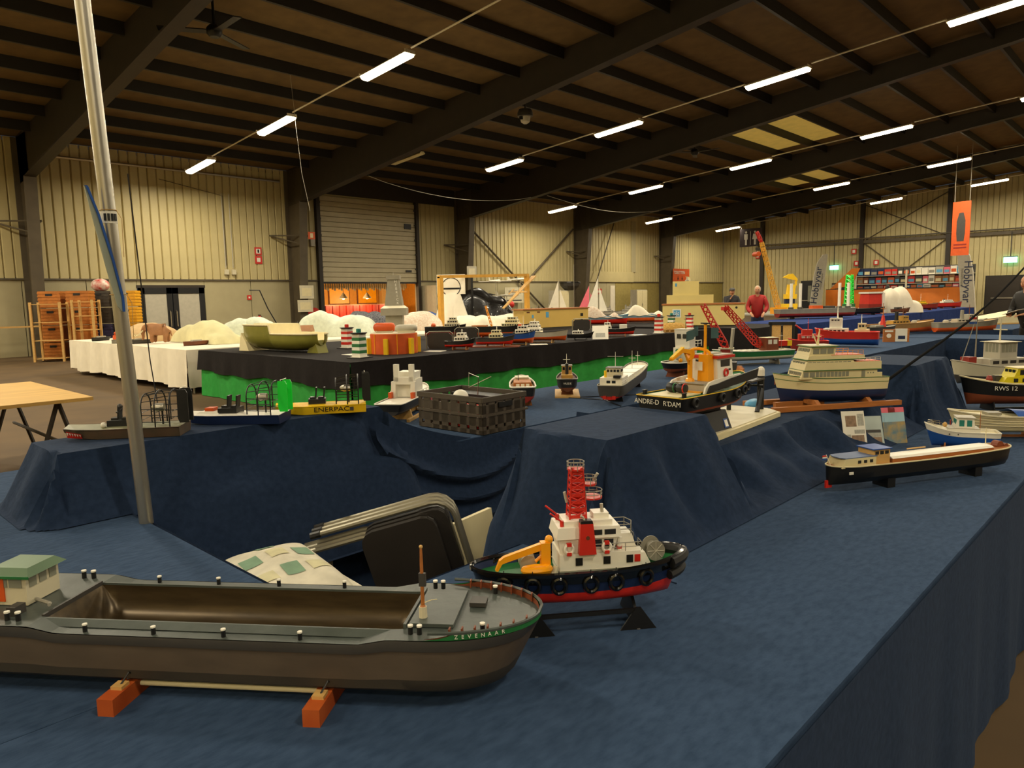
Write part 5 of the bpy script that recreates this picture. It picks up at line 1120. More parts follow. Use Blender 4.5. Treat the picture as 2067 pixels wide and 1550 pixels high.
ship('small black and white launch with a paper leaning on it', (10.6, 8.3, .8), -62, .5, .15, .07, 'black', 'black', 'white', (-.15, .05), 'white', 1, mh=.03, std='black')
ship('small red and black coaster with two white houses', (11.9, 8.4, .8), -55, .75, .18, .11, 'black', 'red', 'darkgrey', (-.28, -.1), 'white', 2, lambda t, z: house(t, 'fore_house', 'white', .05, .2, .06, z, z+.09), mh=.05)
sheet('white leaflet propped against the small launch on the black table', (11.0, 8.14, .8), .3, .28, D2(-50), 25, 'white', [(.2, .8, .15, .45, 'print_grey')])['group'] = 'papers on the black table'
for i, (x, y, lab) in enumerate(((6.2, 9.2, 'flat white note on the black cloth before the hull mould'), (7.3, 8.6, 'flat white note on the black cloth beside the orange caisson'), (9.3, 8.2, 'flat white note on the black cloth before the blue tug'), (12.5, 8.3, 'flat white card with a small white model at the table end'))):
    tag(MB().bx(-.11, .11, -.15, .15, 0, .006).build('note', 'white', None, loc=(x, y, .8), rot=(0, 0, .4*i)), lab, 'paper')
sw = thing('straw_model', 'straw-coloured mound with a small wooden wall of openings', 'model', (13.9, 8.3, .8), D2(-55)); mat('straw', '#a8823c', .9, var=.3, scale=40, bump=.6)
MB().grid(lambda u, v: ((u-.5)*.6, (v-.5)*.4, .2*(max(0, 1-(2*u-1)**4)*max(0, 1-(2*v-1)**2))**.5+.015*math.sin(u*31)*math.sin(v*23)), 24, 16).build('mound', 'straw', sw, smooth=True)
for k in range(4): b = MB(); b.bx(-.3+.1*k, -.29+.1*k, -.24, -.2, 0, .07); b.bx(-.21+.1*k, -.2+.1*k, -.24, -.2, 0, .07); b.bx(-.3+.1*k, -.2+.1*k, -.24, -.2, .06, .075); b.bx(-.3+.1*k, -.2+.1*k, -.24, -.2, 0, .012); b.build('opening', 'palewood', sw)
def vchair(label, loc, rz):
    t = thing('folding_chair', label, 'chair', loc, rz, 'grey folding chairs lying on the black table')
    MB().prism([(-.2, .06), (-.17, .0), (.17, .0), (.2, .06), (.2, .22), (.15, .26), (-.15, .26), (-.2, .22)], -.015, .015, 'y').build('backrest', 'chairvinyl', t); MB().tube([(-.22, 0, 0), (-.22, 0, .24), (-.17, 0, .28), (.17, 0, .28), (.22, 0, .24), (.22, 0, 0)], .012).build('frame', 'chairtube', t); MB().bx(-.18, .18, .03, .3, .02, .05).build('seat', 'chairvinyl', t)
    return t
vchair('grey folding chair laid beside the orange caisson', (7.75, 9.0, .8), D2(-50)); vchair('grey folding chair standing between the two tugs', (9.1, 9.8, .8), D2(-45)); vchair('grey folding chair at the end of the wooden tanker hull', (13.7, 10.7, .8), D2(-45))
# large plywood tankers
mat('tanker', '#d8b45e', .5, var=.05, scale=2); mat('tankerpale', '#dcc77e', .5, var=.04, scale=2)
y1 = thing('wooden_tanker', 'unpainted yellow wooden tanker hull with small stickers on the black table', 'model boat', (14.2, 12.1, .8), D2(-6))
MB().prism([(-1.05, .05), (1.0, .05), (1.2, .2), (1.2, .5), (-1.1, .52)], -.2, .2, 'y').build('hull', 'tanker', y1); MB().bx(-1.13, 1.23, -.22, .22, .5, .53).build('deck_edge', 'wood', y1); MB().bx(-1.05, 1.1, -.19, .19, .0, .05).build('hull_bottom', 'darkgrey', y1)
for x, w_, h_, m in ((-.3, .1, .14, 'lightblue'), (-.8, .06, .08, 'lightblue'), (.95, .1, .08, 'black'), (.95, .08, .04, 'black')): MB().bx(x-w_/2, x+w_/2, -.204, -.2, .3-(.12 if h_ == .04 else 0), .3+h_-(.12 if h_ == .04 else 0)).build('sticker', m, y1)
for x in (-.95, -.6): MB().bx(x-.05, x+.05, -.203, -.2, .43, .46).build('vent_slot', 'darkwood', y1)
y2 = thing('wooden_tanker', 'large pale yellow tanker model with a blocky white-star superstructure', 'model boat', (17.0, 9.25, .8), D2(-62))
MB().prism([(-1.05, .02), (.75, .02), (.98, .2), (.98, .54), (-1.05, .54)], -.25, .25, 'y').build('hull', 'tankerpale', y2); MB().bx(-1.07, 1.0, -.27, .27, .54, .58).build('deck_edge', 'wood', y2); MB().bx(-.95, .22, -.22, .22, .58, .8).build('lower_house', 'tankerpale', y2); MB().bx(-.8, -.15, -.2, .2, .8, 1.15).build('upper_house', 'tankerpale', y2)
o = MB().bx(-.8, -.58, -.256, -.25, .22, .44).build('emblem', 'white', y2); MB().bx(-.77, -.61, -.26, -.256, .25, .41).build('emblem_field', 'lightblue', o); text('*', .3, 'white', o, (-.69, -.262, .26), (PI/2, 0, 0)); MB().bx(-.74, -.69, -.206, -.2, 1.02, 1.1).build('small_emblem', 'lightblue', y2)
MB().lathe([(.05, 0), (.05, .03), (.02, .04), (.015, .1), (.04, .12)], 10, (-.45, 0, 1.15)).build('radar', 'metal', y2); MB().lathe([(.03, -.002), (.03, .004)], 10, (.78, -.252, .46), 'y').build('hawse', 'black', y2)
# ---------------------------------------------------------------- covered models on the white tables
def cover(label, loc, L, W, H, rz, m, seed, name='covered_model'):
    rnd = random.Random(seed); bs = [(rnd.uniform(.15, .85), rnd.uniform(.3, .7), rnd.uniform(.1, .25), rnd.uniform(.5, 1)) for _ in range(5)]
    def fn(u, v):
        e = max(0, 1-abs(2*u-1)**6)*max(0, 1-abs(2*v-1)**5); z = .5*H*e**.45
        for (a, b, r, k) in bs: z = max(z, H*(.45+.55*k)*max(0, 1-(abs(u-a)/(r*2.2))**1.6-(abs(v-b)/.62)**2)**.45*e**.35)
        z += .035*H*math.sin(u*17+seed+v*5)*math.sin(v*11+u*3)*e
        return ((u-.5)*L*(1+.04*math.sin(v*11+seed)*(1-e)), (v-.5)*W*(1+.06*math.sin(u*15)*(1-e)), z+.004)
    o = MB().grid(fn, 36, 20).build(name, m, None, smooth=True, loc=loc, rot=(0, 0, D2(rz))); return tag(o, label, 'covered model', 'models under dust sheets')
mat('sheet_tan', '#c8a878', .85, var=.12, scale=6); mat('sheet_yellow', '#d6cfa0', .85, var=.08, scale=4); mat('sheet_mint', '#cfd6c2', .85, var=.1, scale=14); mat('sheet_floral', '#c4a890', .85, var=.0, scale=24, col2='#d8cfc0'); mat('sheet_blue', '#6f93a8', .5, var=.2, scale=8); mat('sheet_dark', '#8a8a90', .8, var=.0, scale=24, col2='#2a2a34'); mat('sheet_royal', '#3a5a9a', .8, var=.1)
cover('tan cloth thrown over a model at the left end of the white table', (6.25, 17.6, .8), 1.8, 1.0, .42, 85, 'sheet_tan', 1)
cover('pale yellow sheet over a long model behind the elephant', (6.6, 15.2, .8), 2.4, .65, .46, 88, 'sheet_yellow', 2)
cover('white sheet over a model between the hull mould and the doors', (8.0, 16.0, .8), 1.3, .9, .52, -40, 'sheet_mint', 3)
cover('mint patterned sheet over a tall model behind the harbour light', (9.6, 14.8, .8), 1.8, 1.1, .6, -42, 'sheet_mint', 4)
cover('floral sheet over a model right of the obelisk tower', (12.2, 15.1, .8), 1.4, 1.0, .52, -40, 'sheet_floral', 5)
cover('plain white sheet over a model behind the sea tug', (13.2, 13.9, .8), 1.2, .9, .4, -40, 'whitecloth', 6)
cover('white sheet over a long model left of the wooden tanker', (15.1, 14.5, .8), 1.7, 1.0, .42, -30, 'whitecloth', 7)
cover('dark patterned sheet before the bar counter', (15.8, 22.2, .78), 1.6, 1.0, .5, -40, 'sheet_dark', 8); cover('royal blue sheet before the bar counter', (17.6, 21.0, .78), 2.0, 1.0, .4, -40, 'sheet_royal', 9)
tt_ = tag(MB().bx(14.8, 19.2, 20.2, 22.9, .72, .78).build('trestle_table', 'darkgrey'), 'dark trestle table under the patterned sheets by the bar', 'table')
for x in (15.0, 19.0):
    for y in (20.4, 22.7): MB().tube([(x, y, 0), (x, y, .72)], .025, 5).build('leg', 'metal', tt_)
for i, (lab, loc, L, c1, c2) in enumerate((('model ship wrapped in foil and a blue sheet, left of the two', (16.3, 12.15, .8), 1.7, 'sheet_floral', 'red'), ('model ship wrapped in a white and blue sheet by the tanker', (18.2, 11.95, .8), 1.8, 'whitecloth', 'orange'))):
    t = thing('wrapped_ship', lab, 'model boat', loc, D2(-50)); hull(t, L, .3, .03, .24, .16, 'sheet_blue', c2, 'sheet_blue', bow=.35, stern=.2, tw=.7, sb=.06, rim='sheet_blue', rr=.01, N=14)
    MB().grid(lambda u, v: ((u-.5)*L*.8, (v-.5)*.34, .22+(.32*math.exp(-((u-.4)/.2)**2)+.12*math.exp(-((u-.85)/.1)**2))*max(0, 1-(2*v-1)**2)**.6+.015*math.sin(u*25)), 30, 10).build('wrapping', c1, t, smooth=True); stand(t, (-.4, .4), 'wood', .12, 0, .05)
MB_t = cloth_table('dark cloth table under the two wrapped ships', 15.4, 20.0, 11.3, 12.9, .8, 'blackcloth', [('blackcloth', .799, .1, .01, 'cloth')])
# elephant statue and small pieces on the white table
el = thing('mammoth_figure', 'brown mammoth figure with tusks standing on the white table', 'figure', (5.85, 15.75, .8), D2(140))
body = bpy.data.meshes.new('body')
def skin(name, verts, edges, radii, m, p, sub=2):
    me = bpy.data.meshes.new(name); me.from_pydata(verts, edges, []); o = bpy.data.objects.new('tmp', me); C.objects.link(o)
    md = o.modifiers.new('s', 'SKIN'); md.use_smooth_shade = True
    for i, r in enumerate(radii): me.skin_vertices[0].data[i].radius = (r, r) if not isinstance(r, tuple) else r
    me.skin_vertices[0].data[0].use_root = True
    ms = o.modifiers.new('d', 'SUBSURF'); ms.levels = sub; ms.render_levels = sub
    dg = bpy.context.evaluated_depsgraph_get(); me2 = bpy.data.meshes.new_from_object(o.evaluated_get(dg)); bpy.data.objects.remove(o)
    me2.materials.clear(); me2.materials.append(MATS[m]); me2.name = name
    return link(name, me2, p)
skin('body', [(0, 0, .28), (-.14, 0, .3), (.12, 0, .31), (.22, 0, .36), (.29, 0, .34), (.33, 0, .24), (.32, 0, .14), (.35, 0, .08), (.12, .08, .18), (.12, .08, .02), (.12, -.08, .18), (.12, -.08, .02), (-.14, .08, .17), (-.14, .08, .02), (-.14, -.08, .17), (-.14, -.08, .02), (-.22, 0, .26), (-.25, 0, .15)],
     [(0, 1), (0, 2), (2, 3), (3, 4), (4, 5), (5, 6), (6, 7), (2, 8), (8, 9), (2, 10), (10, 11), (1, 12), (12, 13), (1, 14), (14, 15), (1, 16), (16, 17)], [.12, .11, .11, .08, .075, .04, .028, .02, .05, .04, .05, .04, .05, .042, .05, .042, .02, .01], 'hide', el)
for s in (1, -1):
    MB().tube([(.3, s*.04, .29), (.38, s*.07, .2), (.46, s*.06, .17), (.52, s*.03, .22)], [.014, .013, .01, .004], 6).build('tusk', 'cream', el, smooth=True); MB().prism([(.2, .28), (.26, .3), (.25, .4), (.19, .4)], s*.09-.008, s*.09+.008, 'y').build('ear', 'hide', el)
for i, (x, y, m, nm, lab) in enumerate(((5.6, 17.6, 'orange', 'orange_cup', 'small orange pot on the left of the white table'), (5.7, 17.1, 'darkred', 'red_figure', 'small dark red figure beside the orange pot'), (5.5, 16.7, 'grey', 'grey_hull', 'small grey hull model on the white table front'), (5.6, 16.2, 'darkgrey', 'dark_hull', 'small dark hull model before the mammoth'), (6.0, 14.3, 'darkwood', 'small_boat', 'small brown boat at the right end of the white table'), (5.6, 18.6, 'black', 'black_tool', 'black item lying at the left end of the white table'))):
    t = thing(nm, lab, 'model', (x, y, .8), D2(-70+20*i))
    if i < 2: MB().lathe([(.05, 0), (.07, .08), (.06, .15), (.05, .15)], 12).build('pot', m, t); MB().lathe([(.03, .15), (.045, .2), (.0, .24)], 10).build('top', m, t)
    else: hull(t, .55, .14, 0, .08, .03, m, m, 'grey', bow=.4, rim=m, rr=.006, N=10, stern=.2); MB().bx(-.1, .1, -.04, .04, .07, .11).build('cabin', 'lightgrey', t)
for i, (x, y, lab) in enumerate(((8.0, 13.7, 'small tan building model with a spire on the white table'), (7.6, 13.9, 'orange model in a clear box on the white table'))):
    t = thing('building_model' if i == 0 else 'boxed_model', lab, 'model', (x, y, .8), D2(-40))
    if i == 0: MB().bx(-.22, .22, -.15, .15, 0, .2).build('walls', 'ochre', t); MB().prism([(-.17, .2), (.17, .2), (0, .32)], -.22, .22, 'x').build('roof', 'hide', t); MB().lathe([(.03, .3), (.0, .42)], 8, (-.1, 0, 0)).build('spire', 'darkgrey', t); MB().bx(.1, .16, -.155, -.15, .08, .15).build('window', 'black', t)
    else: MB().bx(-.2, .2, -.1, .1, 0, .03).build('base', 'white', t); MB().bx(-.12, .12, -.06, .06, .03, .16).build('orange_body', 'orange', t); MB().bx(-.06, .06, -.05, .05, .16, .2).build('upper_body', 'orange', t)
tag(MB().tube([(7.55, 13.55, .8), (7.05, 13.35, 1.5), (6.85, 13.25, 1.85), (6.6, 13.15, 1.85)], .012, 6).build('fishing_rod', 'black'), 'thin black rod standing up behind the hull mould', 'rod')
# yellow timber gate frame with card
fr = thing('timber_frame', 'tall yellow timber frame over the covered models', 'frame', (13.0, 15.0, .8))
MB().bx(-.06, .06, -.06, .06, 0, 1.42).build('post', 'amberwood' if 'amberwood' in MATS else mat('amberwood', '#c99534', .6, var=.1), fr); MB().bx(3.44, 3.56, -.06, .06, 0, 1.5).build('post', 'amberwood', fr); MB().hexa([(-.06,-.05,1.38),(3.56,-.05,1.46),(3.56,.05,1.46),(-.06,.05,1.38)], [(-.06,-.05,1.46),(3.56,-.05,1.54),(3.56,.05,1.54),(-.06,.05,1.46)]).build('crossbar', 'amberwood', fr)
ob = thing('white_obelisk', 'tall white cone stand with a framed drawing on top, inside the timber frame', 'stand', (13.75, 15.4, .8), D2(-45)); MB().taper(-.55, .55, -.3, .3, 0, .95, .3, .3, .15).build('cone_body', 'white', ob); b = MB().bx(-.4, .4, -.04, .0, .95, 1.5).build('picture_board', 'white', ob); MB().torus((0, -.045, 1.15), .26, .012, 'y', 20, 4).build('drawn_arc', 'darkgrey', b); MB().bx(-.28, .28, -.046, -.04, 1.08, 1.13).build('drawn_ship', 'black', b)
gl = thing('model_glider', 'wooden model glider hanging at a slant by the timber frame', 'model aircraft', (16.0, 14.86, 1.78), D2(10)); gl.rotation_euler = (0, D2(-32), D2(5))
MB().prism([(-.9, -.04), (-.9, .04), (.9, .09), (.9, -.09)], 0, .03).build('wing', 'palewood', gl); MB().tube([(0, -.3, .0), (0, .3, .02)], [.03, .012]).build('fuselage', 'palewood', gl); MB().bx(-.15, .15, .26, .32, .02, .03).build('tailplane', 'palewood', gl)
MB().tube([(0, 0, .02), (.25, .08, .42)], .006, 4).build('hanging_line', 'darkgrey', gl)
# ---------------------------------------------------------------- left: plywood table, crate shelves
pt = thing('trestle_table', 'bare plywood trestle table at the left edge', 'table', (1.0, 8.15, 0))
MB().bx(-1.02, 1.03, -1.05, 1.05, .77, .8).build('table_top', 'ply', pt); MB().bx(-.2, .25, .6, .85, .8, .803).build('paper', 'white', pt); MB().bx(.2, .35, -.2, -.1, .8, .803).build('paper', 'white', pt)
for x in (-.8, .8):
    for y in (-.85, .85):
        MB().tube([(x, y, .77), (x-.25, y, 0)], .02, 6).build('leg', 'steel_dark', pt); MB().tube([(x, y, .77), (x+.2, y, 0)], .02, 6).build('leg', 'steel_dark', pt)
    MB().tube([(x, -.85, .4), (x, .85, .4)], .015, 6).build('brace', 'steel_dark', pt)
tag(MB().bx(-.2, .1, 3.4, 3.9, .802, .83).build('orange_plank', 'amber', None), 'end of an orange plank on the left cross table', 'plank')
def crate(name, label, loc, sx, sy, sz, m, rz=0):
    t = thing(name, label, 'crate', loc, rz, 'crates stacked by the wall')
    MB().bx(-sx/2, sx/2, -sy/2, sy/2, 0, sz).build('body', m, t)
    n = 5
    for k in range(n): MB().bx(-sx/2-.01, sx/2+.01, -sy/2-.012, sy/2+.012, sz*(k+.25)/n, sz*(k+.7)/n).build('slat', m, t)
    MB().bx(-sx*.15, sx*.15, -sy/2-.018, -sy/2, sz*.72, sz*.86).build('hand_hole', 'black', t)
    return t
mat('crate_orange', '#b06a22', .6, var=.15); mat('crate_yellow', '#e0a010', .5, var=.1); mat('crate_black', '#3a352c', .5, var=.3, scale=12); mat('crate_blue', '#3a3a5e', .5, var=.15)
def shelf(label, loc, W, H, D, rz, n):
    t = thing('wooden_shelf', label, 'shelf', loc, rz, 'wooden shelf frames by the wall')
    for x in (-W/2, W/2):
        for y in (-D/2, D/2): MB().bx(x-.03, x+.03, y-.03, y+.03, 0, H).build('upright', 'palewood', t)
    for k in range(n): z = .1+k*(H-.15)/(n-1); MB().bx(-W/2, W/2, -D/2, D/2, z-.02, z).build('shelf_board', 'palewood', t)
    return t
shelf('pale wooden shelf frame leaning at the left end by the wall', (6.1, 24.7, 0), .8, 1.75, .5, D2(-38), 4); shelf('pale wooden shelf frame with orange boxes, in front', (6.85, 23.9, 0), .55, 1.8, .5, D2(-38), 5)
k = 0
for ix, (x, y) in enumerate(((6.4, 25.4), (7.0, 24.85), (7.75, 25.4), (8.4, 25.0))):
    for iz in range(4):
        m = ('crate_orange', 'crate_orange', 'crate_black' if iz > 1 else 'crate_blue', 'crate_yellow')[ix]; kind = ('orange wooden', 'brown wooden', 'dark plastic' if iz > 1 else 'blue plastic', 'yellow plastic')[ix]
        lev = ('at the bottom', 'second from the floor', 'third from the floor', 'topmost')[iz]
        col = ('of the left column', 'of the column behind the front shelf frame', 'of the third column', 'of the right column by the pole')[ix]
        crate('stacked_crate', '%s crate %s %s' % (kind, lev, col), (x, y, .02+iz*.52), .62, .5, .5, m, D2(-38))
tag(MB().ball((7.75, 25.4, 2.27), .28, 10, (1, .9, .75)).build('red_white_bag', mat('redwhite', '#c83a30', .6, var=0, scale=9, col2='#e8ded0'), None, True), 'red and white bag on top of the dark crates', 'bag')
tag(MB().bx(2.5, 6.4, 26.8, 26.85, .98, 1.03).build('barrier_rail', 'palewood'), 'thin wooden rail across the wall at the left edge', 'rail')
MB().bx(2.5, 2.6, 26.8, 26.85, 0, .98).build('rail_post', 'palewood', bpy.data.objects['barrier_rail']); MB().bx(6.3, 6.4, 26.8, 26.85, 0, .98).build('rail_post', 'palewood', bpy.data.objects['barrier_rail'])
# ---------------------------------------------------------------- wall fittings
def sign(name, label, x, z, w, h, m, deco=(), y=WL-.03, cat='sign'):
    t = thing(name, label, cat, (x, y, z)); MB().bx(-w/2, w/2, -.01, .01, 0, h).build('panel', m, t)
    for (a, b, c, d, mm) in deco: MB().bx(a*w-w/2, b*w-w/2, -.014, -.01, c*h, d*h).build('symbol', mm, t)
    return t
sign('fire_sign', 'upper red fire sign on the cladding left of the second column', 14.5, 3.55, .3, .32, 'red', [(.2, .8, .2, .8, 'white'), (.4, .6, .3, .7, 'red')]); sign('fire_sign', 'lower red fire sign on the cladding left of the second column', 14.5, 3.2, .3, .32, 'red', [(.25, .75, .25, .75, 'white')])
sign('fire_sign', 'orange-red sign high on the second column', 16.35, 4.2, .32, .3, 'orange', [(.3, .7, .2, .8, 'cream')], y=26.9); sign('fire_alarm', 'small red alarm box on the lower wall right of the doors', 14.0, 1.75, .18, .18, 'red', [(.3, .7, .3, .7, 'white')], cat='alarm')
sign('notice_board', 'upper pale notice on the second column', 16.05, 1.75, .65, .55, 'offwhite', [(.15, .85, .2, .8, 'cream')], y=27.0); sign('notice_board', 'lower pale notice on the second column', 15.95, 1.2, .7, .5, 'offwhite', [(.15, .85, .2, .8, 'cream')], y=27.0)
hr = thing('hose_reel', 'red fire hose reel beside the second column', 'hose reel', (16.75, 27.75, 1.05)); MB().lathe([(.32, -.1), (.32, -.07), (.2, -.07), (.2, .07), (.32, .07), (.32, .1)], 18, (0, 0, 0), 'y').build('reel', 'red', hr); MB().bx(-.15, .15, .0, .15, -.5, -.2).build('bracket', 'red', hr)
def extinguisher(label, x, y, z):
    t = thing('fire_extinguisher', label, 'extinguisher', (x, y, z), 0, 'fire extinguishers'); MB().lathe([(.08, 0), (.085, .03), (.085, .4), (.05, .47), (.025, .5)], 12).build('cylinder', 'red', t, smooth=True); MB().bx(-.05, .05, -.02, .02, .5, .54).build('valve', 'black', t); MB().tube([(.03, 0, .52), (.11, 0, .45), (.1, 0, .2)], .012).build('hose', 'black', t); MB().bx(-.05, .05, -.09, -.085, .2, .32).build('label_plate', 'white', t)
extinguisher('red extinguisher on the wall between doors and second column', 14.3, 27.8, .6); extinguisher('red extinguisher beside the roller door rail', 17.0, 27.7, .7)
MB().bx(16.9, 17.1, WL-.12, WL, 4.0, 4.3).build('motor_box', 'lightgrey', d2); MB().tube([(10.8, WL-.03, 6.2), (13.15, WL-.03, 5.8), (13.15, WL-.03, 3.1)], .012, 4).build('wall_conduit', 'steel', wl)
for x in (13.1, 13.4): MB().tube([(x, WL-.04, 5.9), (x, WL-.04, 3.0)], .02, 4).build('wall_conduit', 'lightgrey', wl); MB().bx(x-.08, x+.08, WL-.12, WL-.02, 2.75, 2.95).build('socket_box', 'offwhite', wl)
# ---------------------------------------------------------------- bar seen under the roller door
bar = struct(MB().bx(15.5, 26, 33.4, 33.6, 0, 3).build('wall_bar', mat('barwall', '#d08a2a', .6, var=.08)))
MB().bx(15.4, 15.5, 28.1, 33.5, 0, 3).build('wall_side', 'barwall', bar); MB().bx(26, 26.1, 28.1, 33.5, 0, 3).build('wall_side', 'barwall', bar); MB().bx(15.4, 26.1, 28.2, 33.6, 3, 3.1).build('bar_ceiling', 'darkwood', bar)
for x in (17.5, 19.3, 21.1, 22.9, 24.6): MB().bx(x, x+1.3, 33.34, 33.4, 1.45, 2.4).build('wall_panel', 'darkwood', bar); MB().bx(x+.05, x+1.25, 33.32, 33.36, 1.5, 2.35).build('wall_panel_field', 'amber', bar)
for x in (18.9, 24.3): MB().bx(x, x+.4, 33.0, 33.3, 0, 3).build('bar_post', 'palewood', bar)
ct = thing('bar_counter', 'bar counter with a pleated deep red front under the roller door', 'counter', (19.9, 31.0, 0)); MB().bx(-3.6, 4.0, .2, .7, 0, 1.45).build('counter_body', 'darkwood', ct)
for k in range(38): MB().bx(-3.6+.2*k, -3.43+.2*k, .1+.03*(k % 2), .2, .1, 1.4).build('pleat', mat('barred', '#8a1c0c', .6, var=.1), ct)
def pend(label, x, y, z):
    t = thing('pendant_lamp', label, 'lamp', (x, y, z), 0, 'pendant lamps over the bar'); MB().lathe([(.22, 0), (.2, .05), (.05, .25), (.03, .28)], 12).build('shade', 'offwhite', t, smooth=True); MB().tube([(0, 0, .28), (0, 0, 3-z)], .012, 4).build('cord', 'black', t); MB().ball((0, 0, .02), .07, 8).build('bulb', mat('bulb', (1, .75, .4), .5, var=0, emit=14), t)
    ld = bpy.data.lights.get('pendant_light') or bpy.data.lights.new('pendant_light', 'POINT'); ld.energy = 95; ld.color = (1, .68, .34); ld.shadow_soft_size = .1
    l = bpy.data.objects.new('pendant_light', ld); C.objects.link(l); l.parent = t; l.location = (0, 0, -.12)
for x, lab in ((18.2, 'leftmost pendant lamp over the bar'), (20.2, 'second pendant lamp over the bar'), (21.6, 'third pendant lamp over the bar'), (23.6, 'rightmost pendant lamp over the bar')): pend(lab, x, 30.6, 1.75)
fg = thing('valance', 'fringed pale valance hanging at the top of the bar opening', 'valance', (20.2, 28.6, 2.2))
for k in range(40): MB().bx(-2.4+.12*k, -2.31+.12*k, -.01, .01, -.05*(k % 3), .3).build('fringe', 'offwhite' if k % 2 else 'cream', fg)
# door leaf right of the bar
MB().bx(22.95, 23.0, 26.8, 27.9, 0, 2.3).build('door_screen', 'offwhite', d2); MB().bx(23.05, 23.9, WL-.04, WL-.01, 0, 2.25).build('dark_opening', 'black', d2)
# ---------------------------------------------------------------- display goods between the bar and the third column
br = thing('wall_rack', 'wall rack of red and white packets beyond the roller door', 'rack', (24.2, 27.6, 1.7)); MB().bx(-.9, 1.4, .1, .15, -.4, .6).build('back_panel', 'lightgrey', br)
for r_ in range(2):
    for k in range(8): MB().bx(-.85+.27*k, -.65+.27*k, 0, .1, -.35+.45*r_, .02+.45*r_).build('packet', ('red', 'white', 'darkred', 'offwhite')[(k+r_*2) % 4], br)
mat('binbag', '#100e0c', .25, var=.2, scale=6, bump=.6, coat=.3)
cover('shiny black plastic sheet heaped over a tall object behind the obelisk stand', (18.3, 18.75, .78), 2.2, 1.2, 1.3, -40, 'binbag', 21); cover('low black plastic heap beside the bar door', (20.3, 19.3, .78), 1.2, .8, .5, -40, 'binbag', 23)
tag(MB().ball((20.3, 19.3, 1.36), .14, 10).build('red_bucket', 'red', None, True), 'round red item on the black heap by the bar door', 'bucket')
def plane(label, loc, rz, m):
    t = thing('model_aeroplane', label, 'model aircraft', loc, D2(rz), 'white model aircraft on the black sheet'); MB().tube([(-.5, 0, 0), (.3, 0, .02), (.45, 0, 0)], [.02, .06, .02]).build('fuselage', m, t); MB().prism([(.0, -.6), (.2, 0), (.0, .6), (-.1, .6), (-.05, 0), (-.1, -.6)], -.01, .015).build('wing', m, t); MB().prism([(-.5, 0), (-.38, 0), (-.5, .16)], -.008, .008, 'y').build('fin', m, t); MB().tube([(.0, 0, -.5), (0, 0, 0)], .01).build('support_rod', 'metal', t)
plane('white model jet on a rod before the black sheet, left', (17.9, 17.75, 2.2), 20, 'white'); plane('white model jet on a rod before the black sheet, right', (18.8, 17.4, 2.25), -20, 'white'); plane('grey model jet on a rod low before the black sheet', (18.2, 17.5, 1.7), 0, 'lightgrey')
# sailing yachts
def yacht(label, loc, rz, hm, sail, H, L=.9):
    t = thing('model_yacht', label, 'model boat', loc, D2(rz), 'model sailing yachts'); hull(t, L, .2, .1, .24, .12, hm, hm, 'cream', bow=.5, stern=.1, tw=.7, rim='white', rr=.006, N=12); MB().tube([(.05, 0, .22), (.05, 0, H)], .01).build('mast', 'metal', t)
    if sail: MB().prism([(.03, .3), (-.42, .3), (.03, H-.05)], -.006, .006, 'y').build('mainsail', sail, t); MB().prism([(.08, .26), (.4, .26), (.08, H*.75)], -.005, .005, 'y').build('jib', sail, t)
    stand(t, (-.15, .15), 'black', .1, 0, .1)
yacht('yacht with pale grey sails left of the cabinet', (22.3, 18.6, .78), -60, 'white', 'whitecloth', 1.55); yacht('dark yacht with a bare mast before the cabinet', (22.5, 18.0, .78), -60, 'black', None, 2.1, 1.1); yacht('yacht with bright pink sails', (22.6, 17.3, .78), -65, 'pink', 'pink', 1.3, .9); yacht('yacht with tall narrow white sails', (22.7, 16.95, .78), -50, 'white', 'white', 1.6, .5)
for i, (x, y, lab) in enumerate(((20.5, 17.6, 'grey warship model with many guns behind the timber frame'), (23.6, 17.2, 'pale steamer model behind the pink sails'), (25.5, 17.3, 'grey stacked cruiser model before the second cabinet'), (21.0, 18.6, 'long grey liner model before the wall'))):
    ship(lab, (x, y, .78), -55, 1.3, .24, .16, 'lightgrey', 'grey', 'grey', (-.35, .3), 'lightgrey', 3, lambda t, z: [MB().lathe([(.04, 0), (.03, .16)], 8, (-.2+.18*k, 0, z+.1)).build('funnel', 'grey', t) for k in range(3)], mh=.2, std='black')
def cabinet(label, loc, rz):
    t = thing('storage_cabinet', label, 'cabinet', loc, rz, 'cream storage cabinets'); MB().bx(-.6, .6, -.25, .25, 0, 2.0).build('body', 'lightgrey', t)
    for x0, x1 in ((-.59, -.01), (.01, .59)): o = MB().bx(x0, x1, -.28, -.25, .05, 1.95).build('door', 'cream', t); MB().bx((x1 if x0 < 0 else x0)-.02, (x1 if x0 < 0 else x0)+.02, -.3, -.28, .95, 1.1).build('handle', 'metal', o)
cabinet('cream two-door cabinet by the wall brace, behind the yachts', (32.2, 26.8, 0), D2(0)); cabinet('cream two-door cabinet beyond the fourth column', (40.6, 26.9, 0), D2(0))
sign('club_notice', 'white notice board on the lower wall before the wall brace', 29.3, 1.35, 1.5, .85, 'offwhite', [(.2, .8, .65, .8, 'grey'), (.3, .7, .45, .55, 'grey'), (.1, .9, .12, .2, 'darkgrey')], y=27.6)
sign('price_card', 'small grey card on a dark post by the black sheet', 17.6, 2.35, .45, .4, 'lightgrey', [(.15, .85, .2, .8, 'offwhite')], y=18.6); MB().bx(-.04, .04, 0, .03, -1.6, .1).build('post', 'black', bpy.data.objects['price_card'])
b = thing('round_basket', 'dark round mesh basket on top of the cabinet before the fourth column', 'basket', (33.0, 26.6, 2.0)); MB().lathe([(.3, 0), (.55, .25), (.6, .4), (.58, .45)], 16).build('body', 'darkgrey', b); MB().torus((0, 0, .45), .6, .03).build('rim', 'black', b)
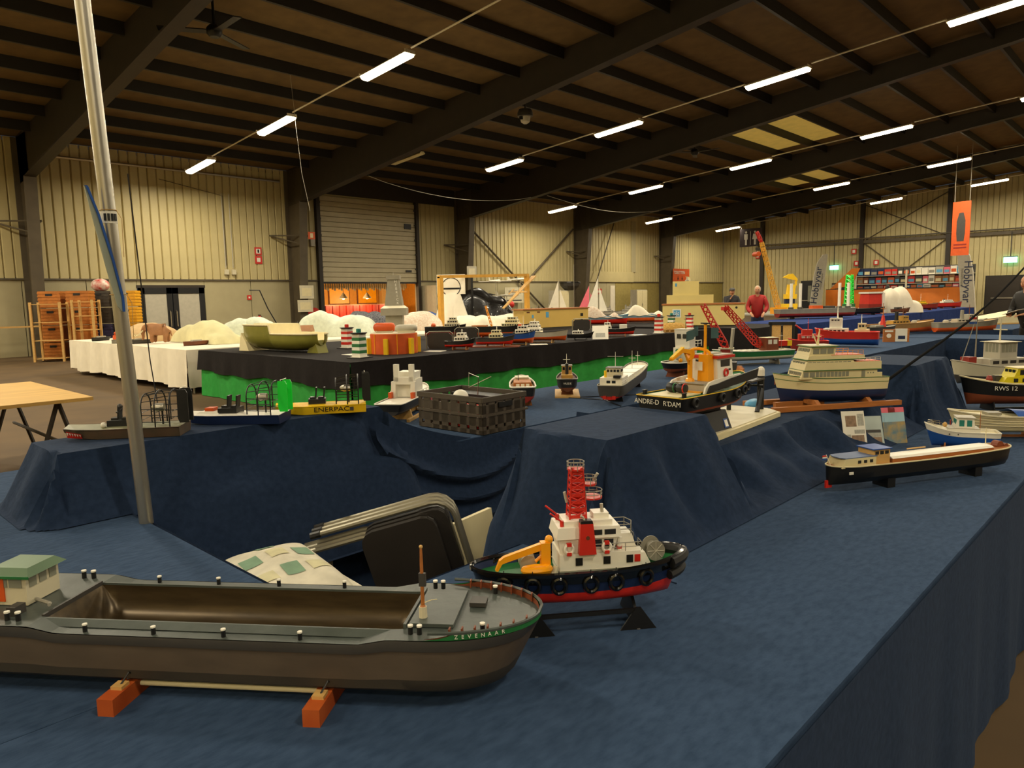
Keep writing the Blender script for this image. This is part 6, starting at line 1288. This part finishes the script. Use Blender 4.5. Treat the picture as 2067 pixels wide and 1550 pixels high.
sign('door_sign', 'red sign in the dark doorway beyond the fourth column', 37.6, 1.75, .5, .35, 'red', [(.1, .9, .3, .7, 'white')], y=27.9)
# toilet direction sign
ts2 = thing('direction_sign', 'orange toilet sign with two down arrows on the last column', 'sign', (46.0, 26.9, 2.5)); MB().bx(-1.1, 1.1, -.02, .02, 0, .95).build('panel', 'orange', ts2); text('TOILETTEN', .3, 'white', ts2, (-.3, -.03, .68), (PI/2, 0, 0), depth=.004)
for x in (-.45, .1): MB().prism([(x-.03, .42), (x-.03, .28), (x-.1, .28), (x, .14), (x+.1, .28), (x+.03, .28), (x+.03, .42)], -.03, -.02, 'y').build('arrow', 'black', ts2)
MB().lathe([(.3, -.026), (.3, -.02)], 16, (1.0, 0, .1), 'y').build('corner_disc', 'cream', ts2); MB().tube([(-1, 0, .95), (-1, 0, 4.6)], .01, 4).build('wire', 'black', ts2); MB().tube([(1, 0, .95), (1, 0, 4.6)], .01, 4).build('wire', 'black', ts2)
# hanging signs
tsn = thing('toilet_sign', 'hanging dark sign with white man and woman figures', 'sign', (49.0, 23.15, 4.9)); MB().bx(-.03, .03, -.8, .8, 0, 1.25).build('panel', mat('plum', '#3a2a2c', .6, var=.1), tsn)
for y, k in ((.33, 0), (-.33, 1)):
    MB().lathe([(.08, -.04), (.08, -.03)], 12, (0, y, 1.0), 'x').build('figure_head', 'white', tsn)
    MB().prism([(y-.13, .88), (y+.13, .88), (y+(.13 if k == 0 else .2), .5), (y+.07, .5), (y+.07, .12), (y-.07, .12), (y-.07, .5), (y-(.13 if k == 0 else .2), .5)], -.04, -.03, 'x').build('figure_body', 'white', tsn)
MB().bx(-.04, -.03, -.015, .015, .12, 1.05).build('divider', 'white', tsn)
for y in (-.7, .7): MB().tube([(0, y, 1.25), (0, y, 2.4)], .012, 4).build('wire', 'black', tsn)
bn = thing('hanging_banner', 'tall orange banner with a dark bottle shape hung from the roof', 'banner', (42.0, 8.82, 3.3)); bn.rotation_euler = (0, 0, D2(-12)); MB().bx(-.01, .01, -.42, .42, 0, 2.65).build('cloth', 'orange', bn)
MB().prism([(-.16, .7), (.16, .7), (.2, 1.1), (.2, 1.7), (.1, 2.1), (-.1, 2.1), (-.2, 1.7), (-.2, 1.1)], -.016, -.01, 'x').build('emblem', 'darkgrey', bn)
for z in (.35, .5): MB().bx(-.016, -.01, -.3, .3, z, z+.07).build('caption_line', 'darkred', bn)
for y in (-.35, .35): MB().tube([(0, y, 2.65), (0, y, 5.42)], .012, 4).build('wire', 'lightgrey', bn)
ex = thing('exit_sign', 'lit green exit sign above the black doors on the end wall', 'sign', (54.12, 8.6, 3.2)); MB().bx(-.04, .04, -.35, .35, 0, .35).build('lit_panel', mat('exitgreen', '#7fe8c8', .5, var=0, emit=3), ex); MB().bx(-.05, .05, -.38, .38, .35, .4).build('frame', 'darkgrey', ex); MB().tube([(0, 0, .4), (0, 0, 1.9)], .03, 5).build('drop_rod', 'darkgrey', ex)
ex = thing('exit_sign', 'lit green exit sign behind the left feather flag', 'sign', (54.12, 19.2, 3.2)); MB().bx(-.04, .04, -.3, .3, 0, .3).build('lit_panel', 'exitgreen', ex); MB().bx(-.05, .05, -.33, .33, .3, .34).build('frame', 'darkgrey', ex); MB().tube([(0, 0, .34), (0, 0, 1.9)], .03, 5).build('drop_rod', 'darkgrey', ex)
for y, z, lab in ((25.0, 4.3, 'small orange-red sign by the first end wall column'), (17.9, 4.25, 'red alarm sounder high on the end wall left of the middle column'), (17.7, 3.4, 'red sign on the end wall left of the middle column'), (16.4, 3.4, 'red and white fire sign right of the middle column')):
    t = thing('fire_sign', lab, 'sign', (54.2, y, z)); MB().bx(-.02, .02, -.17, .17, 0, .36).build('panel', 'red', t); MB().bx(-.03, -.02, -.09, .09, .08, .28).build('symbol', 'white', t)
# ---------------------------------------------------------------- shop stand at the end wall
sh_ = thing('shop_stand', 'orange tarpaulin shop counter with shelves above, at the end wall', 'shop stand', (50.0, 13.9, 0)); mat('tarp', '#d8761a', .6, var=.1, scale=1.5, bump=.4)
MB().grid(lambda u, v: (-.6+.05*math.sin(u*40)*(1-v)+.03*math.sin(u*13+v*5), 4.1-8.3*u, 1.75*v), 60, 8).build('tarpaulin', 'tarp', sh_, smooth=True); MB().grid(lambda u, v: (-.6+1.1*u, 4.1+.03*math.sin(u*15), 1.75*v), 10, 6).build('tarpaulin', 'tarp', sh_)
MB().bx(-.6, .3, -4.2, 4.1, 1.72, 1.78).build('counter_top', 'steel_dark', sh_); MB().bx(-.1, .35, -4.2, 2.6, 2.02, 2.06).build('shelf_board', 'lightgrey', sh_); MB().bx(.35, .4, -4.2, 2.6, 0, 3.1).build('back_board', 'darkgrey', sh_); MB().bx(-.1, .35, -4.2, 2.6, 2.55, 2.58).build('shelf_board', 'lightgrey', sh_)
MB().prism([(2.6, 2.0), (4.0, 1.75), (2.6, 3.1), (2.1, 3.1)], -.3, -.25, 'x').build('side_tarpaulin', 'tarp', sh_)
for y in (2.4, -.6, -4.0): MB().bx(-.15, -.08, y-.05, y+.05, 0, 2.9).build('shelf_post', 'offwhite', sh_)
cols = ['darkblue', 'lightgrey', 'blue', 'red', 'pink', 'darkred', 'darkgrey', 'orange', 'white', 'cream', 'brown', 'lightblue', 'sheet_royal', 'hide']
names = {'darkblue': 'dark blue', 'lightgrey': 'light grey', 'blue': 'blue', 'red': 'red', 'pink': 'pink', 'darkred': 'dark red', 'darkgrey': 'dark grey', 'orange': 'orange', 'white': 'white', 'cream': 'cream', 'brown': 'brown', 'lightblue': 'light blue', 'sheet_royal': 'royal blue', 'hide': 'tan'}
rb_ = random.Random(5)
ORDN = 'first second third fourth fifth sixth seventh eighth ninth tenth eleventh twelfth thirteenth fourteenth fifteenth sixteenth seventeenth eighteenth nineteenth twentieth twenty-first twenty-second twenty-third'.split()
for row, z in ((0, 2.06), (1, 2.58), (2, 1.78)):
    y = 2.35; i = 0
    while y > -4.0:
        w_ = rb_.uniform(.3, .42); h_ = rb_.uniform(.38, .46) if row < 2 else rb_.uniform(.14, .22); k = int((2.35-y)/6.4*6)
        c = ('darkblue', 'red', 'darkgrey', 'white', 'hide', 'lightblue')[min(5, k)] if rb_.random() < .6 else cols[rb_.randrange(len(cols))]
        t = thing('kit_box', '%s kit box, %s from the left on the %s shelf of the shop stand' % (names[c], ORDN[i], ('middle', 'top', 'lowest')[row]), 'box', (50.0+.12, 13.9+y-w_/2, z), 0, 'kit boxes on the %s shelf of the shop stand' % ('middle', 'top', 'lowest')[row])
        MB().bx(-.1, .12, -w_/2+.01, w_/2-.01, 0, h_).build('carton', c, t); MB().bx(-.104, -.1, -w_/2+.05, w_/2-.05, h_*.2, h_*.62).build('box_picture', ('white', 'lightblue', 'cream', 'orange', 'grey')[rb_.randrange(5)], t)
        y -= w_+.01; i += 1
for y, ln_ in ((3.1, 'rightmost'), (3.4, 'middle'), (3.75, 'leftmost')): 
    t = thing('rack_item', ln_ + ' dark carton on the low left end of the shop stand', 'goods', (49.9, 13.9+y, 1.78), 0, 'dark goods at the left end of the stand'); MB().bx(-.1, .1, -.13, .13, 0, .42).build('carton', 'crate_black', t); MB().bx(-.105, -.1, -.1, .1, .1, .3).build('picture', 'lightgrey', t)
def feather(label, loc, rz, flip, H=4.2):
    t = thing('feather_flag', label, 'flag', loc, rz, 'feather flags of the shop'); s = -1 if flip else 1
    pl = [(-.28, .1), (.42, .1), (.5, 1.4), (.62, 2.6), (.72, 3.5), (.75, 4.0), (.6, 4.05), (.35, 3.9), (.05, 3.4), (-.1, 2.6), (-.2, 1.4)]
    MB().prism([(p[0]*-s, p[1]) for p in pl], -.01, .01, 'x').build('banner', 'lightgrey', t); MB().tube([(0, .36*s, 0), (0, .22*s, 1.4), (0, .1*s, 2.6), (0, -.1*s, 3.5), (0, -.45*s, 4.02)], .025, 6).build('pole', 'white', t); MB().bx(-.35, .35, -.35, .35, 0, .06).build('base_plate', 'black', t)
    text('Hobbyvar', .6, 'darkblue', t, (-.03, -.1 if not flip else .16, 2.05), (PI/2, -PI/2+.12*s if not flip else PI/2+.12*0, -PI/2), depth=.01)
    text('modelbouw', .22, 'grey', t, (-.03, -.4 if not flip else .42, 2.3), (PI/2, -PI/2+.12*s if not flip else PI/2, -PI/2), depth=.01)
feather('pale feather flag with dark lettering at the left of the shop stand', (48.0, 18.2, 0), 0, False); feather('pale feather flag with dark lettering at the right of the shop stand', (48.2, 9.5, 0), 0, True)
# ---------------------------------------------------------------- models on the long blue table
pb = thing('model_pontoon', 'long grey crane pontoon with four white tubes on the blue table', 'model boat', (22.6, 8.5, .8), D2(-38)); hull(pb, 2.6, .45, .05, .3, .17, 'grey', 'darkred', 'lightgrey', bow=.1, stern=.06, tw=.95, bul=.004, rim='grey', rr=.008, N=12)
for x in (-.85, -.55, .75, 1.05): MB().lathe([(.045, 0), (.045, .75)], 10, (x, 0, .33)).build('spud_tube', 'white', pb); MB().lathe([(.08, 0), (.08, .06)], 10, (x, 0, .3)).build('spud_collar', 'darkgrey', pb)
MB().bx(-.2, .15, -.1, .1, .3, .4).build('deck_gear', 'orange', pb); MB().bx(.2, .55, -.12, .12, .3, .38).build('deck_gear', 'darkgrey', pb); stand(pb, (-.8, .8), 'black', .15, 0, .07)
ye_ = thing('model_crane', 'very tall yellow crane boom with a red tip behind the red jacket', 'model crane', (27.5, 11.8, .8), D2(0)); MB().bx(-.25, .25, -.2, .2, 0, .25).build('crane_base', 'amber', ye_)
ye_.rotation_euler = (0, 0, D2(140)); lattice(ye_, (0, 0, .2), (.75, 0, 2.75), .17, mat('craneyellow', '#dca832', .5, var=.05), 14, 'boom', .014); lattice(ye_, (.75, 0, 2.75), (.95, 0, 3.15), .12, 'red', 3, 'boom_tip', .014); MB().tube([(.93, 0, 3.1), (.94, 0, 2.35)], .006, 4).build('hoist_wire', 'black', ye_); MB().lathe([(.09, -.2), (.09, .2)], 12, (.94, 0, 2.3), 'y').build('load_drum', 'orange', ye_)
table_y = tag(MB().bx(26.5, 33.5, 10.9, 14.0, .75, .8).build('trestle_table', 'grey'), 'grey trestle top behind the long blue table', 'table')
for x in (26.7, 33.3):
    for y in (11.1, 13.8): MB().tube([(x, y, 0), (x, y, .75)], .025, 5).build('leg', 'metal', table_y)
exv = thing('model_gantry', 'bright yellow ship gantry model with a sloping jib', 'model crane', (30.2, 12.5, .8), D2(-50)); MB().bx(-.28, .28, -.2, .2, 0, .35).build('lower_frame', 'yellow', exv); MB().bx(-.2, .25, -.18, .18, .55, .75).build('mid_deck', 'yellow', exv); MB().taper(-.12, .18, -.12, .12, .75, 1.15, .05, -.05, 0).build('tower', 'yellow', exv); MB().prism([(-.3, 1.45), (.3, 1.3), (.3, 1.38), (.1, 1.6), (-.05, 1.58)], -.06, .06, 'y').build('jib', 'yellow', exv); MB().bx(.22, .28, -.05, .05, 1.1, 1.35).build('jib_post', 'yellow', exv); MB().bx(-.2, .2, -.1, .1, .35, .55).build('machinery', 'darkblue', exv)
gt = thing('model_tower_crane', 'bright green lattice tower crane model before the orange tarpaulin', 'model crane', (32.0, 10.7, .8), 0); lattice(gt, (0, 0, 0), (.0, 0, 1.5), .3, 'brightgreen', 9, 'lattice_tower', .03); MB().bx(-.2, .2, -.2, .2, 0, .3).build('crane_base', 'green', gt)
bk_ = thing('plastic_tub', 'grey plastic tub on the blue table', 'tub', (25.2, 9.0, .8), D2(-40)); MB().taper(-.3, .3, -.2, .2, 0, .28, -.03, -.03, -.03).build('body', 'lightgrey', bk_); MB().bx(-.35, .35, -.25, .25, .28, .31).build('lid', 'offwhite', bk_)
ship('low black barge with pale deck on the blue table', (26.2, 8.25, .8), -40, 1.5, .3, .18, 'black', 'black', 'lightgrey', (-.6, -.4), 'white', 1, mh=.1, std='black')
tag(MB().lathe([(.09, 0), (.1, .18), (.09, .2), (.03, .2)], 12, (28.2, 9.0, .8)).build('white_mug', 'white', None, True), 'white mug on the blue table beside the coffee pot', 'mug')
cp = thing('coffee_pot', 'black coffee maker on the blue table', 'coffee maker', (28.6, 8.9, .8)); MB().lathe([(.12, 0), (.13, .15), (.1, .28)], 12).build('jug', 'glassdark', cp); MB().bx(-.1, .16, -.1, .1, .32, .42).build('brewer_head', 'black', cp); MB().bx(.12, .18, -.1, .1, 0, .42).build('brewer_column', 'black', cp)
rdb = thing('red_chest', 'red and dark chest with a white cloth on top', 'chest', (27.5, 8.45, .8), D2(-35)); MB().taper(-.28, .28, -.25, .25, 0, .35, 0, 0, 0).build('lower_body', 'darkred', rdb); MB().taper(-.28, .28, -.25, .25, .35, .72, .03, .03, .03).build('upper_body', 'red', rdb); MB().bx(-.3, .3, -.27, .27, .72, .78).build('folded_cloth', 'white', rdb); MB().bx(.26, .34, -.29, .29, 0, .74).build('hanging_cloth', 'white', rdb)
cover('large white sheet over a tall model on the blue table', (29.1, 8.05, .8), 1.5, 1.0, .95, -38, 'whitecloth', 31)
mat('shipwood', '#8a6a3a', .6, var=.1)
ship('small dark sailing model before the white sheet', (28.0, 7.6, .8), -40, .7, .2, .12, 'darkwood', 'darkwood', 'hide', (-.2, .0), 'darkgrey', 1, mh=.3); ship('yellow and black dredger model right of the white sheet', (32.5, 8.0, .8), -40, 1.3, .3, .2, 'darkred', 'darkred', 'hide', (-.4, .1), 'yellow', 2, mh=.3); ship('bright red and white rescue ship near the end of the blue table', (36.0, 7.9, .8), -40, 1.3, .3, .2, 'red', 'red', 'white', (-.3, .2), 'white', 2, mh=.25, fun='black')
ship('cream steamer model between the sheet and the dredger', (30.4, 8.3, .8), -40, 1.1, .26, .18, 'shipwood', 'darkred', 'cream', (-.3, .2), 'cream', 2, mh=.25)
# pale boat cover and chair on the far right
pbm = thing('model_dock', 'pale wedge-shaped board model on the far right table', 'model', (19.6, 3.4, .8), D2(-30)); MB().prism([(-1.1, 0), (1.1, 0), (1.1, .32), (-1.1, .05)], -.3, .3, 'y').build('ramp', 'cream', pbm); MB().bx(-1.0, 1.1, -.32, -.3, .0, .03).build('edge_strip', 'palewood', pbm)
cloth_table('navy carpeted table beyond the warships, by the person in black', 17.0, 22.5, 2.6, 4.4, .8, 'navy', [('navy_shaded', .799, .03, .01, 'skirt')])
wc = thing('wooden_chair', 'chair with a tan two-panel back behind the red and blue tug', 'chair', (13.2, 5.6, 0), D2(200)); 
for sx in (-1, 1):
    for sy in (-1, 1): MB().bx(sx*.2-.02, sx*.2+.02, sy*.2-.02, sy*.2+.02, 0, .45 if sx > 0 else 1.05).build('leg', 'black', wc)
MB().bx(-.22, .22, -.22, .22, .43, .48).build('seat', 'black', wc); MB().bx(-.23, -.19, -.2, -.02, .68, 1.0).build('back_panel', 'palewood', wc); MB().bx(-.23, -.19, .02, .2, .68, 1.0).build('back_panel', 'palewood', wc); MB().bx(-.24, -.18, -.24, .24, 1.0, 1.06).build('top_rail', 'black', wc)
# ---------------------------------------------------------------- roof fittings
def fan(label, x, y, z):
    t = thing('ceiling_fan', label, 'fan', (x, y, z), .5, 'ceiling fans'); MB().tube([(0, 0, 0), (0, 0, roofz(y)-z)], .03).build('down_rod', 'black', t); MB().lathe([(.1, -.12), (.16, -.05), (.16, .05), (.1, .12)], 12).build('motor', 'black', t, smooth=True)
    for k in range(3): MB().bx(.15, 1.1, -.09, .09, -.02, 0).build('blade', 'black', t, rot=(.12, 0, k*2*PI/3))
fan('dark three-blade ceiling fan near the upper left', 7.3, 15.4, 7.3); fan('dark three-blade ceiling fan far back under the roof', 26.8, 15.1, 7.3)
dm = thing('dome_camera', 'round dome unit hung under the roof beside the second rafter', 'camera', (17.0, 15.4, 7.15)); MB().lathe([(.2, .2), (.24, .1), (.24, .0), (.1, -.02)], 14).build('shell', 'darkgrey', dm, smooth=True); MB().lathe([(.17, 0), (.14, -.16), (.06, -.22)], 12).build('lens_dome', 'lightgrey', dm, smooth=True); MB().bx(-.22, -.16, -.05, .05, -.12, -.03).build('lens', 'black', dm); MB().tube([(0, 0, .2), (0, 0, roofz(15.4)-7.16)], .025).build('drop_rod', 'darkgrey', dm)
dl = thing('ceiling_luminaire', 'unlit strip luminaire beside the second rafter', 'ceiling lamp', (16.5, 20.6, 6.55)); dl.rotation_euler = (-math.atan(SL), 0, 0); MB().prism([(-.12, 0), (-.06, .07), (.06, .07), (.12, 0)], -.85, .85, 'y').build('housing', 'cream', dl); MB().bx(-.1, .1, -.83, .83, -.012, 0).build('diffuser', 'cream', dl)
for y in (-.7, .7): MB().tube([(0, y, .07), (0, y, 1.15-y*.08)], .008, 4).build('hanger', 'grey', dl)
tag(MB().tube([(16.25+9.0*k/12, 22.6, 6.2-.45*math.sin(PI*k/12)**.8) for k in range(13)], .012, 5).build('slack_cable', 'lightgrey'), 'slack pale cable sagging between the second and third rafters', 'cable')
tag(MB().tube([(25.7+9.5*k/12, 22.0, 6.25-.35*math.sin(PI*k/12)) for k in range(13)], .012, 5).build('slack_cable', 'lightgrey'), 'slack pale cable sagging between the third and fourth rafters', 'cable')
tag(MB().tube([(10.9, 18.6, 7.85), (11.0, 18.6, 6.4), (11.1, 18.6, 5.2), (11.3, 18.6, 4.2)], .006, 5).build('hanging_cable', 'lightgrey'), 'thin pale cord hanging beside the second lamp of the first row', 'cord')
# ---------------------------------------------------------------- people
def person(label, loc, rz, H, jacket, trousers, hairm, larm, rarm, hat=None, lean=0., head_turn=0., hold=None):
    """facing local +x; arms given as (elbow, wrist) for each side; clothes are children of the continuous body"""
    t = thing('person', label, 'person', loc, rz); k = H/1.78; t.scale = (k, k, k)
    L_ = lean; hip = (0, 0, .95); ch = (.03+L_, 0, 1.32); nk = (.04+L_*1.2, 0, 1.5); hd = (.07+L_*1.3, 0, 1.64)
    def arm(s, el, wr): return [(ch[0], s*.19, 1.42), el, wr]
    V = [hip, (L_*.5, 0, 1.12), ch, nk, hd]; E_ = [(0, 1), (1, 2), (2, 3), (3, 4)]; Rr_ = [(.12, .1), (.11, .09), (.12, .09), .055, (.07, .08)]
    for s in (1, -1):
        n0 = len(V); V += [(0, s*.1, .86), (.02, s*.1, .48), (-.01, s*.1, .09), (.14, s*.11, .04)]; E_ += [(0, n0), (n0, n0+1), (n0+1, n0+2), (n0+2, n0+3)]; Rr_ += [.09, .06, .045, .04]
    tips = []
    for s, (el, wr) in ((1, larm), (-1, rarm)):
        n0 = len(V); a = arm(s, el, wr); V += a; E_ += [(2, n0), (n0, n0+1), (n0+1, n0+2)]; Rr_ += [.04, .03, .026]
        w_ = Vector(wr); d = (w_-Vector(el)).normalized(); side = d.cross(Vector((0, 0, 1))); side = side.normalized() if side.length > .1 else Vector((1, 0, 0)); pal = w_+d*.06; ip = len(V); V.append(tuple(pal)); E_.append((n0+2, ip)); Rr_.append((.035, .02))
        for j, (o_, l_) in enumerate(((-.03, .065), (-.01, .075), (.01, .07), (.03, .055))):
            b0 = pal+side*o_+d*.02; b1 = b0+d*l_*.6+Vector((0, 0, -.008)); b2 = b1+d*l_*.4+Vector((0, 0, -.02)); i0 = len(V); V += [tuple(b0), tuple(b1), tuple(b2)]; E_ += [(ip, i0), (i0, i0+1), (i0+1, i0+2)]; Rr_ += [.009, .009, .007]
        th = w_+d*.03+side*.035; i0 = len(V); V += [tuple(th), tuple(th+d*.04+side*.015)]; E_ += [(n0+2, i0), (i0, i0+1)]; Rr_ += [.011, .009]
    skin('body', V, E_, Rr_, 'skin', t, 1)
    hx, hy, hz = hd; ht = Matrix.Rotation(head_turn, 3, 'Z')
    def hp(x, y, z): q = ht @ Vector((x, y, z)); return (hx+q.x, hy+q.y, hz+q.z)
    MB().ball((hx, hy, hz+.01), .1, 12, (.98, .8, 1.2)).build('head', 'skin', t, smooth=True)
    MB().taper(-.012, .012, -.012, .012, -.02, .03, 0, .01, .006).build('nose', 'skin', t, loc=hp(.1, 0, -.01), rot=(0, 0, head_turn))
    for s in (1, -1):
        MB().ball((0, 0, 0), .012, 6).build('eye', 'black', t, loc=hp(.088, s*.033, .02)); MB().ball((0, 0, 0), .022, 6, (.7, .4, 1.2)).build('ear', 'skin', t, loc=hp(-.01, s*.082, .0))
    MB().bx(-.004, .004, -.024, .024, -.004, .004).build('mouth', 'darkred', t, loc=hp(.092, 0, -.055), rot=(0, 0, head_turn))
    MB().loft([[(hx-.02+.108*.98*math.cos(a)*c, hy+.108*.84*math.sin(a)*c, hz+.03+z) for a in [2*PI*i/12 for i in range(12)]] for z, c in ((-.06 if hat is None else -.03, .93), (.0, 1.), (.05, .9), (.09, .6), (.11, .2))]).build('hair', hairm, t, smooth=True)
    if hat:
        o = MB().loft([[(hx-.01+.115*math.cos(a)*c, hy+.1*math.sin(a)*c, hz+.05+z) for a in [2*PI*i/12 for i in range(12)]] for z, c in ((0, 1.), (.04, .98), (.075, .8), (.09, .3))]).build('cap', hat, t, smooth=True); MB().prism([(.06, -.07), (.17, -.05), (.19, 0), (.17, .05), (.06, .07)], -.005, .005).build('cap_peak', hat, o, loc=(hx, hy, hz+.055))
    JV = [(hip[0], 0, .78), (L_*.5, 0, 1.1), (ch[0], 0, 1.34), (nk[0], 0, 1.53)]; JE = [(0, 1), (1, 2), (2, 3)]; JR = [(.18, .2), (.16, .18), (.15, .19), .075]
    for s, (el, wr) in ((1, larm), (-1, rarm)):
        n0 = len(JV); a = arm(s, el, wr); w2 = Vector(el).lerp(Vector(wr), .96); JV += [a[0], el, tuple(w2)]; JE += [(2, n0), (n0, n0+1), (n0+1, n0+2)]; JR += [.085, .072, .06]
    skin('jacket', JV, JE, JR, jacket, t, 1)
    TV = [(0, 0, .95), (0, 0, .9)]; TE = [(0, 1)]; TR = [(.165, .135), (.16, .13)]
    for s in (1, -1): n0 = len(TV); TV += [(0, s*.1, .82), (.02, s*.1, .48), (-.01, s*.1, .1)]; TE += [(1, n0), (n0, n0+1), (n0+1, n0+2)]; TR += [.105, .08, .07]
    skin('trousers', TV, TE, TR, trousers, t, 1)
    for s in (1, -1): MB().ball((.06, s*.105, .045), .05, 10, (2.6, .95, .9)).build('shoe', 'black', t, smooth=True)
    return t
mat('redjacket', '#a01c16', .7, var=.1, scale=6); mat('blackjacket', '#16130f', .7, var=.15, scale=8); mat('jeans', '#23304a', .8, var=.1); mat('greyhair', '#b8a890', .7, var=.1); mat('darkhair', '#241a12', .6, var=.1); mat('navyjacket', '#1c1a1e', .7, var=.1)
person('person in a dark jacket and cap with a hand at the chin, behind the tanker', (24.2, 12.1, 0), D2(215), 1.82, 'navyjacket', 'jeans', 'darkhair', ((.1, .26, 1.15), (.26, .12, 1.02)), ((.16, -.24, 1.12), (.2, -.06, 1.42)), hat='darkgrey')
person('grey-haired person in a red jacket behind the pontoon', (21.2, 9.75, 0), D2(200), 1.84, 'redjacket', 'jeans', 'greyhair', ((.08, .28, 1.15), (.25, .2, .98)), ((.1, -.28, 1.13), (.28, -.16, .98)), lean=.06)
person('person in black seen from behind before the orange tarpaulin', (35.0, 10.1, 0), D2(-10), 1.86, 'blackjacket', 'jeans', 'darkhair', ((.1, .28, 1.15), (.3, .2, 1.05)), ((.1, -.28, 1.15), (.3, -.2, 1.05)))
pr_ = person('person in black clothes holding a paper at the right edge', (16.1, 2.18, 0), D2(150), 1.84, 'blackjacket', 'blackjacket', 'darkhair', ((.12, .27, 1.14), (.36, .14, 1.1)), ((.12, -.27, 1.14), (.36, -.12, 1.1)), lean=.08)
tag(MB().bx(-.1, .1, -.15, .15, 0, .006).build('held_paper', 'white', None, loc=(15.72, 2.4, 1.18), rot=(.3, .1, D2(150))), 'white paper in the hands of the person in black', 'paper')
